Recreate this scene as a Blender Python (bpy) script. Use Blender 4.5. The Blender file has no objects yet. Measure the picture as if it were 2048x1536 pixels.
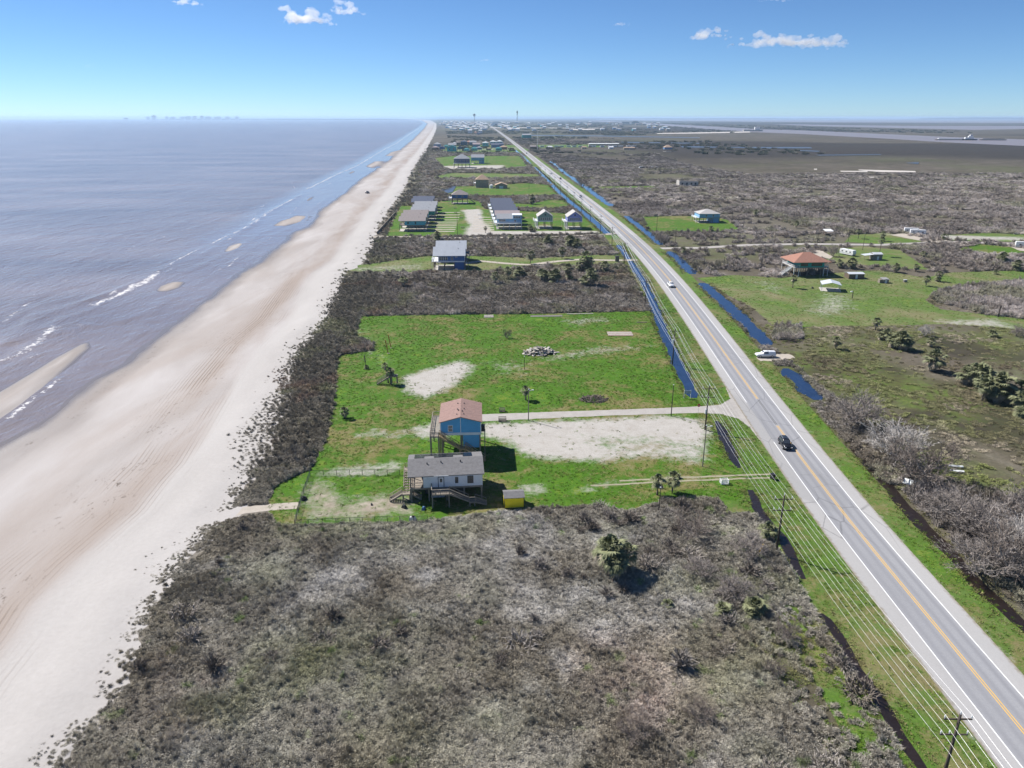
import bpy, bmesh, math, random
import numpy as np
from mathutils import Vector, Matrix
from mathutils.geometry import delaunay_2d_cdt

SC = bpy.context.scene
COL = SC.collection
random.seed(7)
RNG = np.random.default_rng(7)

# ------------------------------------------------------------------ camera
cam = bpy.data.objects.new('camera', bpy.data.cameras.new('camera'))
COL.objects.link(cam)
cam.location = (0, 0, 70)
cam.rotation_euler = Vector((0.035820, 0.937913, -0.345015)).to_track_quat('-Z', 'Y').to_euler()
cam.data.sensor_fit = 'HORIZONTAL'
cam.data.sensor_width = 36
cam.data.lens = 25.488
cam.data.clip_start = 0.5
cam.data.clip_end = 120000
SC.camera = cam

# ------------------------------------------------------------------ sky and sun
SUN_EL = math.radians(45)
SUN_AZ = math.radians(-53)          # clockwise from +Y: the sun stands over the sea, ahead and to the left
world = bpy.data.worlds.new('World')
SC.world = world
world.use_nodes = True
wn = world.node_tree
sky = wn.nodes.new('ShaderNodeTexSky')
sky.sky_type = 'NISHITA'
sky.sun_disc = False
sky.sun_elevation = SUN_EL
sky.sun_rotation = SUN_AZ
sky.altitude = 0
sky.air_density = 0.6
sky.dust_density = 0.0
sky.ozone_density = 8.0
_hs = wn.nodes.new('ShaderNodeHueSaturation')
_hs.inputs['Saturation'].default_value = 1.0
_mx = wn.nodes.new('ShaderNodeMix')
_mx.data_type, _mx.blend_type = 'RGBA', 'MULTIPLY'
_mx.inputs[0].default_value = 1.0
_mx.inputs[7].default_value = (0.87, 0.945, 0.965, 1)      # clear winter air over the gulf: bluer than the model's default
wn.links.new(sky.outputs[0], _mx.inputs[6])
wn.links.new(_mx.outputs[2], _hs.inputs['Color'])
wn.links.new(_hs.outputs[0], wn.nodes['Background'].inputs[0])
wn.nodes['Background'].inputs[1].default_value = 0.08

sl = bpy.data.lights.new('sun', 'SUN')
sl.energy = 5.0
sl.angle = math.radians(0.53)
sl.color = (1.0, 0.965, 0.92)
sun = bpy.data.objects.new('sun', sl)
COL.objects.link(sun)
SUN_DIR = Vector((math.sin(SUN_AZ) * math.cos(SUN_EL), math.cos(SUN_AZ) * math.cos(SUN_EL), math.sin(SUN_EL)))
sun.rotation_euler = (-SUN_DIR).to_track_quat('-Z', 'Y').to_euler()
sun.location = (-60, 60, 120)

SC.view_settings.view_transform = 'Standard'
SC.view_settings.look = 'None'
SC.view_settings.exposure = 0.62
SC.view_settings.gamma = 1.0
SC.view_settings.use_curve_mapping = False
SC.render.engine = 'CYCLES'
SC.cycles.use_denoising = True
SC.cycles.max_bounces = 6
SC.cycles.diffuse_bounces = 3
SC.cycles.glossy_bounces = 3
SC.cycles.transparent_max_bounces = 8
SC.cycles.volume_bounces = 1
SC.cycles.caustics_reflective = False
SC.cycles.caustics_refractive = False

# ------------------------------------------------------------------ helpers: materials
class NT:
    def __init__(s, name, rough=0.8, spec=0.3):
        s.m = bpy.data.materials.new(name)
        s.m.use_nodes = True
        s.t = s.m.node_tree
        s.b = s.t.nodes['Principled BSDF']
        s.b.inputs['Roughness'].default_value = rough
        s.b.inputs['Specular IOR Level'].default_value = spec
        s._pos = None
    def n(s, typ, **kw):
        nd = s.t.nodes.new(typ)
        for k, v in kw.items():
            setattr(nd, k, v)
        return nd
    def put(s, sock, v):
        if isinstance(v, bpy.types.NodeSocket):
            s.t.links.new(v, sock)
        elif isinstance(v, (tuple, list)) and len(v) == 3 and sock.type == 'RGBA':
            sock.default_value = (*v, 1)
        else:
            sock.default_value = v
    def pos(s):
        if s._pos is None:
            s._pos = s.n('ShaderNodeNewGeometry').outputs['Position']
        return s._pos
    def obj(s):
        return s.n('ShaderNodeTexCoord').outputs['Object']
    def scaled(s, vec, sc):
        v = s.n('ShaderNodeVectorMath', operation='MULTIPLY')
        s.put(v.inputs[0], vec); v.inputs[1].default_value = sc
        return v.outputs[0]
    def noise(s, scale, detail=4, rough=0.6, vec=None, dist=0.0):
        nd = s.n('ShaderNodeTexNoise')
        s.put(nd.inputs['Vector'], vec if vec is not None else s.pos())
        nd.inputs['Scale'].default_value = scale
        nd.inputs['Detail'].default_value = detail
        nd.inputs['Roughness'].default_value = rough
        nd.inputs['Distortion'].default_value = dist
        return nd.outputs['Fac']
    def remap(s, v, a, b, c=0.0, d=1.0):
        nd = s.n('ShaderNodeMapRange')
        s.put(nd.inputs[0], v)
        for i, x in enumerate((a, b, c, d)):
            nd.inputs[i + 1].default_value = x
        return nd.outputs[0]
    def math(s, op, a, b=0.0):
        nd = s.n('ShaderNodeMath', operation=op)
        s.put(nd.inputs[0], a); s.put(nd.inputs[1], b)
        return nd.outputs[0]
    def mix(s, f, a, b, blend='MIX'):
        nd = s.n('ShaderNodeMix', data_type='RGBA', blend_type=blend)
        s.put(nd.inputs[0], f); s.put(nd.inputs[6], a); s.put(nd.inputs[7], b)
        return nd.outputs[2]
    def ramp(s, f, stops):
        nd = s.n('ShaderNodeValToRGB')
        s.put(nd.inputs[0], f)
        e = nd.color_ramp.elements
        e[0].position, e[0].color = stops[0][0], (*stops[0][1], 1)
        e[1].position, e[1].color = stops[-1][0], (*stops[-1][1], 1)
        for p, c in stops[1:-1]:
            x = e.new(p); x.color = (*c, 1)
        return nd.outputs[0]
    def attr(s, name, kind='GEOMETRY', out='Fac'):
        nd = s.n('ShaderNodeAttribute', attribute_name=name, attribute_type=kind)
        return nd.outputs[out]
    def bump(s, h, strength=0.5, dist=0.1):
        nd = s.n('ShaderNodeBump')
        nd.inputs['Strength'].default_value = strength
        nd.inputs['Distance'].default_value = dist
        s.put(nd.inputs['Height'], h)
        s.t.links.new(nd.outputs[0], s.b.inputs['Normal'])
        return nd.outputs[0]
    def base(s, c):
        s.put(s.b.inputs['Base Color'], c)
        return s.m

_pm = {}
def pm(name, rgb, rough=0.6, var=0.18, scale=1.2, metal=0.0, spec=0.3, siding=0.0, grain=None):
    """painted / wooden / metal surface: colour with mottled weathering, optional lap-siding relief"""
    if name in _pm:
        return _pm[name]
    t = NT(name, rough, spec)
    v = t.obj()
    if grain:
        v = t.scaled(v, grain)
    n1 = t.noise(scale, 5, 0.65, v)
    n2 = t.noise(scale * 9, 3, 0.6, v)
    f = t.math('ADD', t.math('MULTIPLY', n1, 0.65), t.math('MULTIPLY', n2, 0.35))
    lo = tuple(c * (1 - var * 1.6) for c in rgb)
    hi = tuple(min(1, c * (1 + var)) for c in rgb)
    t.base(t.ramp(f, [(0.3, lo), (0.5, rgb), (0.72, hi)]))
    t.b.inputs['Metallic'].default_value = metal
    if siding:
        w = t.n('ShaderNodeTexWave', wave_type='BANDS', bands_direction='Z', wave_profile='SAW')
        t.put(w.inputs['Vector'], t.obj()); w.inputs['Scale'].default_value = siding
        t.bump(w.outputs['Fac'], 0.5, 0.03)
    else:
        t.bump(n2, 0.25, 0.02)
    _pm[name] = t.m
    return t.m

# ------------------------------------------------------------------ helpers: objects
def tag(o, label=None, cat=None, group=None, kind=None):
    if label: o['label'] = label
    if cat: o['category'] = cat
    if group: o['group'] = group
    if kind: o['kind'] = kind
    return o

def empty(name, loc=(0, 0, 0), rz=0.0, label=None, cat=None, group=None):
    o = bpy.data.objects.new(name, None)
    o.empty_display_size = 0.5
    o.location = loc if len(loc) == 3 else (*loc, 0)
    o.rotation_euler = (0, 0, rz)
    COL.objects.link(o)
    return tag(o, label, cat, group)

def put(name, me, parent=None, loc=None, rot=None, scale=None):
    o = bpy.data.objects.new(name, me)
    COL.objects.link(o)
    if parent: o.parent = parent
    if loc: o.location = loc
    if rot: o.rotation_euler = rot
    if scale: o.scale = scale if isinstance(scale, (tuple, list)) else (scale,) * 3
    return o

class MB:
    """collects boxes, bars, tubes and slabs; mesh()/build() gives ONE mesh"""
    def __init__(s):
        s.v, s.f = [], []
    def add(s, vs, fs):
        k = len(s.v)
        s.v += [tuple(p) for p in vs]
        s.f += [tuple(k + i for i in f) for f in fs]
        return s
    def box(s, x0, x1, y0, y1, z0, z1):
        return s.add([(x0,y0,z0),(x1,y0,z0),(x1,y1,z0),(x0,y1,z0),(x0,y0,z1),(x1,y0,z1),(x1,y1,z1),(x0,y1,z1)],
                     [(3,2,1,0),(4,5,6,7),(0,1,5,4),(1,2,6,5),(2,3,7,6),(3,0,4,7)])
    def frustum(s, b, t, z0, z1):
        (a0,a1,c0,c1), (e0,e1,g0,g1) = b, t
        return s.add([(a0,c0,z0),(a1,c0,z0),(a1,c1,z0),(a0,c1,z0),(e0,g0,z1),(e1,g0,z1),(e1,g1,z1),(e0,g1,z1)],
                     [(3,2,1,0),(4,5,6,7),(0,1,5,4),(1,2,6,5),(2,3,7,6),(3,0,4,7)])
    def bar(s, p, q, w=0.1, h=None):
        p, q = Vector(p), Vector(q)
        h = h or w
        d = (q - p).normalized()
        a = d.cross(Vector((0, 0, 1)))
        a = a.normalized() if a.length > 1e-3 else Vector((1, 0, 0))
        b = a.cross(d)
        a, b = a * w / 2, b * h / 2
        vs = [p-a-b, p+a-b, p+a+b, p-a+b, q-a-b, q+a-b, q+a+b, q-a+b]
        return s.add(vs, [(3,2,1,0),(4,5,6,7),(0,1,5,4),(1,2,6,5),(2,3,7,6),(3,0,4,7)])
    def tube(s, pts, r, n=6, cap=True):
        pts = [Vector(p) for p in pts]
        rs = r if isinstance(r, (list, tuple)) else [r] * len(pts)
        k = len(s.v)
        for i, p in enumerate(pts):
            d = (pts[min(i+1, len(pts)-1)] - pts[max(i-1, 0)]).normalized()
            a = d.cross(Vector((0, 0, 1)))
            a = a.normalized() if a.length > 1e-3 else Vector((1, 0, 0))
            b = d.cross(a)
            for j in range(n):
                t = 2 * math.pi * j / n
                s.v.append(tuple(p + (a * math.cos(t) + b * math.sin(t)) * rs[i]))
        for i in range(len(pts) - 1):
            for j in range(n):
                s.f.append((k+i*n+j, k+i*n+(j+1) % n, k+(i+1)*n+(j+1) % n, k+(i+1)*n+j))
        if cap:
            s.f.append(tuple(k + j for j in reversed(range(n))))
            s.f.append(tuple(k + (len(pts)-1)*n + j for j in range(n)))
        return s
    def slab(s, poly, th):
        """polygon (any plane) extruded straight down by th"""
        n = len(poly)
        lo = [(p[0], p[1], p[2] - th) for p in poly]
        return s.add(list(poly) + lo, [tuple(range(n)), tuple(reversed(range(n, 2*n)))] + [(i, n+i, n+(i+1) % n, (i+1) % n) for i in range(n)])
    def prism(s, prof, axis, a, b):
        """profile of 2-D points extruded along x (axis 0) or y (axis 1)"""
        n = len(prof)
        mk = (lambda t, p: (t, p[0], p[1])) if axis == 0 else (lambda t, p: (p[0], t, p[1]))
        vs = [mk(a, p) for p in prof] + [mk(b, p) for p in prof]
        return s.add(vs, [tuple(range(n)), tuple(reversed(range(n, 2*n)))] + [(i, n+i, n+(i+1) % n, (i+1) % n) for i in range(n)])
    def mesh(s, name, mat, smooth=False):
        me = bpy.data.meshes.new(name)
        me.from_pydata(s.v, [], s.f)
        bm = bmesh.new(); bm.from_mesh(me)
        bmesh.ops.recalc_face_normals(bm, faces=bm.faces)
        bm.to_mesh(me); bm.free()
        if mat: me.materials.append(mat)
        if smooth:
            me.polygons.foreach_set('use_smooth', [True] * len(me.polygons))
        return me
    def build(s, name, mat, parent=None, smooth=False, **kw):
        return put(name, s.mesh(name, mat, smooth), parent, **kw)

def copy_tree(o, parent=None):
    c = o.copy()
    COL.objects.link(c)
    c.parent = parent
    for ch in list(o.children):
        copy_tree(ch, c)
    return c

# ------------------------------------------------------------------ helpers: numbers
def vnoise(x, y, seed=0):
    x, y = np.asarray(x, float), np.asarray(y, float)
    xi, yi = np.floor(x).astype(np.int64), np.floor(y).astype(np.int64)
    fx, fy = x - xi, y - yi
    fx, fy = fx*fx*(3-2*fx), fy*fy*(3-2*fy)
    def h(a, b):
        n = (a * 374761393 + b * 668265263 + seed * 974634721) & 0x7fffffff
        n = ((n ^ (n >> 13)) * 1274126177) & 0x7fffffff
        return ((n ^ (n >> 16)) & 0xffff) / 65535.0
    return (h(xi,yi)*(1-fx)+h(xi+1,yi)*fx)*(1-fy) + (h(xi,yi+1)*(1-fx)+h(xi+1,yi+1)*fx)*fy

def fbm(x, y, size, seed=0, octv=4):
    s, a, tot = 0, 1.0, 0
    for i in range(octv):
        s = s + a * vnoise(np.asarray(x) / size * 2**i, np.asarray(y) / size * 2**i, seed + i * 17)
        tot += a; a *= 0.55
    return s / tot

def inside(poly, x, y):
    x, y = np.asarray(x), np.asarray(y)
    r = np.zeros(x.shape, bool)
    n = len(poly)
    for i in range(n):
        (x0, y0), (x1, y1) = poly[i], poly[(i+1) % n]
        if y0 == y1: continue
        c = ((y0 > y) != (y1 > y)) & (x < (x1-x0)*(y-y0)/(y1-y0) + x0)
        r ^= c
    return r

def segdist(line, x, y, closed=False):
    x, y = np.asarray(x, float), np.asarray(y, float)
    d = np.full(x.shape, 1e9)
    n = len(line)
    for i in range(n if closed else n - 1):
        (x0, y0), (x1, y1) = line[i], line[(i+1) % n]
        dx, dy = x1-x0, y1-y0
        t = np.clip(((x-x0)*dx + (y-y0)*dy) / (dx*dx + dy*dy + 1e-9), 0, 1)
        d = np.minimum(d, np.hypot(x-x0-t*dx, y-y0-t*dy))
    return d

def soft(poly, x, y, w):
    """1 inside the polygon, 0 outside, with a soft edge w metres wide each way"""
    d = segdist(poly, x, y, True)
    s = np.where(inside(poly, x, y), d, -d)
    return np.clip(0.5 + 0.5 * s / w, 0, 1)

def attr_f(me, name, vals):
    a = me.attributes.new(name, 'FLOAT', 'POINT')
    a.data.foreach_set('value', np.asarray(vals, np.float32))

def grid_mesh(name, X, Y, Z, mat):
    """structured grid from 2-D arrays"""
    r, c = X.shape
    me = bpy.data.meshes.new(name)
    idx = np.arange(r*c).reshape(r, c)
    f = np.stack([idx[:-1,:-1], idx[:-1,1:], idx[1:,1:], idx[1:,:-1]], -1).reshape(-1, 4)
    me.vertices.add(r*c)
    me.vertices.foreach_set('co', np.stack([X, Y, Z], -1).astype(np.float32).ravel())
    me.loops.add(f.size); me.loops.foreach_set('vertex_index', f.ravel().astype(np.int32))
    me.polygons.add(len(f)); me.polygons.foreach_set('loop_start', (np.arange(len(f))*4).astype(np.int32))
    me.update(calc_edges=True)
    me.polygons.foreach_set('use_smooth', np.ones(len(f), bool))
    me.materials.append(mat)
    return me

def densify(poly, step, jit=0.0, closed=True):
    out = []
    n = len(poly)
    for i in range(n if closed else n - 1):
        a, b = Vector(poly[i]), Vector(poly[(i+1) % n])
        k = max(1, int((b-a).length / step))
        for j in range(k):
            p = a.lerp(b, j / k)
            out.append((p.x + random.uniform(-jit, jit), p.y + random.uniform(-jit, jit)))
    if not closed: out.append(tuple(poly[-1]))
    return out

def sheet_mesh(name, poly, z, mat, step=0, jit=0.0, edge=None):
    """flat irregular sheet with inner vertices every step metres (so attributes can vary inside it)"""
    if edge: poly = densify(poly, edge, jit)
    pts = [Vector(p) for p in poly]
    n = len(pts)
    edges = [(i, (i+1) % n) for i in range(n)]
    if step:
        xs, ys = [p[0] for p in poly], [p[1] for p in poly]
        gx, gy = np.meshgrid(np.arange(min(xs), max(xs), step), np.arange(min(ys), max(ys), step))
        gx, gy = gx.ravel() + RNG.uniform(-.2, .2, gx.size)*step, gy.ravel() + RNG.uniform(-.2, .2, gx.size)*step
        ok = inside(poly, gx, gy) & (segdist(poly, gx, gy, True) > step * .4)
        pts += [Vector((a, b)) for a, b in zip(gx[ok], gy[ok])]
    v, e, f, *_ = delaunay_2d_cdt(pts, edges, [], 1, 1e-5)
    me = bpy.data.meshes.new(name)
    me.from_pydata([(p.x, p.y, z) for p in v], [], [t if (v[t[1]]-v[t[0]]).cross(v[t[2]]-v[t[0]]) > 0 else t[::-1] for t in f])
    me.materials.append(mat)
    return me

def mesh_xy(me):
    a = np.empty(len(me.vertices) * 3, np.float32)
    me.vertices.foreach_get('co', a)
    a = a.reshape(-1, 3)
    return a[:, 0].astype(float), a[:, 1].astype(float)

def ribbon_mesh(name, line, w0, w1, z, mat, attr=None):
    """strip along a polyline between lateral offsets w0 (left, negative) and w1"""
    P = [Vector(p) for p in line]
    vs, fs, us = [], [], []
    k = 9 if attr else 2
    for i, p in enumerate(P):
        d = (P[min(i+1, len(P)-1)] - P[max(i-1, 0)]).normalized()
        nrm = Vector((d.y, -d.x))
        for j in range(k):
            t = w0 + (w1-w0) * j / (k-1)
            q = p + nrm * t
            vs.append((q.x, q.y, z)); us.append(t)
    for i in range(len(P)-1):
        for j in range(k-1):
            fs.append((i*k+j, i*k+j+1, (i+1)*k+j+1, (i+1)*k+j))
    me = bpy.data.meshes.new(name)
    me.from_pydata(vs, [], fs)
    me.materials.append(mat)
    if attr: attr_f(me, attr, us)
    return me

def struct(name, me, **kw):
    o = put(name, me, **kw)
    o['kind'] = 'structure'
    return o

# ================================================================== the setting: shore, sea, ground, roads
SEA = -0.8
_dune = [(-57.5, 63.5), (-57.8, 67.6), (-56.9, 71.3), (-58.1, 79.0), (-58.4, 87.7), (-60.0, 95.8), (-59.7, 106.4), (-58.7, 113.9), (-57.3, 123.3), (-57.9, 135.1), (-57.8, 143.6), (-61.5, 174.7), (-64.2, 198.0), (-67.0, 231.3), (-66.0, 264.3), (-69.7, 299.9), (-74.5, 350.2), (-70.3, 377.3), (-78.4, 480.7), (-85.2, 600.7), (-91.9, 795.5), (-102.9, 963.6), (-116.8, 1232.0), (-135.8, 1675.0), (-177.6, 2487.5), (-299.1, 4789.8), (-584.8, 9604.8), (-1292.7, 19240.1), (-5404.0, 57830.0)]
_water = [(-113.3, 148.1), (-110.9, 154.8), (-108.7, 166.5), (-110.9, 181.1), (-112.6, 201.6), (-111.5, 215.3), (-113.7, 233.1), (-112.7, 249.8), (-113.9, 268.3), (-116.8, 294.6), (-118.3, 327.1), (-119.8, 379.2), (-121.7, 425.8), (-124.8, 486.9), (-122.1, 525.4), (-132.3, 589.3), (-136.4, 657.7), (-138.3, 733.1), (-144.6, 827.6), (-150.6, 925.1), (-154.9, 1057.7), (-165.5, 1305.8), (-192.5, 1755.4), (-232.7, 2489.6), (-400.7, 5230.4), (-690.3, 9608.8), (-1528.7, 19249.1), (-6149.3, 57858.4)]
def _curve(pts):
    pts = sorted((p[1], p[0]) for p in pts)
    a, b = np.array([p[0] for p in pts]), np.array([p[1] for p in pts])
    return lambda y: np.interp(y, a, b)
XD, XW0 = _curve(_dune), _curve(_water)
def XW(y): return np.minimum(XW0(y), XD(y) - 22)

# road centre line
_road = [(62.0, -20), (63.2, 30), (64.6, 66), (66.6, 113), (69.0, 145), (73.1, 191), (77.9, 241), (83.4, 305), (87.6, 370), (90.4, 441), (91.8, 540), (92.2, 640), (91.5, 812), (91.0, 1080), (91.5, 1800), (90, 2850), (81, 4775), (40, 12000), (-51, 25600)]
_ry, _rx = np.array([p[1] for p in _road]), np.array([p[0] for p in _road])
def _smooth_road(y):
    y = np.asarray(y, float)
    k = np.clip(y * 0.08, 12, 200)
    return sum(np.interp(y + k * t, _ry, _rx) for t in (-1, -.5, 0, .5, 1)) / 5
RX = _smooth_road
_yy = [-20.0]
while _yy[-1] < 24000: _yy.append(_yy[-1] + max(6, _yy[-1] * 0.03))
ROAD = [(float(RX(y)), y) for y in _yy]

def road_strip(y0, y1, step=6):
    ys = [y0]
    while ys[-1] < y1: ys.append(min(y1, ys[-1] + max(step, ys[-1] * 0.02)))
    return [(float(RX(y)), y) for y in ys]

def rows(fine_to, fine, growth, start=15.0, end=60000.0):
    ys = [start]
    while ys[-1] < end:
        ys.append(ys[-1] + (fine if ys[-1] < fine_to else fine + (ys[-1] - fine_to) * growth))
    return np.array(ys)

# ---------------------------------------------------------------- zones (ground positions in metres)
LAWN_HOME = [(-38.9, 116.5), (-43.0, 126.6), (-42.6, 133.2), (-37.3, 139.7), (-37.4, 149.1), (-37.4, 155.6), (-39.5, 176.3), (-46.3, 217.7), (-36.2, 223.6), (-36.8, 230.2), (-43.9, 238.6), (-46.9, 265.7), (-32.0, 266.6), (-13.3, 267.4), (24.7, 267.4), (63.9, 269.7), (59.9, 219.9), (55.8, 179.9), (56.4, 165.2), (55.1, 150.9), (53.2, 135.8), (52.2, 126.0), (48.2, 123.1), (41.5, 123.8), (34.6, 123.6), (27.0, 119.7), (18.7, 121.9), (10.9, 120.9), (2.3, 120.3), (-7.0, 118.3), (-13.4, 116.9), (-25.3, 117.0)]
LAWN_RED = [(98.8, 329.7), (118.5, 335.8), (137.2, 328.2), (173.9, 340.7), (193.3, 344.9), (204.5, 325.6), (223.8, 337.6), (266.6, 342.1), (250.1, 319.5), (220.4, 310.0), (195.5, 299.1), (179.7, 283.3), (177.1, 268.5), (187.7, 260.5), (200.5, 251.3), (191.0, 238.2), (167.7, 247.0), (141.1, 245.4), (128.6, 245.8), (109.9, 244.6), (103.2, 248.1), (104.8, 276.1), (101.4, 297.0)]
LAWN_PLAT = [(-61.7, 463.1), (-70.5, 628.3), (-41.4, 634.7), (-38.9, 666.1), (-3.2, 656.6), (1.1, 604.3), (13.1, 597.0), (52.0, 579.1), (84.1, 556.3), (78.7, 470.4), (41.8, 463.3), (10.1, 464.5), (-15.1, 459.3), (-37.1, 462.2)]
LAWN_GREY = [(-70.0, 365.1), (-58.2, 370.0), (-31.9, 391.7), (-5.0, 390.7), (29.5, 383.4), (57.3, 391.3), (73.5, 390.7), (83.9, 381.4), (79.7, 367.4), (58.4, 362.9), (27.9, 361.4), (7.6, 352.0), (-9.4, 346.5), (-26.4, 349.6), (-50.1, 346.9), (-65.3, 352.3)]
LAWN_BLUE = [(118.1, 549.1), (140.9, 554.1), (171.1, 553.0), (177.2, 529.9), (169.5, 477.9), (140.0, 470.2), (107.6, 471.4)]
LAWN_TAN = [(-41.3, 754.9), (-33.4, 811.0), (-3.7, 816.0), (47.4, 852.6), (72.4, 825.5), (73.5, 715.3), (44.1, 707.0), (-3.4, 708.8), (-32.2, 719.3)]
LAWN_TAN2 = [(-42.9, 658.1), (-12.4, 682.1), (-3.2, 656.6), (-3.1, 633.2), (-37.6, 642.2)]
LAWN_MID = [(-64.2, 945.6), (-44.6, 1014.7), (22.3, 1002.9), (71.6, 991.9), (73.5, 940.3), (20.4, 918.5), (-59.0, 921.6)]
LAWN_FAR = [(-90.2, 1401.1), (-59.1, 1473.9), (32.9, 1470.4), (71.6, 1468.9), (67.5, 1136.3), (24.3, 1092.7), (-43.6, 1074.0), (-62.0, 1141.2)]
LAWN_FAR2 = [(-22.9, 1331.6), (74.4, 1344.0), (68.2, 1148.2), (-4.6, 1104.8)]
LAWN_RIGHT = [(103.6, 799.8), (184.0, 808.8), (181.4, 785.0), (105.9, 776.5)]
LAWN_SUB = [(-69.2, 1600.8), (77.7, 1595.2), (107.9, 1744.0), (87.1, 2067.3), (-89.1, 2074.0), (-98.4, 1751.8)]
LAWN_FARR = [(141.3, 2065.2), (323.3, 2097.1), (314.8, 1916.4), (139.5, 1859.1)]
LAWN_STRIP = [(91.6, 637.2), (99.4, 660.9), (57.7, 670.8), (39.9, 639.2), (18.6, 647.8), (15.7, 617.8), (54.0, 602.2)]
LAWN_TRAIL = [(232.1, 456.0), (258.7, 463.5), (272.7, 442.3), (260.9, 427.3), (233.2, 421.1), (216.0, 429.0)]
LAWN_TRAIL2 = [(289.2, 453.8), (326.5, 460.9), (346.3, 451.7), (326.7, 424.8), (299.2, 429.6), (280.4, 434.1)]
LAWN_TRAIL3 = [(262.0, 399.3), (292.1, 418.8), (309.3, 400.8), (295.8, 382.2), (276.8, 382.9)]
LAWN_RVYARD = [(194.5, 401.9), (218.0, 414.6), (233.8, 400.4), (225.2, 370.2), (217.7, 344.0), (205.8, 349.4), (186.0, 360.7), (175.5, 372.1)]
LAWNS = [('lawn', LAWN_HOME), ('lawn', LAWN_RED), ('lawn', LAWN_PLAT), ('lawn', LAWN_GREY), ('lawn', LAWN_BLUE), ('lawn', LAWN_TAN), ('lawn', LAWN_TAN2), ('lawn', LAWN_MID),
         ('lawn', LAWN_FAR), ('lawn', LAWN_RIGHT), ('lawn', LAWN_SUB), ('lawn', LAWN_FARR), ('lawn', LAWN_STRIP), ('lawn', LAWN_TRAIL), ('lawn', LAWN_TRAIL2), ('lawn', LAWN_TRAIL3), ('lawn', LAWN_RVYARD)]
# bare sand / dirt inside the lawns: (outline, softness in m, strength)
DIRT = [([(-23.7, 196.5), (-16.5, 204.1), (-7.9, 211.3), (-4.0, 207.3), (-6.0, 197.5), (-11.2, 186.2), (-16.3, 180.8), (-21.3, 184.7)], 4, 1.25),
        ([(-1.6, 163.0), (15.6, 163.6), (44.6, 165.7), (52.8, 163.4), (53.9, 156.7), (46.7, 138.4), (35.6, 141.7), (24.5, 141.1), (11.6, 142.6), (7.4, 146.1), (4.2, 152.3), (-1.6, 155.3)], 3.5, 1.12),
        ([(20.7, 155.0), (37.4, 155.5), (49.3, 151.1), (46.0, 139.6), (33.5, 142.5), (23.1, 146.7)], 4, -0.42),
        ([(-20.7, 159.5), (-11.5, 165.3), (-8.3, 162.0), (-8.5, 153.3), (-13.1, 153.5), (-18.0, 156.5)], 3, 0.85),
        ([(-33.4, 157.7), (-25.6, 161.2), (-18.1, 157.1), (-20.0, 153.8), (-29.4, 154.7)], 3, 0.62),
        ([(-37.0, 138.3), (-30.5, 141.3), (-23.1, 142.2), (-18.9, 143.3), (-16.4, 139.6), (-21.3, 135.9), (-29.4, 135.3), (-35.8, 136.4)], 2.5, 0.7),
        ([(-34.8, 118.8), (-37.3, 134.7), (-32.2, 134.1), (-27.8, 126.0), (-21.4, 128.8), (-14.3, 127.5), (-12.5, 119.8), (-25.5, 118.1)], 4, 0.82),
        ([(6.6, 130.9), (11.3, 131.5), (11.5, 128.2), (7.4, 126.3)], 3, 0.95),
        ([(16.6, 128.8), (25.2, 132.3), (54.8, 133.4), (54.3, 132.1), (27.0, 130.5), (17.3, 126.3)], 2, 0.7),
        ([(25.7, 258.0), (43.1, 263.0), (49.6, 257.0), (31.8, 247.6)], 5, 0.6), ([(13.8, 213.9), (37.5, 226.2), (58.8, 225.4), (44.2, 217.9), (19.6, 208.8)], 4, 0.55),
        ([(-57.1, 292.3), (-46.1, 260.7), (-27.9, 213.0), (-31.2, 203.8), (-43.5, 223.9)], 6, 0.45), ([(-4.9, 214.6), (16.7, 211.3), (12.5, 193.4), (1.2, 198.1)], 8, 0.5),
        ([(142.7, 298.2), (154.2, 295.0), (145.2, 268.2), (125.1, 254.2), (121.9, 269.1)], 8, 0.6), ([(117.1, 324.5), (132.5, 328.4), (136.2, 303.2), (116.4, 285.7)], 8, 0.45),
        ([(161.9, 252.8), (189.5, 254.5), (191.0, 238.2), (166.1, 244.4)], 5, 0.7),
        ([(-17.1, 598.1), (-3.0, 604.4), (-1.0, 536.7), (6.9, 460.5), (-12.0, 461.2), (-9.6, 510.9)], 3, 1.3), ([(7.2, 481.9), (76.2, 479.3), (66.6, 458.2), (-12.0, 461.2)], 3, 1.2),
        ([(-69.3, 361.2), (-30.5, 373.0), (-27.9, 353.3), (-64.7, 348.7)], 5, 0.5), ([(268.4, 463.1), (295.5, 453.6), (340.5, 443.7), (329.4, 428.5), (268.2, 434.6)], 4, 0.8), ([(233.9, 466.6), (287.0, 466.8), (271.9, 446.3), (251.1, 455.3)], 6, 0.55),
        ([(-66.3, 1165.4), (34.3, 1186.6), (31.9, 1103.4), (-47.1, 1074.1)], 6, 0.9), ([(-74.3, 1867.2), (93.8, 1924.9), (85.0, 1744.8), (-67.7, 1697.7)], 8, 0.5)]
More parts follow.
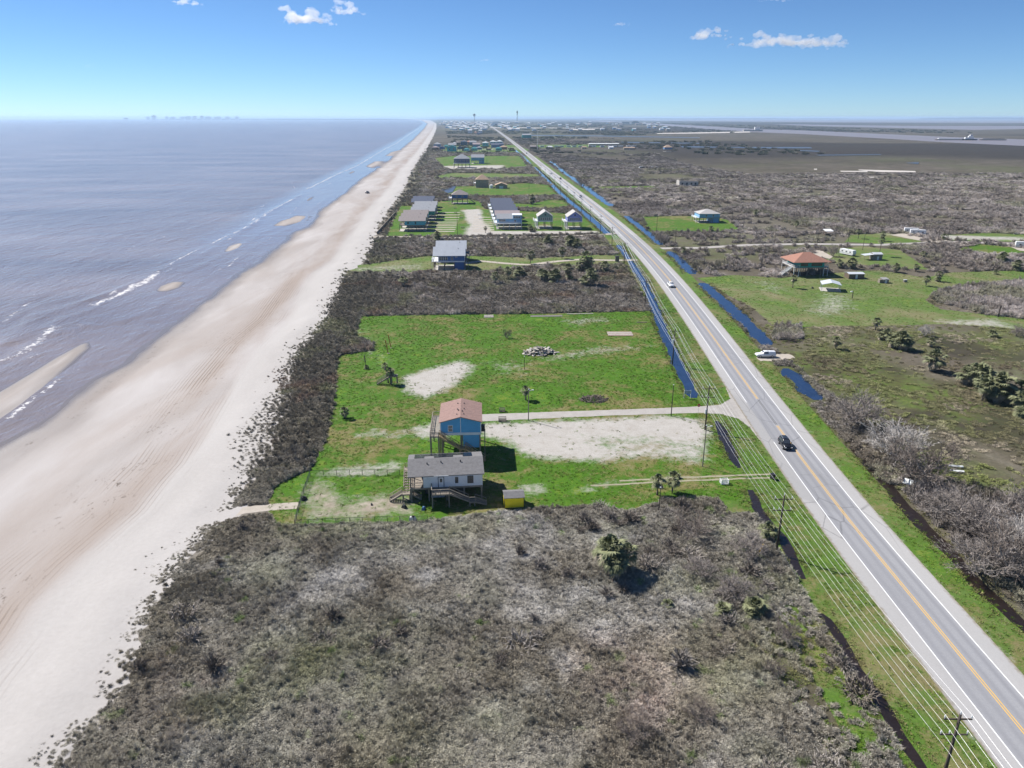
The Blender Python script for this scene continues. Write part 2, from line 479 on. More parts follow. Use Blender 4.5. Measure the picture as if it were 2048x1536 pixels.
MARSH_GREEN = [([(84.3, 208.8), (94.4, 218.6), (119.4, 223.1), (124.6, 189.1), (143.5, 172.8), (121.7, 143.0), (110.5, 154.5), (103.9, 174.4), (88.1, 175.0)], 6, 1.0), ([(104.6, 244.8), (134.9, 240.4), (191.0, 238.2), (154.5, 188.0), (148.9, 216.5), (119.4, 223.1)], 6, 0.85), ([(81.3, 171.7), (103.8, 143.7), (105.7, 120.9), (91.2, 101.0), (92.5, 125.5), (88.1, 144.3)], 8, 0.95),
               ([(49.1, 87.1), (39.5, 89.8), (40.7, 81.0), (46.0, 71.5), (46.8, 61.1), (49.1, 61.0)], 4, 0.8), ([(19.7, 122.3), (34.6, 123.6), (49.2, 123.1), (51.6, 113.8), (51.1, 101.1), (52.8, 112.0), (39.1, 109.2), (30.1, 104.9)], 5, 0.4),
               ([(102.1, 461.0), (165.9, 469.2), (180.0, 438.0), (213.1, 456.7), (213.8, 418.2), (154.6, 372.9), (112.8, 374.5), (103.9, 361.1)], 6, 0.5)]

road_w = (-6.4, 6.3)
DITCH_LEFT = [([(55.2, 177.7), (58.5, 209.7), (63.1, 249.7), (68.2, 287.5), (72.4, 326.3), (75.3, 369.0), (78.2, 423.4)], 2.1),
              ([(79.3, 461.9), (79.2, 522.9), (77.9, 581.3), (76.2, 653.6), (75.5, 745.2), (76.0, 908.7), (76.6, 1136.0)], 3.4), ([(75.1, 1211.2), (76.4, 1449.5), (73.5, 1745.3)], 3)]
DITCH_MUD = [([(53.6, 136.7), (54.8, 148.2), (56.4, 162.0)], 1.3), ([(50.8, 97.2), (51.1, 101.1), (52.3, 109.5), (51.2, 116.4), (52.5, 127.0)], 1.1), ([(49.4, 59.4), (49.4, 65.7), (49.5, 73.1), (49.8, 80.6), (50.2, 87.1), (49.8, 88.5)], 1.0)]
DITCH_RIGHT = [([(87.3, 175.0), (88.4, 187.2), (89.1, 200.5)], 2.9), ([(92.2, 224.1), (94.6, 247.1), (95.5, 266.2), (96.8, 291.7), (97.9, 318.8)], 3.3), ([(99.3, 338.8), (102.1, 372.1), (102.7, 400.5)], 3.4), ([(103.4, 422.5), (105.3, 460.9), (106.5, 506.5), (107.6, 555.4)], 3.4), ([(108.1, 621.5), (108.7, 704.5), (110.0, 850.2), (110.8, 1018.2), (114.7, 1295.1)], 4.0)]
DITCH_SHADE = [([(84.9, 157.9), (83.9, 149.8), (81.3, 132.9), (79.7, 115.5), (78.8, 102.7), (78.2, 92.0), (77.9, 82.7)], 1.5)]
SIDE_ROAD = [(100.6, 410.5), (123.2, 411.3), (155.4, 420.5), (192.0, 422.6), (231.4, 417.6), (278.9, 426.6), (321.6, 417.7)]
DRIVE_HOME = [(-1.4, 168.4), (16.1, 169.4), (35.4, 170.3), (55.1, 171.6), (60.6, 172.5), (64.5, 176.6), (66.1, 184.8), (68.2, 179.4), (68.6, 162.2), (65.3, 145.1), (62.9, 145.2), (63.2, 157.5), (62.4, 163.1), (58.7, 166.4), (53.9, 167.3), (28.4, 166.3), (10.8, 165.0), (-1.3, 163.9)]
DRIVE_FRONT = [[(27.2, 131.8), (35.7, 132.6), (46.2, 133.1), (54.8, 133.4), (60.0, 133.7)], [(20.8, 129.9), (35.3, 131.1), (45.8, 131.5), (54.2, 131.9), (59.5, 131.9)]]
TRACK_GREY = [(-11.2, 368.2), (-2.3, 376.1), (10.5, 368.7), (23.0, 364.2), (36.5, 373.2), (50.2, 378.3), (68.1, 374.8), (80.1, 375.7)]
PLAT_ROAD = [(-72.7, 459.4), (-52.4, 458.7), (-14.9, 453.2), (41.1, 455.1), (77.0, 464.0), (87.7, 470.0)]
TURNOUT = [(83.8, 210.8), (88.4, 215.7), (95.9, 214.3), (96.2, 210.3), (90.1, 207.6), (83.9, 207.8)]
BEACH_PATH = [(-36.5, 124.0), (-41.5, 123.5), (-46.0, 122.5), (-50.0, 120.5), (-54.0, 118.8), (-58.0, 117.6)]

# keep brush off these
def near_road(x, y, w):
    return np.abs(x - RX(y)) < w
def keep_clear(x, y):
    r = near_road(x, y, 13.0)
    r |= (x < RX(y)) & near_road(x, y, 16.5)
    r |= (x < RX(y)) & near_road(x, y, 22) & (y > 118) & (y < 266)
    for _, p in LAWNS: r |= inside(p, x, y)
    r |= segdist(BEACH_PATH, x, y) < 1.6 + 0.8 * vnoise(x / 3, y / 3, 4)
    r |= segdist(SIDE_ROAD, x, y) < 5
    r |= segdist(TRACK_GREY, x, y) < 4
    r |= segdist(PLAT_ROAD, x, y) < 3.5
    r |= inside(TURNOUT, x, y)
    for ln, w in DITCH_LEFT + DITCH_RIGHT + DITCH_MUD: r |= segdist(ln, x, y) < w * 0.9
    return r

# ---------------------------------------------------------------- materials of the setting
def ground_material():
    t = NT('brush_soil', 0.95, 0.1)
    big = t.noise(0.006, 4, 0.6)
    mid = t.noise(0.05, 5, 0.7, dist=0.8)
    fine = t.noise(0.9, 4, 0.75)
    c = t.ramp(mid, [(0.3, (0.085, 0.072, 0.05)), (0.5, (0.14, 0.118, 0.092)), (0.7, (0.2, 0.175, 0.145))])
    c = t.mix(t.remap(big, 0.42, 0.6, 0, 0.7), c, t.ramp(mid, [(0.3, (0.05, 0.045, 0.03)), (0.7, (0.12, 0.105, 0.06))]))
    g = t.ramp(t.noise(0.16, 5, 0.7), [(0.3, (0.06, 0.055, 0.03)), (0.46, (0.1, 0.11, 0.035)), (0.58, (0.10, 0.15, 0.03)), (0.7, (0.17, 0.19, 0.05))])
    gm = t.math('MULTIPLY', t.attr('green'), t.remap(t.noise(0.09, 6, 0.8), 0.3, 0.5))
    c = t.mix(gm, c, g)
    c = t.mix(t.attr('dark'), c, t.ramp(mid, [(0.3, (0.024, 0.019, 0.017)), (0.7, (0.055, 0.044, 0.036))]))
    c = t.mix(t.attr('pale'), c, t.ramp(fine, [(0.3, (0.24, 0.215, 0.185)), (0.7, (0.36, 0.33, 0.29))]))
    c = t.mix(t.remap(fine, 0.35, 0.7, 0.0, 0.55), c, (0.05, 0.045, 0.03))
    t.bump(fine, 0.8, 0.25)
    return t.base(c)

def lawn_material():
    t = NT('mown_grass', 0.9, 0.15)
    a = t.noise(0.045, 5, 0.65, dist=0.6)
    b = t.noise(0.3, 5, 0.7)
    f = t.noise(2.2, 4, 0.75)
    mixv = t.math('ADD', t.math('MULTIPLY', a, 0.95), t.math('ADD', t.math('MULTIPLY', b, 0.75), t.math('MULTIPLY', f, 0.55)))
    mixv = t.math('SUBTRACT', mixv, 0.625)
    c = t.ramp(mixv, [(0.28, (0.20, 0.165, 0.075)), (0.40, (0.145, 0.15, 0.04)), (0.44, (0.088, 0.135, 0.017)), (0.52, (0.048, 0.13, 0.005)), (0.64, (0.068, 0.165, 0.007)), (0.74, (0.16, 0.205, 0.025))])
    # straw-coloured thin spots
    st = t.remap(t.noise(0.55, 6, 0.8, dist=1.0), 0.53, 0.66, 0, 0.7)
    c = t.mix(t.math('MULTIPLY', st, t.remap(a, 0.62, 0.42, 0.25, 1)), c, (0.27, 0.235, 0.13))
    dry = t.attr('dry')
    c = t.mix(t.math('MULTIPLY', dry, t.remap(a, 0.35, 0.6, 0.95, 0.35)), c, t.ramp(b, [(0.35, (0.15, 0.145, 0.075)), (0.65, (0.24, 0.235, 0.12))]))
    dv = t.math('ADD', t.attr('dirt'), t.math('MULTIPLY', t.math('SUBTRACT', t.noise(0.42, 7, 0.8), 0.5), 1.8))
    dm = t.remap(dv, 0.36, 0.86)
    sand = t.ramp(t.math('ADD', t.math('MULTIPLY', b, 0.5), t.math('MULTIPLY', f, 0.5)), [(0.3, (0.30, 0.265, 0.22)), (0.5, (0.40, 0.375, 0.34)), (0.7, (0.48, 0.455, 0.42))])
    sand = t.mix(t.attr('tan'), sand, t.ramp(b, [(0.35, (0.22, 0.175, 0.125)), (0.65, (0.36, 0.305, 0.24))]))
    c = t.mix(dm, c, sand)
    c = t.mix(t.math('MULTIPLY', t.remap(t.noise(6.0, 3, 0.7), 0.45, 0.7, 0, 0.35), t.math('SUBTRACT', 1.0, dm)), c, (0.035, 0.05, 0.012))
    t.bump(t.math('ADD', f, t.math('MULTIPLY', t.noise(7, 2, 0.7), 0.6)), 0.7, 0.12)
    return t.base(c)

def sand_material():
    t = NT('beach_sand', 0.9, 0.2)
    s = t.attr('across')            # 0 at the dune, 1 at the water's edge
    lift = t.attr('lift')           # height above the sea
    v = t.scaled(t.pos(), (1.0, 0.22, 1.0))
    a = t.noise(0.06, 5, 0.6, v, 0.8)
    f = t.noise(1.2, 5, 0.7)
    wob = t.math('ADD', s, t.math('MULTIPLY', t.math('SUBTRACT', a, 0.5), 0.22))
    dry = t.ramp(t.math('ADD', t.math('MULTIPLY', a, 0.6), t.math('MULTIPLY', f, 0.4)), [(0.3, (0.37, 0.345, 0.322)), (0.7, (0.46, 0.435, 0.41))])
    damp = t.ramp(t.noise(0.035, 6, 0.62, v, 1.4), [(0.32, (0.33, 0.298, 0.275)), (0.5, (0.385, 0.352, 0.33)), (0.66, (0.435, 0.405, 0.385))])
    tan = t.remap(t.noise(0.022, 5, 0.62, t.scaled(t.pos(), (1.3, 0.3, 1.0)), 1.0), 0.46, 0.6, 0, 0.5)
    damp = t.mix(tan, damp, (0.315, 0.262, 0.225))
    c = t.mix(t.remap(wob, 0.13, 0.2), dry, damp)
    c = t.mix(t.math('MULTIPLY', t.math('MULTIPLY', t.remap(t.attr('metres'), 9, 13), t.remap(t.attr('metres'), 23, 15)), t.remap(t.noise(0.05, 4, 0.6, v), 0.4, 0.58, 0.1, 0.7)), c, (0.29, 0.232, 0.19))
    # wheel tracks along the upper beach
    tr = t.n('ShaderNodeTexWave', wave_type='BANDS', bands_direction='X', wave_profile='SIN')
    cmb = t.n('ShaderNodeCombineXYZ'); t.put(cmb.inputs[0], t.attr('metres')); t.put(cmb.inputs[1], t.scaled(t.pos(), (0, 0, 0)))
    t.put(tr.inputs['Vector'], cmb.outputs[0]); tr.inputs['Scale'].default_value = 0.32; tr.inputs['Distortion'].default_value = 4.0; tr.inputs['Detail'].default_value = 2
    band = t.math('MULTIPLY', t.remap(t.attr('metres'), 4, 9), t.remap(t.attr('metres'), 26, 17))
    tm = t.math('MULTIPLY', t.math('MULTIPLY', t.remap(tr.outputs['Fac'], 0.55, 0.95), band), t.remap(t.noise(0.1, 3, 0.6, v), 0.45, 0.65, 0.0, 0.6))
    c = t.mix(tm, c, (0.2, 0.155, 0.12))
    # wrack and footprints: small dark scraps in bands
    sp = t.remap(t.noise(0.9, 6, 0.8, t.scaled(t.pos(), (1, 0.45, 1))), 0.57, 0.64)
    wb = t.math('ADD', t.math('MULTIPLY', t.remap(t.attr('metres'), 8, 16), t.remap(t.attr('metres'), 30, 18)), t.math('MULTIPLY', t.remap(s, 0.78, 0.9), t.remap(s, 1.02, 0.94)))
    c = t.mix(t.math('MULTIPLY', t.math('MULTIPLY', sp, wb), t.remap(t.noise(0.05, 4, 0.6), 0.42, 0.55)), c, (0.12, 0.095, 0.075))
    wet = t.remap(t.math('ADD', lift, t.math('MULTIPLY', t.math('SUBTRACT', t.noise(0.09, 5, 0.6, v), 0.5), 0.12)), 0.2, 0.03)
    c = t.mix(wet, c, (0.165, 0.14, 0.126))
    t.put(t.b.inputs['Roughness'], t.remap(wet, 0.4, 1.0, 0.9, 0.22))
    t.bump(t.math('ADD', f, t.math('MULTIPLY', tm, -1.5)), 0.5, 0.12)
    return t.base(c)

def sea_material():
    t = NT('muddy_sea_water', 0.16, 0.5)
    v = t.scaled(t.pos(), (1.0, 0.42, 1.0))
    w1 = t.noise(0.55, 3, 0.6, v, 0.5)
    w2 = t.noise(0.11, 4, 0.65, v, 0.8)
    w3 = t.noise(0.012, 3, 0.55, t.scaled(t.pos(), (0.35, 1.0, 1.0)))
    calm = t.attr('calm')
    h = t.math('ADD', t.math('ADD', t.math('MULTIPLY', w1, 0.35), w2), t.math('MULTIPLY', t.noise(0.03, 3, 0.6, v, 0.4), 2.2))
    c = t.ramp(w3, [(0.35, (0.15, 0.122, 0.116)), (0.65, (0.24, 0.198, 0.186))])
    c = t.mix(calm, c, (0.235, 0.2, 0.185))
    foam = t.remap(t.math('ADD', t.attr('foam'), t.math('MULTIPLY', t.math('SUBTRACT', t.noise(0.5, 7, 0.8), 0.5), 2.6)), 0.55, 0.8)
    c = t.mix(t.math('MULTIPLY', foam, 0.75), c, (0.7, 0.69, 0.68))
    t.base(c)
    t.put(t.b.inputs['Roughness'], t.math('MAXIMUM', t.remap(calm, 0, 1, 0.24, 0.12), t.math('MULTIPLY', foam, 0.8)))
    nd = t.n('ShaderNodeBump')
    t.put(nd.inputs['Strength'], t.remap(calm, 0, 1, 1.0, 0.25)); nd.inputs['Distance'].default_value = 0.8
    t.put(nd.inputs['Height'], h)
    t.t.links.new(nd.outputs[0], t.b.inputs['Normal'])
    return t.m

def still_water(name, rgb, rough=0.06, bump=0.12):
    t = NT(name, rough, 0.6)
    t.bump(t.noise(1.3, 3, 0.6), bump, 0.12)
    return t.base(t.ramp(t.noise(0.2, 4, 0.6), [(0.35, tuple(c * .7 for c in rgb)), (0.65, rgb)]))

def asphalt_material():
    t = NT('worn_asphalt', 0.85, 0.25)
    u = t.attr('u')
    f = t.noise(3.5, 5, 0.75)
    s = t.noise(0.12, 5, 0.65, t.scaled(t.pos(), (1, 0.12, 1)))
    k = t.math('ADD', t.math('MULTIPLY', f, 0.45), t.math('MULTIPLY', s, 0.55))
    lane = t.ramp(k, [(0.3, (0.235, 0.235, 0.245)), (0.7, (0.325, 0.325, 0.335))])
    shoulder = t.ramp(k, [(0.3, (0.315, 0.305, 0.295)), (0.7, (0.41, 0.40, 0.39))])
    au = t.math('ABSOLUTE', u)
    c = t.mix(t.remap(t.math('ADD', au, t.math('MULTIPLY', s, 0.5)), 3.6, 4.0), lane, shoulder)
    wt = t.math('MULTIPLY', t.remap(t.math('ABSOLUTE', t.math('SUBTRACT', t.math('ABSOLUTE', t.math('SUBTRACT', au, 1.85)), 0.85)), 0.55, 0.1), t.remap(s, 0.35, 0.6, 0.25, 0.6))
    c = t.mix(wt, c, (0.19, 0.19, 0.205))
    vo = t.n('ShaderNodeTexVoronoi', feature='DISTANCE_TO_EDGE'); t.put(vo.inputs['Vector'], t.scaled(t.pos(), (1, .45, 1))); vo.inputs['Scale'].default_value = 0.16
    ck = t.math('MULTIPLY', t.remap(t.math('ADD', vo.outputs['Distance'], t.math('MULTIPLY', t.noise(1.2, 3, 0.6), 0.02)), 0.026, 0.012), t.remap(t.noise(0.02, 2, 0.5), 0.5, 0.6, 0, 0.5))
    c = t.mix(ck, c, (0.1, 0.1, 0.105))
    pt = t.remap(t.noise(0.035, 2, 0.4, t.scaled(t.pos(), (1, .3, 1))), 0.6, 0.615, 0, 0.3)
    c = t.mix(pt, c, (0.2, 0.2, 0.205))
    edge = t.remap(t.math('ADD', au, t.math('MULTIPLY', t.noise(0.8, 5, 0.75), 1.6)), 6.6, 7.2)
    c = t.mix(edge, c, (0.22, 0.19, 0.14))
    t.bump(f, 0.35, 0.02)
    return t.base(c)

def paving_material(name, lo, hi):
    t = NT(name, 0.9, 0.2)
    k = t.math('ADD', t.math('MULTIPLY', t.noise(0.35, 6, 0.7), 0.6), t.math('MULTIPLY', t.noise(3, 4, 0.7), 0.4))
    t.bump(k, 0.4, 0.06)
    return t.base(t.ramp(k, [(0.34, lo), (0.66, hi)]))

M_GROUND, M_LAWN, M_SAND, M_SEA, M_ROAD = ground_material(), lawn_material(), sand_material(), sea_material(), asphalt_material()
M_DITCH = still_water('ditch_water', (0.018, 0.038, 0.09))  # blue of the reflected sky is put into the water's base colour
M_MUD_SHADE = still_water('ditch_mud_shade', (0.022, 0.014, 0.01), 0.3, 0.6)  # brown mud; along DITCH_SHADE its dark tone stands in for brush shade
M_BAY = still_water('bay_water', (0.27, 0.215, 0.19), 0.35, 0.3)
M_POND = still_water('pond_water', (0.06, 0.062, 0.07), 0.3)
M_DRIVE = paving_material('chip_seal', (0.30, 0.275, 0.25), (0.42, 0.395, 0.365))
M_TRACK = paving_material('sandy_track', (0.33, 0.29, 0.235), (0.47, 0.42, 0.36))
M_RUT = paving_material('worn_rut', (0.22, 0.205, 0.13), (0.36, 0.33, 0.24))
M_FLAT = paving_material('salt_flat', (0.42, 0.38, 0.34), (0.58, 0.54, 0.49))

# ---------------------------------------------------------------- ground sheet
ys = rows(360, 2.6, 0.028)
us = [0.0]
while us[-1] < 60000: us.append(us[-1] + (2.6 if us[-1] < 170 else 2.6 + (us[-1] - 170) * 0.045))
us = np.array(us)
Yg = np.repeat(ys[:, None], len(us), 1)
Xg = XD(Yg) + us[None, :] + 0.0 * Yg
me = grid_mesh('ground', Xg, Yg, np.zeros_like(Xg), M_GROUND)
gx, gy = Xg.ravel(), Yg.ravel()
green = np.zeros(gx.size)
for p, w, k in MARSH_GREEN: green = np.maximum(green, k * soft(p, gx, gy, w))
green = np.maximum(green, 0.85 * np.clip(1.3 - np.abs(np.abs(gx - RX(gy)) - 9) / 5, 0, 1) * (gy < 900))
green = np.maximum(green, 0.5 * np.clip((fbm(gx, gy, 260, 5) - 0.52) * 8, 0, 1) * (gy > 700) * (gx < 800))
dark = np.clip((fbm(gx * 0.6, gy, 900, 8) - 0.36) * 6, 0.25, 1) * np.clip((gy - 800) / 400, 0, 1) * np.clip((gx - 140 - gy * 0.04) / 200, 0.35, 1)
dark = np.maximum(dark, 0.75 * np.clip((fbm(gx, gy, 22, 12) - 0.5) * 6, 0, 1) * (gx > RX(gy) + 16) * (gy < 260))
pale = 0.75 * np.clip((gy - 330) / 120, 0, 1) * np.clip((1000 - gy) / 300, 0, 1) * np.clip((gx - 100) / 60, 0, 1) * np.clip(fbm(gx, gy, 130, 21) * 2.2 - 0.5, 0, 1) * 0.3
pale = np.maximum(pale, np.clip(1.0 - (gx - XD(gy)) / (14 + 16 * fbm(gx, gy, 14, 3)), 0, 1) * (gy < 1500))
attr_f(me, 'green', green); attr_f(me, 'dark', dark); attr_f(me, 'pale', pale)
ground = struct('ground', me)

# ---------------------------------------------------------------- beach
ys = rows(330, 1.5, 0.011, 40)
cols = np.concatenate([np.linspace(-0.2, 1.0, 46), np.linspace(1.03, 3.2, 34)])
Yb = np.repeat(ys[:, None], len(cols), 1)
xd, xw = XD(Yb), XW(Yb)
wid = xd - xw
s = cols[None, :] + 0 * Yb
Xb = xd - s * wid
Xb = np.where(s < 0, xd + np.minimum(-s * wid, 11) * (0.45 + 1.1 * fbm(Xb, Yb, 9, 31)), Xb)
prof = np.where(s < 1, SEA * np.clip(s, 0, 1) ** 1.25, SEA - np.clip((s - 1) * wid * 0.018, 0, 1.4))
Zb = prof + (fbm(Xb, Yb * 0.5, 16, 40) - 0.5) * 0.16 * np.clip(s * 4, 0, 1)
Zb += 0.55 * np.exp(-((s * wid + 2) / 5.0) ** 2) * fbm(Xb, Yb, 7, 44)
BARS = [([(-128.2, 232.6), (-132.6, 240.8), (-136.4, 239.7), (-136.8, 219.7), (-135.9, 195.8), (-136.4, 180.0), (-119.9, 154.9), (-120.2, 170.1), (-120.4, 182.9), (-123.3, 202.8), (-126.0, 220.8)], 5), ([(-135.8, 334.2), (-144.5, 337.8), (-146.7, 325.1), (-144.6, 314.0), (-137.4, 311.8), (-134.3, 321.5)], 4), ([(-142.5, 442.7), (-149.4, 448.7), (-151.5, 432.2), (-147.5, 411.7), (-141.1, 413.1), (-139.3, 426.5)], 4),
        ([(-134.0, 570.6), (-145.0, 574.1), (-150.0, 542.4), (-149.0, 516.2), (-137.3, 513.3), (-130.5, 538.9)], 5), ([(-161.2, 734.0), (-166.9, 724.5), (-163.9, 670.9), (-155.7, 650.5), (-156.0, 687.6)], 6), ([(-172.6, 1321.5), (-189.4, 1306.8), (-184.6, 1169.9), (-164.9, 1133.5), (-163.7, 1220.3)], 9), ([(-190.2, 1755.3), (-201.5, 1677.5), (-194.2, 1498.8), (-177.5, 1498.1)], 9), ([(-176.0, 1068.7), (-187.3, 1069.1), (-185.6, 1020.1), (-174.0, 1010.3)], 8)]
for p, w in BARS:
    k = soft(p, Xb, Yb, w)
    Zb = np.where(k > 0, np.maximum(Zb, Zb * (1 - k) + (SEA + 0.2) * k), Zb)
Zb = np.where(s < -0.001, np.maximum(Zb, 0.03), Zb)
Zb[:, 0] = -0.05
me = grid_mesh('beach', Xb, Yb, Zb, M_SAND)
attr_f(me, 'across', s.ravel()); attr_f(me, 'lift', (Zb - SEA).ravel()); attr_f(me, 'metres', (xd - Xb).ravel())
beach = struct('beach', me)

# ---------------------------------------------------------------- sea
us = [-14.0]
while us[-1] < 60000: us.append(us[-1] + (2.0 if us[-1] < 130 else 2.0 + (us[-1] - 130) * 0.05))
us = np.array(us)
ys = rows(520, 2.2, 0.02, 60)
Ys = np.repeat(ys[:, None], len(us), 1)
Xs = XW(Ys) - us[None, :]
SURF = [([(-157.1, 291.0), (-155.4, 309.6), (-155.3, 333.9), (-158.6, 357.1)], 3.0, 0.95), ([(-160.1, 360.9), (-162.5, 399.7), (-163.2, 453.0), (-163.0, 495.2), (-163.9, 529.5), (-171.2, 610.8), (-177.4, 724.9)], 2.0, 0.8), ([(-163.7, 521.8), (-170.9, 578.2), (-174.9, 667.2), (-177.5, 739.6)], 2.5, 0.6), ([(-186.0, 799.1), (-187.6, 861.6), (-193.2, 993.0), (-197.1, 1195.4), (-212.1, 1460.5), (-232.8, 1813.3), (-252.3, 2244.6), (-325.4, 3377.8), (-466.8, 5757.0)], 4.5, 0.7),
        ([(-149.9, 218.7), (-148.4, 227.9), (-149.5, 236.8), (-155.2, 258.0)], 3.0, 0.72), ([(-142.8, 207.1), (-142.5, 216.4), (-142.5, 226.6)], 2.2, 0.55), ([(-150.6, 247.5), (-150.6, 260.5), (-140.8, 258.8)], 2.0, 0.5), ([(-134.4, 264.1), (-131.6, 278.8), (-131.2, 291.7)], 1.6, 0.4), ([(-147.6, 357.9), (-144.7, 373.3), (-142.0, 378.6)], 1.8, 0.5),
        ([(-156.9, 407.3), (-158.9, 454.8), (-162.8, 542.9)], 3, 0.35)]
CREST = [([(-155.4, 217.9), (-167.5, 265.3), (-163.0, 299.0), (-159.1, 322.5), (-160.6, 360.9)], 2.2), ([(-171.1, 274.2), (-163.0, 299.9), (-159.9, 326.6)], 1.8), ([(-159.2, 239.4), (-158.3, 265.0), (-153.0, 287.6)], 1.8)]
foam = np.zeros(Xs.shape); Zs = np.full(Xs.shape, SEA)
for ln, w, k in SURF:
    d = segdist(ln, Xs, Ys)
    foam = np.maximum(foam, k * np.clip(1 - d / (w * (0.5 + 1.2 * fbm(Xs, Ys, 18, 52))), 0, 1))
    Zs += 0.18 * np.exp(-(d / 2.4) ** 2)
for ln, w in CREST:
    Zs += 0.3 * np.exp(-(segdist(ln, Xs, Ys) / w) ** 2)
off = XW(Ys) - Xs
foam = np.maximum(foam, 0.3 * np.exp(-((off - 1) / 3.0) ** 2) * fbm(Xs, Ys, 12, 60))
for o_, k_, sd in ((10, .5, 61), (24, .42, 62), (44, .5, 63), (66, .4, 64), (90, .34, 65)):
    oo = o_ * (1 + .25 * np.sin(Ys / 90 + o_)) + 7 * (fbm(Xs * 0 + sd, Ys, 60, sd) - .5)
    foam = np.maximum(foam, k_ * np.exp(-((off - oo) / 1.1) ** 2) * np.clip((fbm(Xs * .2, Ys, 26, sd + 9) - .44) * 6, 0, 1.5) * (Ys < 900))
    Zs += .12 * np.exp(-((off - oo) / 2.2) ** 2) * (Ys < 700)
calm = np.clip((62 - off) / 20, 0, 1) * np.clip((Ys - 330) / 160, 0, 1) * .8
calm = np.maximum(calm, 0.35 * np.clip((40 - off) / 20, 0, 1))
me = grid_mesh('sea', Xs, Ys, Zs, M_SEA)
attr_f(me, 'foam', foam.ravel()); attr_f(me, 'calm', calm.ravel())
sea = struct('sea', me)

# ---------------------------------------------------------------- lawns
for i, (nm, p) in enumerate(LAWNS):
    far = max(q[1] for q in p) > 420
    me = sheet_mesh('lawn', p, 0.012 + 0.0005 * i + (0.01 if far else 0), M_LAWN, 6 if far else 1.8, 0.6 if far else 0.35, 5 if far else 1.2)
    x, y = mesh_xy(me)
    d = np.zeros(x.size)
    for q, w, k in DIRT:
        if k > 0: d = np.maximum(d, k * soft(q, x, y, w))
    for q, w, k in DIRT:
        if k < 0: d = d + k * soft(q, x, y, w)
    attr_f(me, 'dirt', d)
    attr_f(me, 'tan', soft(DIRT[6][0], x, y, 3) * .85)
    attr_f(me, 'dry', np.full(x.size, 0.75 if p is LAWN_RED or p is LAWN_GREY or p is LAWN_RVYARD else 0.5 if p in (LAWN_TRAIL, LAWN_TRAIL2, LAWN_MID) else 0.0))
    struct('lawn', me)
# mown verges between ditch and road
for nm, a, b in (('verge', -22.0, -6.0), ('verge', 5.9, 12.0)):
    me = ribbon_mesh('verge', [(x, y) for x, y in ROAD if y < 1500], a, b, 0.008, M_LAWN, 'off')
    x, y = mesh_xy(me)
    attr_f(me, 'dirt', 0.32 * np.clip(1 - np.abs(np.abs(x - RX(y)) - 6.2) / 2.0, 0, 1) + 0.1)
    attr_f(me, 'tan', np.zeros(x.size))
    attr_f(me, 'dry', np.full(x.size, 0.35))
    struct('verge', me)

# ---------------------------------------------------------------- ditches and other water
for lst, m, nm in ((DITCH_LEFT, M_DITCH, 'ditch_water'), (DITCH_RIGHT, M_DITCH, 'ditch_water'), (DITCH_SHADE, M_MUD_SHADE, 'ditch_mud_shade'), (DITCH_MUD, M_MUD_SHADE, 'ditch_mud_shade')):
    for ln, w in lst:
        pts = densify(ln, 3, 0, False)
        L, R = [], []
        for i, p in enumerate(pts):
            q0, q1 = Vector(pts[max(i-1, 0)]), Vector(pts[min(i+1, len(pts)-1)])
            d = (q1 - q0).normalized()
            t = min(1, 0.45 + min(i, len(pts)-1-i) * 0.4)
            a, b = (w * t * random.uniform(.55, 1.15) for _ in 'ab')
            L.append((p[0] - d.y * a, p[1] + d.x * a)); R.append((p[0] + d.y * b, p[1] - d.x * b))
        struct(nm, sheet_mesh(nm, L + R[::-1], 0.045, m))
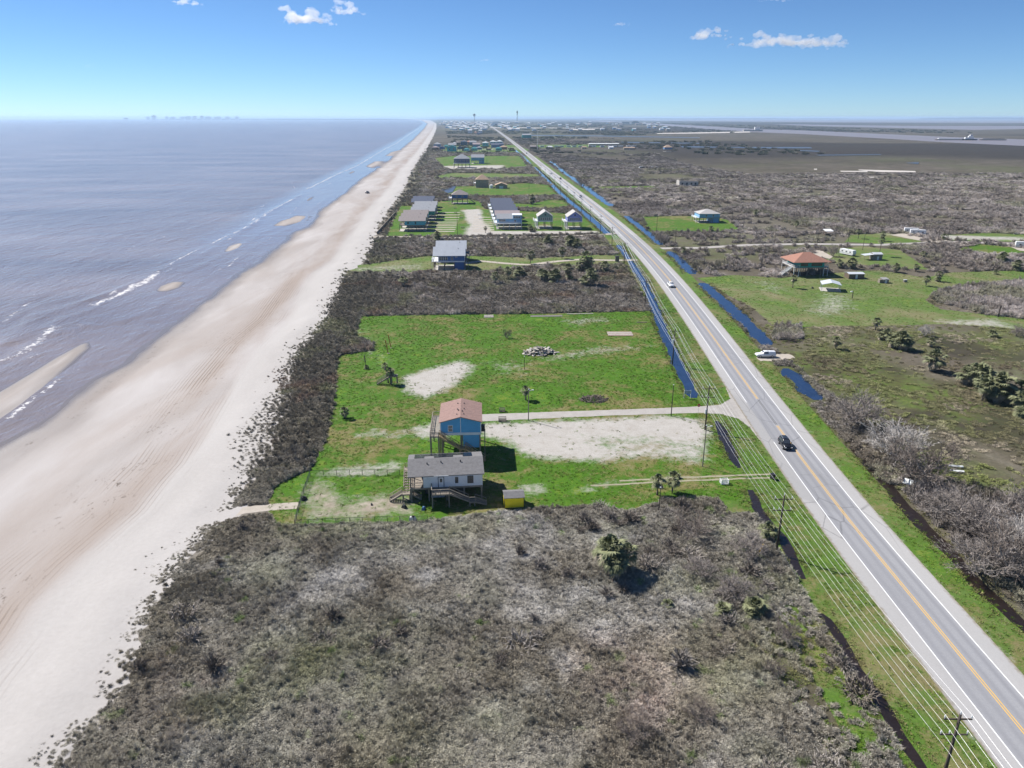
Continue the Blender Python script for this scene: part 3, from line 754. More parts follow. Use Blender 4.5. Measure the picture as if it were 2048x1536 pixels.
FAR_WATER = [('waterway', [(2048.5, 2641.2), (1833.4, 2524.7), (1776.2, 2862.8), (1803.4, 3399.3), (1847.8, 4338.2), (1768.6, 4813.0), (2011.2, 7584.0), (2843.4, 19082.1), (2234.8, 16360.1), (1910.7, 9927.2), (1450.6, 4931.8), (1373.9, 3897.6), (1432.2, 3467.2), (1416.8, 2665.3), (1385.2, 2227.3), (1415.0, 1943.0), (1410.1, 1810.5)], M_BAY),
             ('bay_water', [(4191.1, 28638.8), (3839.9, 17565.9), (4689.7, 13359.7), (5476.6, 11295.0), (7688.6, 10162.3), (102264.0, 124178.3), (69141.7, 125443.2), (19458.3, 127340.7)], M_BAY),
             ('waterway', [(3295.3, 8717.5), (3532.9, 7277.9), (3878.7, 6608.4), (4974.7, 6566.5), (3843.8, 5068.3), (2935.3, 4474.1), (2891.3, 5354.2), (2870.4, 6646.9)], M_BAY),
             ('pond', [(599.0, 1905.6), (823.6, 1890.4), (794.9, 1809.6), (642.1, 1809.4)], M_POND), ('pond', [(515.5, 1977.3), (596.7, 1919.0), (571.8, 1858.2), (495.9, 1877.0)], M_POND), ('pond', [(417.3, 2311.3), (634.7, 2210.8), (617.7, 2151.0), (418.8, 2236.9)], M_POND),
             ('pond', [(201.3, 3260.8), (464.8, 3159.2), (809.5, 2825.8), (785.9, 2742.7), (445.0, 3023.7), (192.5, 3117.1)], M_POND), ('pond', [(659.8, 1486.4), (804.0, 1510.1), (795.1, 1485.3), (658.3, 1460.2)], M_POND), ('pond', [(691.0, 1214.9), (721.9, 1227.8), (697.0, 1187.4)], M_POND), ('pond', [(715.6, 1720.7), (749.8, 1666.5), (729.0, 1629.6), (705.3, 1668.2)], M_POND),
             ('pond', [(-45.3, 782.3), (-37.7, 823.5), (-29.6, 810.9), (-30.8, 744.1), (-39.9, 729.4)], M_POND), ('salt_flat', [(497.0, 1032.8), (532.8, 1026.4), (523.1, 1007.2), (489.2, 1013.4)], M_FLAT), ('salt_flat', [(535.3, 1057.1), (598.7, 1023.9), (586.4, 1000.0), (540.1, 1006.6), (527.7, 1041.8)], M_FLAT), ('salt_flat', [(481.2, 924.8), (495.6, 924.2), (486.8, 908.5), (474.5, 909.0)], M_FLAT),
             ('salt_flat', [(820.0, 3603.2), (1423.0, 4037.7), (1328.0, 3766.8), (1012.1, 3538.7), (796.5, 3459.0)], M_FLAT), ('salt_flat', [(533.7, 4966.9), (728.1, 4959.4), (669.7, 4560.6), (505.8, 4566.9)], M_FLAT), ('salt_flat', [(478.7, 1075.4), (483.1, 1075.2), (473.8, 1054.2), (469.6, 1054.4)], M_FLAT), ('salt_flat', [(-59.8, 6044.9), (129.4, 5734.2), (833.0, 5432.8), (802.4, 5232.5), (122.1, 5408.2)], M_FLAT)]
for i, (nm, p, m) in enumerate(FAR_WATER):
    struct(nm, sheet_mesh(nm, p, 0.25 + 0.01 * i, m, 0, 0, None))

# ---------------------------------------------------------------- roads, drives, markings
me = ribbon_mesh('highway', ROAD, road_w[0], road_w[1], 0.1, M_ROAD, 'u')
highway = struct('highway', me)
def paint_material(name, rgb, wear=0.35):
    t = NT(name, 0.7, 0.3)
    return t.base(t.mix(t.remap(t.noise(1.6, 6, 0.8), 0.5, 0.75, 0, wear), rgb, (0.3, 0.3, 0.3)))
M_WHITE_PAINT = paint_material('white_road_paint', (0.8, 0.8, 0.78))
M_YELLOW_PAINT = paint_material('yellow_road_paint', (0.66, 0.40, 0.09), 0.75)
M_BLACK_PAINT = paint_material('blacked_out_line', (0.06, 0.06, 0.06), 0.2)
def line_on_road(name, y0, y1, off, w, m, z=0.108):
    o = put(name, ribbon_mesh(name, road_strip(y0, y1), off - w/2, off + w/2, z, m), highway)
    return o
line_on_road('edge_line', 20, 149, -3.55, 0.16, M_WHITE_PAINT)
line_on_road('edge_line', 173.5, 5000, -3.55, 0.16, M_WHITE_PAINT)
line_on_road('edge_line', 20, 5000, 3.6, 0.16, M_WHITE_PAINT)
for o in (-0.17, 0.17):
    line_on_road('centre_line', 20, 158.5, o, 0.15, M_YELLOW_PAINT)
    line_on_road('centre_line', 176, 2500, o, 0.15, M_YELLOW_PAINT)
    line_on_road('blacked_out_line', 159, 175.5, o, 0.13, M_BLACK_PAINT)
struct('driveway', sheet_mesh('driveway', DRIVE_HOME, 0.036, M_DRIVE, 0, 0.12, 1.5))
for ln in DRIVE_FRONT:
    struct('wheel_track', ribbon_mesh('wheel_track', densify(ln, 2, 0.16, False), -0.3, 0.3, 0.03, M_RUT))
struct('side_road', ribbon_mesh('side_road', densify(SIDE_ROAD, 8, 0.2, False), -3.0, 3.0, 0.085, M_DRIVE))
struct('track', ribbon_mesh('track', densify(TRACK_GREY, 5, 0.3, False), -1.9, 1.9, 0.07, M_TRACK))
struct('lane', ribbon_mesh('lane', densify(PLAT_ROAD, 6, 0.3, False), -2.4, 2.4, 0.075, M_TRACK))
struct('turnout', sheet_mesh('turnout', TURNOUT, 0.03, M_TRACK, 0, 0.3, 1.5))
struct('beach_path', ribbon_mesh('beach_path', densify(BEACH_PATH, 2, 0.3, False), -1.3, 1.3, 0.034, M_TRACK))
struct('driveway', sheet_mesh('driveway', [(257.5, 455.0), (273.2, 462.9), (282.6, 422.8), (284.6, 412.0), (270.2, 412.6), (262.1, 434.8)], 0.12, M_TRACK, 0, 0.4, 4))
struct('driveway', sheet_mesh('driveway', [(306.3, 421.9), (324.1, 421.2), (302.4, 391.3), (299.1, 394.7)], 0.12, M_TRACK, 0, 0.4, 4))
struct('driveway', sheet_mesh('driveway', [(179.0, 402.5), (188.8, 402.1), (186.7, 381.9), (182.0, 374.7), (175.2, 383.8)], 0.12, M_TRACK, 0, 0.4, 4))
struct('driveway', sheet_mesh('driveway', [(260.4, 394.5), (276.8, 389.1), (272.5, 381.6), (262.4, 386.6)], 0.12, M_TRACK, 0, 0.4, 4))

# gravel parking strips between the court and the rental houses
for i, yy in enumerate((481, 489, 498, 507, 516, 526, 538, 552, 567, 582)):
    for x0, x1 in ((-39 + (4 if i > 4 else 0), -19.5 + i * .1), (-7.5, 6.5)):
        if x0 < -10 or i < 8:
            p = [(x0, yy - 1.5), (x1, yy - 1.6), (x1 + .6, yy + 1.5), (x0, yy + 1.6)]
            struct('parking_strip', sheet_mesh('parking_strip', p, 0.05, M_TRACK, 0, 0.25, 2.5))

# ================================================================== vegetation
def leaf_material(name, gain=1.0, rough=0.85):
    """colour comes from each plant's own tint, varied per leaf by noise"""
    t = NT(name, rough, 0.12)
    c = t.attr('tint', 'INSTANCER', 'Color')
    n = t.math('ADD', t.math('MULTIPLY', t.noise(2.2, 2, 0.6), 0.5), t.math('MULTIPLY', t.noise(9.0, 2, 0.7), 0.5))
    k = t.remap(n, 0.36, 0.64, 0.6 * gain, 2.0 * gain)
    v = t.n('ShaderNodeVectorMath', operation='SCALE')
    t.put(v.inputs[0], c); t.put(v.inputs[3], k)
    return t.base(v.outputs[0])
M_TINT = leaf_material('dry_brush')

def blades(n, rad, h, w, lean=0.6, seed=0, flop=0.0, dome=0.0):
    """clump of narrow blades: every blade two triangles pairs, bent once"""
    r = random.Random(seed)
    v, f = [], []
    for i in range(n):
        a, q = r.uniform(0, 6.283), rad * math.sqrt(r.random())
        bx, by = q * math.cos(a), q * math.sin(a)
        l = h * r.uniform(0.55, 1.1) * (1 - dome * (q / rad) ** 2)
        d = a + r.gauss(0, 0.9)
        ln = lean * r.uniform(0.2, 1.2)
        mx, my, mz = bx + math.cos(d) * l * ln * 0.4, by + math.sin(d) * l * ln * 0.4, l * 0.6
        tx, ty, tz = bx + math.cos(d) * l * ln, by + math.sin(d) * l * ln, l * (1.0 - flop * r.random())
        s = d + 1.57 + r.gauss(0, 0.6)
        ww = w * r.uniform(0.6, 1.4)
        ox, oy = math.cos(s) * ww / 2, math.sin(s) * ww / 2
        k = len(v)
        v += [(bx-ox, by-oy, -0.05), (bx+ox, by+oy, -0.05), (mx-ox, my-oy, mz), (mx+ox, my+oy, mz), (tx, ty, tz)]
        f += [(k, k+1, k+3, k+2), (k+2, k+3, k+4)]
    return v, f

def twigs(n, rad, h, w, seed=0, up=0.7):
    """bare rounded shrub: rays from a base that fork into finer rays"""
    r = random.Random(seed)
    v, f = [], []
    def seg(p, q, w0, w1):
        d = (q - p)
        s = d.cross(Vector((r.gauss(0, 1), r.gauss(0, 1), r.gauss(0, 1))))
        if s.length < 1e-4: return
        s.normalize()
        k = len(v)
        v.extend([tuple(p - s*w0/2), tuple(p + s*w0/2), tuple(q + s*w1/2), tuple(q - s*w1/2)])
        f.append((k, k+1, k+2, k+3))
    for i in range(n):
        a, e = r.uniform(0, 6.283), math.asin(min(1, r.uniform(0.12, 1.0) ** up))
        tip = Vector((math.cos(a)*math.cos(e)*rad, math.sin(a)*math.cos(e)*rad, math.sin(e)*h)) * r.uniform(0.7, 1.0)
        p0 = Vector((r.gauss(0, rad*.12), r.gauss(0, rad*.12), -0.05))
        mid = p0.lerp(tip, r.uniform(.45, .6)) + Vector((0, 0, h * .08))
        seg(p0, mid, w * 1.5, w)
        for j in range(4):
            q = mid + (tip - mid) * r.uniform(.6, 1.15) + Vector((r.gauss(0, 1), r.gauss(0, 1), r.gauss(0, .8))) * rad * .2
            q.z = max(q.z, 0.03)
            seg(mid, q, w, w * .55)
            if j < 3:
                m2 = mid.lerp(q, .55)
                seg(m2, m2 + (q - m2) * .7 + Vector((r.gauss(0, 1), r.gauss(0, 1), r.gauss(0, 1))) * rad * .14, w * .7, w * .45)
    return v, f

def leafy(n, rad, h, size, seed=0):
    """dense low bush: small leaf faces over and inside a lumpy dome"""
    r = random.Random(seed)
    v, f = [], []
    for i in range(n):
        a, e = r.uniform(0, 6.283), math.asin(r.uniform(0.02, 1.0))
        q = r.uniform(0.6, 1.0) * (1 + 0.18 * math.sin(3*a + seed) * math.cos(2*e))
        c = Vector((math.cos(a)*math.cos(e)*rad*q, math.sin(a)*math.cos(e)*rad*q, math.sin(e)*h*q))
        n1 = Vector((r.gauss(0, 1), r.gauss(0, 1), r.gauss(0, 1))).normalized()
        n2 = n1.cross(Vector((r.gauss(0, 1), r.gauss(0, 1), r.gauss(0, 1)))).normalized()
        s = size * r.uniform(.6, 1.4)
        k = len(v)
        v += [tuple(c - n1*s), tuple(c + n2*s*.55), tuple(c + n1*s), tuple(c - n2*s*.55)]
        f.append((k, k+1, k+2, k+3))
    return v, f

def proto(name, vf, mat):
    me = bpy.data.meshes.new(name)
    me.from_pydata(vf[0], [], vf[1])
    me.materials.append(mat)
    return bpy.data.objects.new(name, me)

def proto_set(name, objs):
    c = bpy.data.collections.new(name)
    for o in objs: c.objects.link(o)
    return c

def scatter(name, label, cat, x, y, z, scl, tint, pid, coll, tilt=0.12):
    """thousands of small plants nobody could count: one object, plants placed by geometry nodes"""
    n = len(x)
    me = bpy.data.meshes.new(name)
    me.vertices.add(n)
    me.vertices.foreach_set('co', np.stack([x, y, z], -1).astype(np.float32).ravel())
    def vec(nm, typ, arr, key):
        a = me.attributes.new(nm, typ, 'POINT'); a.data.foreach_set(key, arr.astype(np.float32).ravel())
    vec('scl', 'FLOAT_VECTOR', scl, 'vector')
    vec('rot', 'FLOAT_VECTOR', np.stack([RNG.normal(0, tilt, n), RNG.normal(0, tilt, n), RNG.uniform(0, 6.283, n)], -1), 'vector')
    vec('tint', 'FLOAT_COLOR', np.concatenate([tint, np.ones((n, 1))], 1), 'color')
    a = me.attributes.new('pid', 'INT', 'POINT'); a.data.foreach_set('value', pid.astype(np.int32))
    o = put(name, me)
    g = bpy.data.node_groups.new(name, 'GeometryNodeTree')
    g.interface.new_socket('Geometry', in_out='INPUT', socket_type='NodeSocketGeometry')
    g.interface.new_socket('Geometry', in_out='OUTPUT', socket_type='NodeSocketGeometry')
    N = g.nodes.new
    gi, go, ip, ci = N('NodeGroupInput'), N('NodeGroupOutput'), N('GeometryNodeInstanceOnPoints'), N('GeometryNodeCollectionInfo')
    ci.inputs[0].default_value = coll
    ci.inputs['Separate Children'].default_value = True
    ci.inputs['Reset Children'].default_value = True
    def na(nm, typ):
        q = N('GeometryNodeInputNamedAttribute'); q.data_type = typ; q.inputs[0].default_value = nm
        return q.outputs['Attribute']
    L = g.links.new
    L(gi.outputs[0], ip.inputs['Points']); L(ci.outputs[0], ip.inputs['Instance'])
    ip.inputs['Pick Instance'].default_value = True
    L(na('pid', 'INT'), ip.inputs['Instance Index'])
    er = N('FunctionNodeEulerToRotation')
    L(na('rot', 'FLOAT_VECTOR'), er.inputs[0]); L(er.outputs[0], ip.inputs['Rotation'])
    L(na('scl', 'FLOAT_VECTOR'), ip.inputs['Scale'])
    L(ip.outputs[0], go.inputs[0])
    mod = o.modifiers.new('plants', 'NODES'); mod.node_group = g
    return tag(o, label, cat, kind='stuff')

def lerp3(a, b, t):
    t = np.clip(t, 0, 1)[:, None]
    return np.asarray(a) * (1 - t) + np.asarray(b) * t

def jitter_grid(x0, x1, y0, y1, step):
    gx, gy = np.meshgrid(np.arange(x0, x1, step), np.arange(y0, y1, step))
    return gx.ravel() + RNG.uniform(-.6, .6, gx.size) * step, gy.ravel() + RNG.uniform(-.6, .6, gx.size) * step

PALE, GREY, BROWN = (0.46, 0.44, 0.41), (0.35, 0.33, 0.285), (0.25, 0.222, 0.175)
OLIVE, PINK, LEAF = (0.28, 0.275, 0.17), (0.42, 0.345, 0.295), (0.17, 0.26, 0.05)
DRY = proto_set('brush_plants', [proto('tuft_a', blades(130, .62, .62, .05, .9, 1, .5), M_TINT), proto('tuft_b', blades(130, .65, .5, .05, 1.2, 2, .7), M_TINT),
                                 proto('shrub_c', twigs(42, .75, .75, .045, 3), M_TINT), proto('shrub_d', twigs(46, .7, .95, .045, 4), M_TINT),
                                 proto('bush_e', leafy(230, .6, .55, .085, 5), M_TINT), proto('bush_f', leafy(230, .7, .45, .085, 6), M_TINT)])
P_PALE = [([(-42.7, 106.2), (-24.5, 112.4), (2.2, 115.6), (23.9, 113.1), (17.3, 105.4), (26.0, 97.9), (33.6, 85.5), (21.6, 77.8), (8.5, 82.2), (-6.1, 95.2), (-21.0, 92.1), (-30.4, 87.9), (-37.7, 86.0)], 12, 1.0), ([(-5.5, 82.7), (8.0, 76.4), (21.6, 77.8), (27.6, 70.5), (26.2, 61.9), (21.1, 62.1), (13.6, 69.4), (-1.9, 71.6)], 8, 0.6), ([(-34.8, 68.2), (-26.0, 70.9), (-20.1, 66.2), (-21.9, 63.7), (-32.2, 64.1)], 6, 0.7)]
P_PINK = [([(14.1, 82.0), (24.8, 82.6), (25.2, 75.8), (25.7, 68.2), (19.4, 67.6), (13.8, 71.0)], 5, 0.9), ([(-45.6, 81.3), (-38.8, 83.0), (-34.6, 74.5), (-40.9, 73.1)], 4, 0.7), ([(-46.7, 75.0), (-40.0, 75.6), (-35.6, 70.5), (-42.0, 68.5)], 4, 0.55)]
P_OLIVE = [([(-38.0, 117.2), (-7.0, 117.4), (2.2, 115.6), (-6.6, 109.4), (-24.5, 112.4), (-37.6, 109.0)], 4, 0.8), ([(-41.4, 104.7), (-35.5, 107.4), (-30.7, 101.4), (-35.7, 96.3)], 4, 0.7), ([(-31.0, 84.7), (-16.0, 88.5), (-5.4, 79.8), (-14.1, 73.8), (-27.3, 76.0)], 9, 0.75), ([(24.6, 81.6), (38.3, 86.4), (39.5, 78.0), (32.0, 72.0), (26.4, 70.5)], 6, 0.8), ([(-23.1, 74.1), (1.3, 73.2), (12.5, 62.4), (-21.9, 63.7)], 8, 0.5)]
def near_tint(x, y):
    n1, n2, n3 = fbm(x, y, 16, 70), fbm(x, y, 5, 71), fbm(x, y, 1.6, 72, 2)
    pale = np.zeros(x.size); pink = np.zeros(x.size); ol = np.zeros(x.size)
    for p, w, k in P_PALE: pale = np.maximum(pale, k * soft(p, x, y, w))
    for p, w, k in P_PINK: pink = np.maximum(pink, k * soft(p, x, y, w))
    for p, w, k in P_OLIVE: ol = np.maximum(ol, k * soft(p, x, y, w))
    c = lerp3(BROWN, GREY, (n1 - .3) * 2.6)
    c = lerp3(c, PALE, (pale * .75 + (n2 - .5) * 1.1) * (pale > .05) + (n2 - .66) * 1.6)
    c = lerp3(c, OLIVE, ol * np.clip((n2 - .28) * 3, 0, 1) + np.clip((n1 - .56) * 4, 0, .6) * (1 - pale))
    c = lerp3(c, PINK, pink * np.clip((n2 - .3) * 3, 0, 1))
    c = lerp3(c, LEAF, np.clip((fbm(x, y, 2.2, 75) - .72) * 7, 0, .6) * (pale < .6))
    edge = np.clip(1 - (x - XD(y) - 4) / 16, 0, 1) * (x < XD(y) + 26)
    c = lerp3(c, (0.26, 0.235, 0.175), edge * np.clip(n2 * 1.5, 0, 1) * .8)
    c = lerp3(c, (0.46, 0.425, 0.36), np.clip(1 - (x - XD(y) + 1.5) / 9, 0, .9))
    return c * (0.75 + 0.5 * n3)[:, None], pale, ol

# --- foreground scrub between the camera and the yards
x, y = jitter_grid(-75, 56, 44, 140, 0.46)
ok = (x > XD(y) - 2) & ~keep_clear(x, y) & (y < 128 + 12 * (x < -36))
dd = x - XD(y)
fringe = np.clip((dd + 1.5) / (5 + 13 * fbm(x, y, 9, 80)), 0, 1)
ok &= RNG.random(x.size) < fringe ** 2.6 * (.35 + 1.6 * (fbm(x, y, 2.4, 81) > .5)) + (fringe > .98)
GRASSY = [([(47.0, 95.1), (49.3, 87.7), (49.5, 78.6), (49.6, 67.3), (49.4, 60.4), (40.3, 60.7), (38.3, 68.5), (35.8, 75.4), (36.8, 82.1), (42.9, 89.7)], 4, .93), ([(35.1, 117.9), (48.2, 120.2), (50.1, 112.1), (41.9, 101.5), (36.1, 104.6)], 4, .45)]
for p_, w_, k_ in GRASSY: ok &= RNG.random(x.size) > k_ * soft(p_, x, y, w_)
x, y = x[ok], y[ok]
tint, pale, ol = near_tint(x, y)
n = x.size
r = RNG.random(n)
shrubby = np.clip((fbm(x, y, 9, 84) - .46) * 5, 0, 1) * (1 - .7 * pale)
pid = np.where(r < .42 - .3 * shrubby, 0, np.where(r < .74 - .4 * shrubby, 1, np.where(r < .9, 2, 3)))
pid = np.where((RNG.random(n) < .25 + .6 * ol), 4 + (RNG.random(n) < .5), pid)
hgt = (0.55 + 0.75 * fbm(x, y, 7, 86) ** 1.6 + 0.4 * shrubby)
fr = np.clip((x - XD(y) + 1.5) / 16, .45, 1)
scl = np.stack([fr * RNG.uniform(.65, 1.15, n), fr * RNG.uniform(.65, 1.15, n), fr * hgt * RNG.uniform(.7, 1.25, n)], -1)
# bigger separate shrubs standing out of the mat, most of them towards the road
bx, by = RNG.uniform(-62, 52, 420), RNG.uniform(52, 126, 420)
kb = (bx > XD(by) + 8) & ~keep_clear(bx, by) & (RNG.random(420) < np.clip((bx + 10) / 50, .1, 1)) & (fbm(bx, by, 14, 88) > .42)
bx, by = bx[kb], by[kb]; m_ = bx.size
x, y, pid = np.concatenate([x, bx]), np.concatenate([y, by]), np.concatenate([pid, RNG.integers(2, 5, m_)])
tint = np.concatenate([tint, lerp3((0.13, 0.11, 0.09), (0.24, 0.215, 0.19), RNG.random(m_))])
bs = RNG.uniform(1.5, 3.1, m_)
scl = np.concatenate([scl, np.stack([bs, bs, bs * RNG.uniform(.75, 1.05, m_)], -1)]); n = x.size
scatter('scrub', 'grey and olive winter scrub filling the foreground', 'scrub', x, y, np.zeros(n), scl, tint, pid, DRY)
print('foreground scrub', n)

# --- dune belt and the brushy lots up the coast
x, y = jitter_grid(-80, 92, 120, 330, 0.95)
x2, y2 = jitter_grid(-110, 92, 330, 760, 2.0)
x3, y3 = jitter_grid(-190, 92, 760, 2100, 5.0)
x, y = np.concatenate([x, x2, x3]), np.concatenate([y, y2, y3])
ok = (x > XD(y) - 3) & ~keep_clear(x, y) & ~((y < 128 + 12 * (x < -36)))
dd = x - XD(y)
wd = np.clip(y / 25, 6, 30)
fringe = np.clip((dd + 2) / (wd * (.3 + 1.2 * fbm(x, y * .45, 12, 90))), 0, 1)
ok &= RNG.random(x.size) < fringe ** 3.0 * (.3 + 1.7 * (fbm(x, y, 3.5, 91) > .5)) + (fringe > .98)
x, y = x[ok], y[ok]
n = x.size
n1, n2 = fbm(x, y, 20, 92), fbm(x, y, 6, 93)
dune = np.clip(1 - (x - XD(y) - 22) / 10, 0, 1)
c = lerp3((0.20, 0.172, 0.135), (0.32, 0.29, 0.25), (n1 - .3) * 2.2)
c = lerp3(c, (0.2, 0.182, 0.14), dune * .75)
c = lerp3(c, (0.44, 0.41, 0.345), np.clip(1 - (x - XD(y) + 2) / 11, 0, .95))
c = lerp3(c, (0.44, 0.40, 0.36), np.clip((n2 - .56) * 5, 0, .9) * (1 - .8 * dune))
c = lerp3(c, OLIVE, np.clip((fbm(x, y, 11, 94) - .57) * 5, 0, .7))
c = lerp3(c, (0.30, 0.21, 0.16), np.clip((fbm(x, y, 14, 95) - .64) * 5, 0, .5))
c = c * RNG.uniform(.72, 1.25, n)[:, None]
size = np.where(y < 330, 1.25, np.where(y < 760, 2.3, 5.2))
zz = np.where(y < 330, 1.0, np.where(y < 760, 1.35, 2.0)) * (0.7 + 1.3 * n2)
fr = np.clip((x - XD(y) + 2) / 16, .5, 1)
scl = np.stack([fr * size * RNG.uniform(.8, 1.3, n), fr * size * RNG.uniform(.8, 1.3, n), fr * zz * RNG.uniform(.75, 1.3, n)], -1)
r = RNG.random(n)
pid = np.where(r < .2, 0, np.where(r < .38, 1, np.where(r < .62, 2, np.where(r < .8, 3, np.where(r < .9, 4, 5)))))
scatter('dune_brush', 'dark dune brush and rough lots between beach and highway', 'brush', x, y, np.zeros(n), scl, c, pid, DRY)
print('dune brush', n)

# --- brushland inland of the highway
x, y = jitter_grid(78, 300, 50, 330, 1.25)
x2, y2 = jitter_grid(98, 560, 330, 640, 2.5)
x3, y3 = jitter_grid(98, 1000, 640, 1400, 4.6)
x4, y4 = jitter_grid(100, 2000, 1400, 2700, 9.0)
x3, y3 = np.concatenate([x3, x4]), np.concatenate([y3, y4])
x, y = np.concatenate([x, x2, x3]), np.concatenate([y, y2, y3])
ok = (x > RX(y) + 15.5) & ~keep_clear(x, y) & (x < y * 0.82 + 30)
for nm, p, m in FAR_WATER: ok &= ~inside(p, x, y)
THICKET = [[(187.5, 296.5), (208.3, 312.5), (234.1, 320.1), (259.7, 332.7), (200.5, 251.3), (187.6, 251.8), (186.8, 268.2), (181.8, 279.8)], [(212.9, 393.2), (231.0, 400.5), (256.3, 399.5), (276.8, 382.9), (258.0, 355.2), (227.1, 351.2), (208.9, 359.8)], [(60.3, 108.4), (73.5, 120.2), (93.1, 129.7), (104.3, 119.0), (79.4, 84.8), (78.3, 94.6), (79.9, 111.0)],
           [(100.0, 342.4), (112.8, 374.5), (138.9, 373.5), (151.9, 366.0), (138.5, 340.9), (114.5, 338.2)], [(96.2, 229.7), (102.8, 244.8), (111.7, 244.5), (106.9, 230.4)]]
thick = np.zeros(x.size, bool)
for p in THICKET: thick |= inside(p, x, y)
nearr = (y < 330) & ~thick
lowcut = fbm(x, y, 10, 101)
ok &= ~(nearr & (lowcut < .5) & (RNG.random(x.size) < .75))
ok &= ~(nearr & (RNG.random(x.size) < .3))
ok &= ~((y > 980) & (x > 260 + (y - 980) * .05 + 160 * fbm(x, y, 200, 140)))
farmix = fbm(x, y, 120, 102)
ok &= ~((y > 900) & (farmix > .56))
ok &= ~((y > 420) & (fbm(x, y * 1.6, 26, 112) > .61))
ok &= ~((y > 330) & (y < 460) & (x < 235) & (lowcut < .52))
x, y, thick, nearr = x[ok], y[ok], thick[ok], nearr[ok]
n = x.size
n1, n2 = fbm(x, y, 34, 103), fbm(x, y, 7, 104)
c = lerp3((0.27, 0.235, 0.205), (0.45, 0.405, 0.37), (n1 - .3) * 2.3)
c = lerp3(c, (0.2, 0.17, 0.14), np.clip((n2 - .5) * 4, 0, .8))
c = lerp3(c, OLIVE, np.clip((fbm(x, y, 17, 105) - .58) * 5, 0, .6))
nt = lerp3((0.16, 0.13, 0.09), (0.2, 0.22, 0.08), (n1 - .3) * 2.5)
nt = lerp3(nt, (0.33, 0.28, 0.22), np.clip((fbm(x, y, 12, 107) - .58) * 6, 0, .8))
c = np.where(nearr[:, None], nt, c * np.clip(1.12 - (y - 500) / 1800, .6, 1)[:, None])
c = np.where((thick & (y < 200))[:, None], c * .78, c)
c = c * RNG.uniform(.72, 1.28, n)[:, None]
size = np.where(y < 330, np.where(thick, 1.6, 1.2), np.where(y < 640, 2.5, np.where(y < 1400, 4.2, 7.5)))
zz = np.where(nearr, .55, np.where(y < 330, 2.0, np.where(y < 640, 1.9, np.where(y < 1400, 1.8, 2.2)))) * (0.55 + 1.1 * n2)
scl = np.stack([size * RNG.uniform(.8, 1.3, n), size * RNG.uniform(.8, 1.3, n), zz * RNG.uniform(.75, 1.3, n)], -1)
r = RNG.random(n)
pid = np.where(nearr, np.where(r < .4, 0, np.where(r < .75, 1, 4)), np.where(r < .45, 2, np.where(r < .85, 3, np.where(r < .93, 4, 0))))
scatter('brushland', 'wide grey leafless brushland inland of the highway', 'brush', x, y, np.zeros(n), scl, c, pid, DRY)
print('brushland', n)

# --- coarse grass tufts and weeds standing in the mown lawns and on the verges
TUFT = proto_set('grass_plants', [proto('grass_a', blades(26, .34, .2, .045, 1.1, 61, .5), M_TINT), proto('grass_b', blades(22, .42, .15, .05, 1.4, 62, .6), M_TINT), proto('weed_c', leafy(24, .3, .16, .06, 63), M_TINT)])
xs_, ys_ = [], []
for p, st in ((LAWN_HOME, 0.95), (LAWN_RED, 1.5), (LAWN_GREY, 2.0)):
    a, b = jitter_grid(min(q[0] for q in p), max(q[0] for q in p), min(q[1] for q in p), max(q[1] for q in p), st)
    k = inside(p, a, b)
    xs_.append(a[k]); ys_.append(b[k])
a, b = jitter_grid(36, 92, 45, 300, 0.95)
k = ((np.abs(a - RX(b) + 12) < 7) | (np.abs(a - RX(b) - 9.5) < 3.2)) & ~inside(DRIVE_HOME, a, b)
xs_.append(a[k]); ys_.append(b[k])
p = GRASSY[0][0]
a, b = jitter_grid(min(q[0] for q in p), max(q[0] for q in p), min(q[1] for q in p), max(q[1] for q in p), .6)
k = inside(p, a, b); xs_.append(a[k]); ys_.append(b[k])
x, y = np.concatenate(xs_), np.concatenate(ys_)
bare = np.zeros(x.size)
for q, w, k in DIRT:
    if k > .6: bare = np.maximum(bare, soft(q, x, y, w))
ok = RNG.random(x.size) > bare * .93
ok &= ~inside(DRIVE_HOME, x, y) & ~inside(TURNOUT, x, y)
ok &= np.abs(x - RX(y)) > 6.6
for ln in DRIVE_FRONT: ok &= segdist(ln, x, y) > .5
for ln, w in DITCH_LEFT + DITCH_RIGHT + DITCH_MUD: ok &= segdist(ln, x, y) > w * .8
ok &= fbm(x, y, 5, 121) + RNG.normal(0, .12, x.size) > .42
x, y = x[ok], y[ok]
n = x.size
n1, n2 = fbm(x, y, 9, 122), fbm(x, y, 2.5, 123)
c = lerp3((0.075, 0.135, 0.015), (0.13, 0.2, 0.025), (n1 - .3) * 2.4)
c = lerp3(c, (0.26, 0.24, 0.11), np.clip((n2 - .55) * 5, 0, .9))
c = c * RNG.uniform(.7, 1.2, n)[:, None]
s_ = RNG.uniform(.7, 1.7, n)
scatter('rough_grass', 'coarse grass tufts and weeds on the lawns and verges', 'grass', x, y, np.zeros(n), np.stack([s_, s_, RNG.uniform(.6, 1.5, n)], -1), c, RNG.integers(0, 3, n), TUFT)
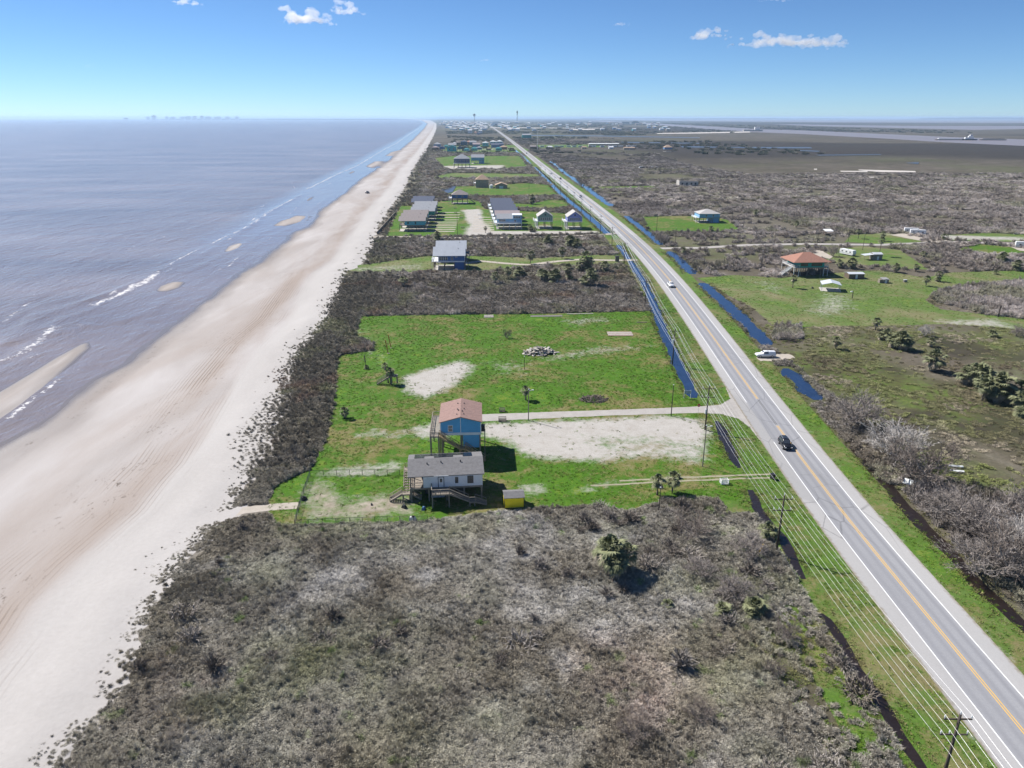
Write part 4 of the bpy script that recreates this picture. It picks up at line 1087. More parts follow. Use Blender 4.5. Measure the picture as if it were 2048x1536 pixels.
# --- rank grass and reeds along the ditch banks
xs_, ys_ = [], []
for ln, w in DITCH_LEFT + DITCH_RIGHT + DITCH_MUD + DITCH_SHADE:
    if ln[0][1] > 520 and ln[-1][1] > 520: continue
    P = densify(ln, .5, 0, False)
    for sgn in (-1, 1):
        for i in range(1, len(P)):
            d = Vector(P[i]) - Vector(P[i-1])
            if d.length < 1e-4 or random.random() < .25: continue
            nrm = Vector((-d.y, d.x)).normalized() * sgn
            q = Vector(P[i]) + nrm * (w * random.uniform(.78, 1.0) + abs(random.gauss(0, .7)))
            xs_.append(q.x); ys_.append(q.y)
x, y = np.array(xs_), np.array(ys_)
ok = (np.abs(x - RX(y)) > 7) & ~inside(DRIVE_HOME, x, y)
x, y = x[ok], y[ok]
n = x.size
c = lerp3((0.10, 0.11, 0.03), (0.24, 0.21, 0.1), fbm(x, y, 6, 131) * 1.6 - .3) * RNG.uniform(.6, 1.2, n)[:, None]
s_ = RNG.uniform(1.0, 2.2, n) * np.clip(y / 200, .9, 2.0)
scatter('ditch_reeds', 'rank olive grass and reeds along the ditch banks', 'reeds', x, y, np.zeros(n), np.stack([s_, s_, RNG.uniform(.8, 2.2, n)], -1), c, RNG.integers(0, 2, n), TUFT)

# --- scattered live oaks, salt cedars and hedges that darken the far land
x = np.concatenate([RNG.uniform(-700, 2600, 5200), RNG.uniform(-300, 700, 1600)]); v = RNG.random(x.size)
y = np.concatenate([2300 * 5.0 ** v[:5200], 1500 * 3.2 ** v[5200:]])
ok = (x > XD(y) + 70) & (np.abs(x - RX(y)) > 22) & (fbm(x, y * .6, 320, 150) > .47) & ~((x > 700) & (y < 3600))
for nm, p, m in FAR_WATER: ok &= ~inside(p, x, y)
x, y = x[ok], y[ok]; n = x.size
s_ = RNG.uniform(9, 20, n) * np.clip(y / 4000, .6, 2)
c = lerp3((0.05, 0.06, 0.035), (0.14, 0.13, 0.09), RNG.random(n))
scatter('far_trees', 'dark scattered trees and hedges of the far land', 'trees', x, y, np.zeros(n), np.stack([s_, s_ * .9, RNG.uniform(6, 12, n)], -1), c, 4 + RNG.integers(0, 2, n), DRY, .03)

# ================================================================== buildings
WOOD = pm('weathered_wood', (0.25, 0.215, 0.175), 0.85, 0.25, 2.0, grain=(1, 1, 6))
WOOD_NEW = pm('treated_wood', (0.36, 0.27, 0.16), 0.8, 0.2, 2.0, grain=(1, 1, 6))
PILE = pm('piling_wood', (0.20, 0.17, 0.14), 0.9, 0.25, 1.5, grain=(1, 1, .4))
WHITE = pm('white_paint', (0.74, 0.74, 0.73), 0.5, 0.08)
GLASS = pm('window_glass', (0.05, 0.06, 0.075), 0.06, 0.3, 0.4, spec=0.8)
CONC = pm('concrete', (0.45, 0.42, 0.38), 0.9, 0.15)
DARKM = pm('dark_metal', (0.03, 0.03, 0.033), 0.45, 0.2)
PIPE = pm('vent_pipe', (0.06, 0.06, 0.065), 0.5, 0.2)
def paint(name, rgb, siding=1.6): return pm(name, rgb, 0.6, 0.1, 0.5, siding=siding)
def shingle(name, rgb): return pm(name, rgb, 0.92, 0.22, 1.6)
def sheet_metal(name, rgb): return pm(name, rgb, 0.42, 0.1, 0.4, metal=0.15, spec=0.5)

def roof_mesh(kind, W, D, z, rise, ov, mat, name='roof', th=0.16, gy=None):
    """kind gx: ridge along x; gy: ridge along y; hip: hipped; shed: single slope falling to the front"""
    x0, x1, y0, y1 = -W/2-ov, W/2+ov, -D/2-ov, D/2+ov
    m = MB()
    if kind == 'gx':
        m.slab([(x0,y0,z),(x1,y0,z),(x1,0,z+rise),(x0,0,z+rise)], th); m.slab([(x0,0,z+rise),(x1,0,z+rise),(x1,y1,z),(x0,y1,z)], th)
    elif kind == 'gy':
        m.slab([(x0,y0,z),(0,y0,z+rise),(0,y1,z+rise),(x0,y1,z)], th); m.slab([(0,y0,z+rise),(x1,y0,z),(x1,y1,z),(0,y1,z+rise)], th)
    elif kind == 'hip':
        if W >= D:
            r = (W - D) / 2
            a, b = (-r-.01, 0, z+rise), (r+.01, 0, z+rise)
            F = [[(x0,y0,z),(x1,y0,z),b,a], [(x1,y0,z),(x1,y1,z),b], [(x1,y1,z),(x0,y1,z),a,b], [(x0,y1,z),(x0,y0,z),a]]
        else:
            r = (D - W) / 2
            a, b = (0, -r-.01, z+rise), (0, r+.01, z+rise)
            F = [[(x0,y0,z),(x1,y0,z),a], [(x1,y0,z),(x1,y1,z),b,a], [(x1,y1,z),(x0,y1,z),b], [(x0,y1,z),(x0,y0,z),a,b]]
        for p in F: m.slab(p, th)
    elif kind == 'shed':
        m.slab([(x0,y0,z),(x1,y0,z),(x1,y1,z+rise),(x0,y1,z+rise)], th)
    return m.mesh(name, mat)

def wall_mesh(kind, W, D, z0, z1, rise, mat, x0=None, x1=None, name='wall'):
    a, b = (-W/2 if x0 is None else x0), (W/2 if x1 is None else x1)
    m = MB()
    k = rise * 0.97
    if kind == 'gx':
        m.prism([(-D/2,z0),(D/2,z0),(D/2,z1-.17),(0,z1+k-.2),(-D/2,z1-.17)], 0, a, b)
    elif kind == 'gy':
        m.prism([(a,z0),(b,z0),(b,z1-.17),((a+b)/2,z1+k-.2),(a,z1-.17)], 1, -D/2, D/2)
    elif kind == 'shed':
        m.prism([(-D/2,z0),(D/2,z0),(D/2,z1+k-.2),(-D/2,z1-.17)], 0, a, b)
    else:
        m.box(a, b, -D/2, D/2, z0, z1-.18)
    return m.mesh(name, mat)

def add_window(root, face, W, D, u, z, w, h, frame=WHITE, x0=None, x1=None, mull=1, proud=0.05):
    """window on the front (f), back (b), left (l) or right (r) wall; centre u along the wall, z its middle height"""
    if face in 'fb':
        y = -D/2 if face == 'f' else D/2
        s = -1 if face == 'f' else 1
        mk = lambda a0, a1, z0, z1, d0, d1: (u+a0, u+a1, min(y+s*d0, y+s*d1), max(y+s*d0, y+s*d1), z+z0, z+z1)
    else:
        x = (-W/2 if x0 is None else x0) if face == 'l' else (W/2 if x1 is None else x1)
        s = -1 if face == 'l' else 1
        mk = lambda a0, a1, z0, z1, d0, d1: (min(x+s*d0, x+s*d1), max(x+s*d0, x+s*d1), u+a0, u+a1, z+z0, z+z1)
    t = 0.1
    m = MB()
    for q in ((-w/2-t, w/2+t, h/2, h/2+t), (-w/2-t, w/2+t, -h/2-t, -h/2), (-w/2-t, -w/2, -h/2, h/2), (w/2, w/2+t, -h/2, h/2), (-w/2, w/2, -0.035, 0.035)):
        m.box(*mk(*q, -0.02, proud))
    for i in range(1, mull):
        c = -w/2 + w * i / mull
        m.box(*mk(c-.05, c+.05, -h/2, h/2, -0.02, proud))
    f = m.build('window', frame, root)
    MB().box(*mk(-w/2, w/2, -h/2, h/2, -0.02, proud*0.35)).build('pane', GLASS, f)
    return f

def add_door(root, D, u, z, w=0.95, h=2.05, mat=WHITE, trim=DARKM):
    y = -D/2
    d = MB().box(u-w/2, u+w/2, y-.05, y+.02, z, z+h).build('door', mat, root)
    MB().box(u-w*.25, u+w*.25, y-.07, y-.045, z+h*.5, z+h*.88).build('pane', GLASS, d)
    fr = MB()
    fr.box(u-w/2-.12, u-w/2-.005, y-.06, y+.02, z, z+h+.1).box(u+w/2+.005, u+w/2+.12, y-.06, y+.02, z, z+h+.1).box(u-w/2-.005, u+w/2+.005, y-.06, y+.02, z+h+.005, z+h+.1)
    fr.build('frame', trim, d)
    return d

_pile_cache = {}
def add_piles(root, xs, ys_, h, w=0.3, mat=PILE):
    key = (round(h, 2), w, mat.name)
    if key not in _pile_cache:
        _pile_cache[key] = MB().box(-w/2, w/2, -w/2, w/2, -0.3, h).mesh('pile', mat)
    for a in xs:
        for b in ys_:
            put('pile', _pile_cache[key], root, (a, b, 0))

def railing(m, pts, z, h=1.0, post=1.6, bal=0.0, w=0.09):
    for i in range(len(pts)-1):
        a, b = Vector((*pts[i], z)) if len(pts[i]) == 2 else Vector(pts[i]), Vector((*pts[i+1], z)) if len(pts[i+1]) == 2 else Vector(pts[i+1])
        m.bar(a + Vector((0,0,h)), b + Vector((0,0,h)), w*1.5, w)
        m.bar(a + Vector((0,0,h*.5)), b + Vector((0,0,h*.5)), w*.6, w*.8)
        m.bar(a + Vector((0,0,h*.12)), b + Vector((0,0,h*.12)), w*.6, w*.8)
        k = max(1, int((b-a).length / post))
        for j in range(k+1):
            p = a.lerp(b, j/k)
            m.bar(p, p + Vector((0,0,h)), w)
        if bal:
            k = int((b-a).length / bal)
            for j in range(k):
                p = a.lerp(b, (j+.5)/k)
                m.bar(p + Vector((0,0,.1)), p + Vector((0,0,h)), w*.35)
    return m

def add_deck(root, x0, x1, y0, y1, z, rails=(), mat=WOOD, piles=True, bal=0.0):
    d = MB().box(x0, x1, y0, y1, z-.25, z).build('deck', mat, root)
    if rails:
        m = MB()
        for pl in rails: railing(m, pl, z, 1.0, 1.6, bal)
        m.build('railing', mat, d)
    if piles:
        add_piles(root, (x0+.15, x1-.15), (y0+.15, y1-.15), z-.26, 0.22, mat)
    return d

def add_stairs(root, p, q, w, mat=WOOD, single_treads=False, rail=True, posts=True):
    """straight flight from the top point p down to q, w wide"""
    p, q = Vector(p), Vector(q)
    d = q - p
    flat = Vector((d.x, d.y, 0)); L = flat.length
    u = flat.normalized(); s = Vector((-u.y, u.x, 0)) * w/2
    n = max(3, round(abs(d.z) / 0.19))
    m = MB()
    for k in (-1, 1):
        m.bar(p + s*k - Vector((0,0,.15)), q + s*k + Vector((0,0,.1)), 0.07, 0.28)
    st = m.build('stair', mat, root)
    run = L / n
    tm = MB()
    for i in range(n):
        c = p + d * ((i+.5)/n)
        a = c - u * run*.46
        b = c + u * run*.46
        tv = [a-s*.95, b-s*.95, b+s*.95, a+s*.95]
        tv = [(v.x, v.y, c.z+.04) for v in tv]
        if single_treads:
            MB().slab(tv, .05).build('tread', mat, st)
        else:
            tm.slab(tv, .05)
    if not single_treads:
        t = tm.build('treads', mat, st); t['kind'] = 'stuff'
    if rail:
        rm = MB()
        for k in (-1, 1):
            railing(rm, [tuple(p + s*k), tuple(q + s*k)], 0, 0.95, 1.5)
        rm.build('handrail', mat, st)
    return st

def add_vents(root, pts, mat=PIPE):
    for a, b, c in pts:
        MB().tube([(a, b, c-.25), (a, b, c+.35)], 0.12, 6).build('roof_vent', mat, root)

def stilt_house(name, label, loc, rz, W, D, zf, hw, kind, rise, wall, roof, group=None, cat='house', nx=3, ny=3, ov=0.45, trim=None, win=(), wx0=None, wx1=None, decks=(), stairs=(), lower=(), slab=True, pw=0.3, pile_mat=PILE, vents=()):
    r = empty(name, loc, rz, label, cat, group)
    if zf > 0.6:
        add_piles(r, np.linspace(-W/2+.2, W/2-.2, nx), np.linspace(-D/2+.2, D/2-.2, ny), zf-.36, pw, pile_mat)
        MB().box(-W/2-.05, W/2+.05, -D/2-.05, D/2+.05, zf-.36, zf-.005).build('floor_frame', trim or WOOD, r)
        if slab: MB().box(-W/2-.4, W/2+.4, -D/2-.4, D/2+.4, -.1, .09).build('slab', CONC, r)
    put('wall', wall_mesh(kind, W, D, zf, zf+hw, rise, wall, wx0, wx1), r)
    rf = put('roof', roof_mesh(kind, W, D, zf+hw, rise, ov, roof), r)
    add_vents(rf, vents)
    if trim:
        m = MB()
        a, b = (-W/2 if wx0 is None else wx0), (W/2 if wx1 is None else wx1)
        for cx in (a, b):
            m.box(cx-.11, cx+.11, -D/2-.03, -D/2+.11, zf, zf+hw-.3)
        m.box(a+.12, b-.12, -D/2-.03, -D/2+.02, zf, zf+.22)
        m.build('trim', trim, r)
    for w_ in win: add_window(r, w_[0], W, D, *w_[1:5], w_[5] if len(w_) > 5 else WHITE, wx0, wx1, w_[6] if len(w_) > 6 else 1)
    for d in decks: add_deck(r, *d)
    for s in stairs: add_stairs(r, *s)
    for x0, x1, y0, y1, z0, z1, m in lower: MB().box(x0, x1, y0, y1, z0, z1).build('lower_room', m, r)
    return r

# ---------------------------------------------------------------- white house in front
RZ = math.radians
R_CHAR = shingle('charcoal_shingles', (0.17, 0.165, 0.165))
W_WHITE = paint('white_siding', (0.72, 0.72, 0.74))
zf = 3.05
h = stilt_house('stilt_house', 'white stilt house with grey shingle roof and solar panels, nearest the camera', (-8.2, 129.6), RZ(3.8), 14.0, 9.2, zf, 2.62, 'gx', 1.35, W_WHITE, R_CHAR,
    wx0=-4.4, nx=5, ny=3, ov=0.35, slab=False, pile_mat=WOOD,
    win=(('f', 4.65, zf+1.35, 0.95, 1.4, DARKM, 2), ('f', 2.0, zf+1.35, 0.4, 1.1, DARKM), ('r', 0, zf+1.35, 1.0, 1.3, DARKM)),
    vents=((-3.6, -1.6, 6.6), (-0.9, -1.3, 6.7), (2.9, -1.3, 6.7)))
add_door(h, 9.2, -1.0, zf+.02)
m = MB().box(-2.35, 0.45, -5.0, -4.9, zf+2.5, zf+2.62).build('gutter', WHITE, h)
# porch posts on the seaward end and its deck
dk = add_deck(h, -7.0, -4.42, -4.5, 4.5, zf, [[(-6.95, -4.4), (-4.5, -4.4)], [(-6.95, -4.4), (-6.95, 4.4)], [(-6.95, 4.4), (-4.5, 4.4)]], WOOD, False)
for yy in (-4.3, 0, 4.3): MB().bar((-6.85, yy, zf), (-6.85, yy, zf+2.5), .16).build('porch_post', WOOD, h)
# back deck with a long flight along the sea side, turning at a landing
add_deck(h, -8.3, -7.05, 3.2, 4.6, zf, [[(-8.2, 4.5), (-7.1, 4.5)]], WOOD, True)
add_stairs(h, (-7.7, 3.2, zf), (-7.7, -2.6, 1.55), 1.2, WOOD, True)
add_deck(h, -8.6, -7.0, -4.1, -2.6, 1.55, [[(-7.05, -4.0), (-7.05, -2.7)]], WOOD, True)
add_stairs(h, (-8.6, -3.35, 1.55), (-11.0, -3.35, 0.05), 1.3, WOOD, True)
add_stairs(h, (-7.0, -3.35, 1.55), (-4.9, -3.35, 0.1), 1.2, WOOD, True)
# front landing and the flight down towards the shed
add_deck(h, -2.9, 0.55, -7.4, -4.62, zf-.1, [[(-2.85, -4.7), (-2.85, -7.35), (0.5, -7.35)]], WOOD, True, 0.35)
add_stairs(h, (0.55, -6.7, zf-.1), (4.2, -6.7, 1.0), 1.2, WOOD, True)
add_deck(h, 4.2, 5.4, -7.4, -6.0, 1.0, [[(4.25, -7.35), (5.35, -7.35)]], WOOD, True)
add_stairs(h, (5.4, -6.7, 1.0), (7.6, -6.7, 0.05), 1.2, WOOD, True)
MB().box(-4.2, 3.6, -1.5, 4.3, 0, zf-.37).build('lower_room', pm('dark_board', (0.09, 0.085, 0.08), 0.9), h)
g = MB().box(-3.0, -0.4, -3.2, -3.1, 0.05, 2.2).build('garage_door', pm('garage_door', (0.55, 0.57, 0.6), 0.5), h)
MB().box(-1.73, -1.67, -3.22, -3.2, 0.1, 2.15).build('joint', DARKM, g)
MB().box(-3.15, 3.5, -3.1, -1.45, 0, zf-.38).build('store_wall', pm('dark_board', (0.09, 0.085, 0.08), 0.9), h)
# solar panels on the sunlit slope
SOLAR = pm('solar_cells', (0.012, 0.014, 0.025), 0.15, 0.2, 3, spec=0.7)
def on_back(x, t): return (x, t, zf+2.62+1.35*(1 - t/4.95) + .09)
for a, b, t0, t1 in ((-6.1, -4.2, .5, 2.4), (-6.1, -4.2, 2.45, 4.3), (-4.15, -2.3, 2.45, 4.3), (-2.25, -.4, .5, 2.4), (-2.25, -.4, 2.45, 4.3), (-.35, 1.5, .5, 2.4), (-.35, 1.5, 2.45, 4.3), (1.55, 3.4, 2.45, 4.3), (3.45, 5.3, .5, 2.4), (3.45, 5.3, 2.45, 4.3)):
    MB().slab([on_back(a, t0), on_back(b, t0), on_back(b, t1), on_back(a, t1)], .05).build('solar_panel', SOLAR, h)

# ---------------------------------------------------------------- blue house with the red roof
W_BLUE = paint('bright_blue_siding', (0.11, 0.37, 0.62), 1.3)
R_RED = shingle('pinkish_red_shingles', (0.27, 0.175, 0.15))
zf = 6.3
TRIMW = WHITE
h = stilt_house('stilt_house', 'bright blue stilt house with pink-red shingle roof behind the white house', (-5.6, 148.0), RZ(0.5), 8.6, 10.4, zf, 2.75, 'gy', 1.25, W_BLUE, R_RED, nx=3, ny=4, ov=0.35, trim=TRIMW, slab=False, pile_mat=WOOD,
    win=(('f', -2.2, zf+1.2, 0.85, 1.35), ('l', 0, zf+1.3, 1.6, 1.6), ('r', -1.5, zf+1.3, 0.9, 1.3)), vents=((-.7, 2.6, 9.95), (.7, 2.6, 9.95), (-.7, -.8, 9.95), (.75, -.6, 9.95), (-.5, -1.6, 10.1), (.35, -2.2, 10.1), (-.8, -3.6, 9.9), (.7, -3.6, 9.95)))
MB().box(-.07, .07, -5.24, -5.19, zf+.25, zf+3.75).build('batten', TRIMW, h)
MB().box(0.45, 4.1, -5.1, 1.6, 2.9, zf-.37).build('lower_room', W_BLUE, h)
add_deck(h, -6.6, -4.32, -4.6, 5.0, zf, [[(-6.5, -4.5), (-6.5, 4.9), (-4.4, 4.9)], [(-6.5, -4.5), (-5.5, -4.5)]], WOOD, True)
add_deck(h, -6.6, -4.6, -6.6, -4.65, zf, [[(-6.5, -4.7), (-6.5, -6.5), (-4.7, -6.5)]], WOOD, True)
add_stairs(h, (-4.6, -6.0, zf), (-0.4, -6.0, 3.3), 1.2, WOOD_NEW, True)
add_deck(h, -0.4, 1.0, -6.7, -5.3, 3.3, [[(-.35, -6.65), (.95, -6.65)]], WOOD_NEW, True)
add_stairs(h, (1.0, -6.0, 3.3), (5.2, -6.0, 0.3), 1.2, WOOD_NEW, True)
ac = MB().box(4.4, 5.2, -3.6, -2.6, zf-.2, zf+1.0).build('air_conditioner', DARKM, h)
MB().box(4.32, 5.3, -3.7, -2.5, zf-.32, zf-.21).build('platform', WOOD, h)
add_piles(h, (5.15,), (-3.6,), zf-.33, 0.2, WOOD)

# ---------------------------------------------------------------- yellow shed
r = empty('garden_shed', (5.0, 123.1), RZ(3), 'small yellow shed with grey gable roof beside the white house', 'shed')
Y_PAINT = pm('yellow_board', (0.9, 0.72, 0.02), 0.6, 0.08, 0.6)
put('wall', wall_mesh('gx', 3.7, 3.0, 0.15, 2.3, 0.55, Y_PAINT), r)
put('roof', roof_mesh('gx', 3.7, 3.0, 2.3, 0.55, .16, R_CHAR, th=.1), r)
m = MB()
for sx in (-1.85, 1.85):
    for sy in (-1.5, 1.5): m.box(sx-.05, sx+.05, sy-.05, sy+.05, .1, 2.12)
tr = m.build('corner_trim', DARKM, r); tr['kind'] = 'stuff'
MB().box(-1.8, 1.8, -1.45, 1.45, -.05, .16).build('skid', WOOD, r)
d = MB().box(-1.92, -1.86, -.7, .7, .2, 2.05).build('door', Y_PAINT, r)

# ---------------------------------------------------------------- grey-blue pair
W_NAVY = paint('slate_blue_siding', (0.075, 0.15, 0.34), 1.0)
R_SILVER = sheet_metal('silver_roof', (0.44, 0.46, 0.49))
for i, (yy, xx, lab) in enumerate(((359.5, -17.2, 'slate blue stilt house with silver metal roof on the sandy drive, front one of two'), (378.5, -17.0, 'second slate blue house with silver roof, right behind its twin'))):
    zf = 4.1
    h = stilt_house('stilt_house', lab, (xx, yy), RZ(0.5), 15.0, 12.2, zf, 2.8, 'gx', 3.4, W_NAVY, R_SILVER, nx=4, ny=3, wx0=-5.2, trim=WHITE,
        win=tuple(('f', u, zf+1.45, 0.85, 1.5, WHITE, 1) for u in (-4.4, -3.35, -2.3, -1.25)) + (('f', 1.4, zf+1.45, 0.8, 1.45), ('f', 3.5, zf+2.2, .8, .5)), vents=((4.4, -1.5, 9.5),), lower=((2.4, 7.4, -5.9, 5.9, 0, zf-.37, W_NAVY),))
    add_deck(h, -8.6, -5.25, -6.0, 6.0, zf, [[(-8.5, -5.9), (-5.3, -5.9)], [(-8.5, -5.9), (-8.5, 5.9)]], WHITE, True)
    add_deck(h, 7.55, 9.3, -3.0, 3.0, zf, [[(9.2, -2.9), (9.2, 2.9)]], WOOD, True)
    if i == 0: add_stairs(h, (-7.0, -6.0, zf), (-7.0, -10.2, 0.3), 1.3, WOOD)

# ---------------------------------------------------------------- rows of rental houses round the gravel court
R_BROWN, R_GREY, R_NAVY, R_PINK = shingle('brown_shingles', (0.27, 0.235, 0.225)), shingle('grey_shingles', (0.29, 0.30, 0.32)), shingle('navy_shingles', (0.10, 0.115, 0.16)), shingle('mauve_shingles', (0.33, 0.275, 0.275))
W_AQUA, W_GREEN, W_TAN = paint('aqua_siding', (0.13, 0.40, 0.52), 1), paint('sea_green_siding', (0.05, 0.26, 0.20), 1), paint('tan_siding', (0.36, 0.30, 0.22), 1)
row = [(488.6, R_BROWN, W_AQUA, 'aqua stilt house with brown roof, front of the seaward row on the court'), (506, R_BROWN, W_TAN, 'brown-roofed stilt house, second in the seaward row'), (523.8, R_BROWN, W_AQUA, 'brown-roofed stilt house, third in the seaward row'),
       (541, R_GREY, W_GREEN, 'green stilt house with grey roof, fourth in the seaward row'), (559, R_GREY, W_NAVY, 'grey-roofed stilt house, fifth in the seaward row'), (580, R_GREY, W_TAN, 'grey-roofed stilt house, sixth in the seaward row'), (601, R_NAVY, W_NAVY, 'navy-roofed stilt house, seventh in the seaward row'), (620, R_NAVY, W_TAN, 'navy-roofed stilt house, last of the seaward row')]
for i, (yy, rf, wl, lab) in enumerate(row):
    xo = -46.9 + (4.0 if 2 < i < 6 else 0) - (i * .35)
    h = stilt_house('stilt_house', lab, (xo, yy), RZ(0.5), 16.8, 12.0, 4.0, 2.7, 'gx', 2.3, wl, rf, 'houses on the gravel court', nx=4, ny=2, wx0=-4.8,
        win=(('f', -2.6, 5.4, .7, 1.1, DARKM), ('f', 2.2, 5.4, .6, 1.3, DARKM)), trim=None, vents=((4.2, -1.5, 8.6),))
    add_deck(h, -8.3, -4.85, -5.8, 5.8, 4.0, [[(-8.2, -5.7), (-4.9, -5.7)], [(-8.2, -5.7), (-8.2, 5.7)]], WOOD, False)
    if i < 3: add_stairs(h, (7.9, -4.5, 4.0), (7.9, -8.2, 0.3), 1.1, WOOD)
W_SKY, W_GREYB = paint('pale_blue_siding', (0.19, 0.37, 0.55), 1), paint('grey_blue_siding', (0.13, 0.23, 0.40), 1)
row = [(496.2, 17.0, R_GREY, W_SKY, 'pale blue house with rooftop room, front of the inland row on the court'), (514, 16.2, R_PINK, W_GREYB, 'mauve-roofed house behind the one with the rooftop room'), (533, 15.6, R_NAVY, W_GREYB, 'navy-roofed house, third in the inland row'),
       (553, 15.0, R_NAVY, W_TAN, 'navy-roofed house, fourth in the inland row'), (575, 14.4, R_NAVY, W_GREYB, 'navy-roofed house, fifth in the inland row'), (597, 13.8, R_NAVY, W_SKY, 'navy-roofed house, last of the inland row')]
for i, (yy, xo, rf, wl, lab) in enumerate(row):
    h = stilt_house('stilt_house', lab, (xo, yy), RZ(0), 16.5, 12.5, 4.2, 2.7, 'gx', 2.6, wl, rf, 'houses on the gravel court', nx=5, ny=2,
        win=(('f', -4.8, 5.7, 4.2, 1.3, WHITE, 6), ('f', 3.8, 5.6, 1.2, 1.3, WHITE)), vents=((5.0, -1.5, 8.6),), trim=WHITE)
    add_deck(h, -10.4, -8.35, -6, 6, 4.2, [[(-10.3, -5.9), (-10.3, 5.9)]], WHITE, True)
    if i == 0:
        rm = MB().box(2.3, 8.0, -6.6, -1.6, 6.0, 9.3).build('rooftop_room', W_SKY, h)
        MB().slab([(1.9, -7.0, 9.35), (8.4, -7.0, 9.35), (8.4, -1.2, 9.75), (1.9, -1.2, 9.75)], .2).build('flat_roof', WHITE, h)
        add_window(h, 'f', 16.5, 13.2, 5.1, 7.9, 4.4, 1.1, WHITE, None, None, 4)
        add_deck(h, -8.2, 8.2, -9.2, -6.3, 4.15, [[(-8.1, -9.1), (8.1, -9.1)]], WHITE, True)
        add_piles(h, (-4, 0, 4), (-9.0,), 3.9, .25, WHITE)
W_MINT, W_LILAC = paint('pale_green_siding', (0.2, 0.3, 0.27), 1), paint('lilac_siding', (0.2, 0.235, 0.52), 1)
R_PALE = shingle('pale_grey_shingles', (0.42, 0.40, 0.38))
for lab, xx, yy, wl in (('white and green gabled stilt house left of the lilac one', 41.0, 497.5, W_MINT), ('lilac gabled stilt house nearest the roadside ditch', 60.5, 494.5, W_LILAC)):
    h = stilt_house('stilt_house', lab, (xx, yy), RZ(0), 9.8, 13, 5.0, 3.0, 'gy', 3.6, wl, R_PALE, nx=3, ny=3, trim=WHITE, win=tuple(('f', u, 6.6, .8, 1.6) for u in (-2.7, -1.35, 0, 1.35, 2.7)) + (('f', 0, 9.2, .8, .8, DARKM),))
    add_deck(h, -7.4, -4.95, -6.4, 6.4, 5.0, [[(-7.3, -6.3), (-5.0, -6.3)], [(-7.3, -6.3), (-7.3, 6.3)]], WHITE, True)
    add_stairs(h, (-6.2, -6.4, 5.0), (-6.2, -11.5, .2), 1.3, WHITE)
# blue hip house past the court
h = stilt_house('stilt_house', 'blue hip-roofed stilt house at the far end of the gravel court', (-20.5, 647), 0, 13.5, 12, 5.0, 2.8, 'hip', 3.8, paint('royal_blue_siding', (0.06, 0.13, 0.36), 1), R_BROWN, nx=4, ny=3, win=(('f', -2.5, 6.4, 1, 1.2), ('f', 2.5, 6.4, 1, 1.2)))
add_deck(h, -9.5, -6.8, -6, 6, 5.0, [[(-9.4, -5.9), (-6.9, -5.9)], [(-9.4, -5.9), (-9.4, 5.9)]], WHITE, True)
add_stairs(h, (6.8, -4, 5.0), (13.5, -4, .2), 1.4, WOOD)
tag(MB().box(-68.3, -68.0, 470, 575, 0, 1.8).build('board_fence', WOOD), 'long weathered board fence between the dune and the seaward row', 'fence')
bpy.data.objects['board_fence'].rotation_euler = (0, 0, 0)

# ---------------------------------------------------------------- tan house, garage and tank
R_TAN, W_SAND = shingle('tan_orange_shingles', (0.42, 0.30, 0.21)), paint('sandstone_siding', (0.30, 0.255, 0.20), 1)
h = stilt_house('stilt_house', 'tan two-storey house with orange-tan hip roof past the gravel court', (-1.2, 803), 0, 13.5, 13, 4.6, 3.6, 'hip', 5.2, W_SAND, R_TAN, nx=3, ny=2, lower=((-6.6, 6.6, -6.4, 6.4, 0, 4.2, W_SAND),), win=(('f', -3, 6.4, 1, 1.4), ('f', 3, 6.4, 1, 1.4)))
add_deck(h, -9.3, -6.8, -6, 6, 4.6, [[(-9.2, -5.9), (-6.9, -5.9)], [(-9.2, -5.9), (-9.2, 5.9)]], WHITE, True)
r = empty('garage', (18.7, 790), 0, 'low tan garage with pale orange roof beside the tan house', 'garage')
put('wall', wall_mesh('gy', 12.6, 11, 0, 3.5, 2.4, W_SAND), r); put('roof', roof_mesh('gy', 12.6, 11, 3.5, 2.4, .4, R_TAN), r)
MB().box(-2, 2, -5.56, -5.5, 0, 2.6).build('garage_door', WHITE, r)
r = empty('water_tank', (8.4, 789), 0, 'round white water tank between the tan house and its garage', 'tank')
MB().tube([(0,0,0), (0,0,3.2)], 2.0, 14).build('shell', WHITE, r); MB().tube([(0,0,3.2), (0,0,3.9)], [2.05, .3], 14).build('lid', WHITE, r)

# ---------------------------------------------------------------- large grey house and its annex
h = stilt_house('stilt_house', 'large navy house with pale grey hip roof alone on the green lot', (-31.5, 1130), 0, 23, 20, 6.5, 6.5, 'hip', 6, paint('dusk_blue_siding', (0.08, 0.10, 0.17), 1), R_GREY, nx=5, ny=2, pw=.5, win=tuple(('f', u, 9.6, 1.8, 2.2) for u in (-8, -3, 3, 8)))
add_deck(h, -12.5, 12.5, -14, -10.1, 6.5, [[(-12.4, -13.9), (12.4, -13.9)]], WHITE, True)
h = stilt_house('stilt_house', 'grey-blue annex house on white stilts beside the large navy house', (-8.6, 1232), 0, 21, 18, 5, 4.5, 'gx', 4.5, W_SKY, R_GREY, nx=5, ny=2, pw=.5, pile_mat=WHITE, lower=((2, 10, -8.9, 8.9, 0, 4.6, W_SKY),))

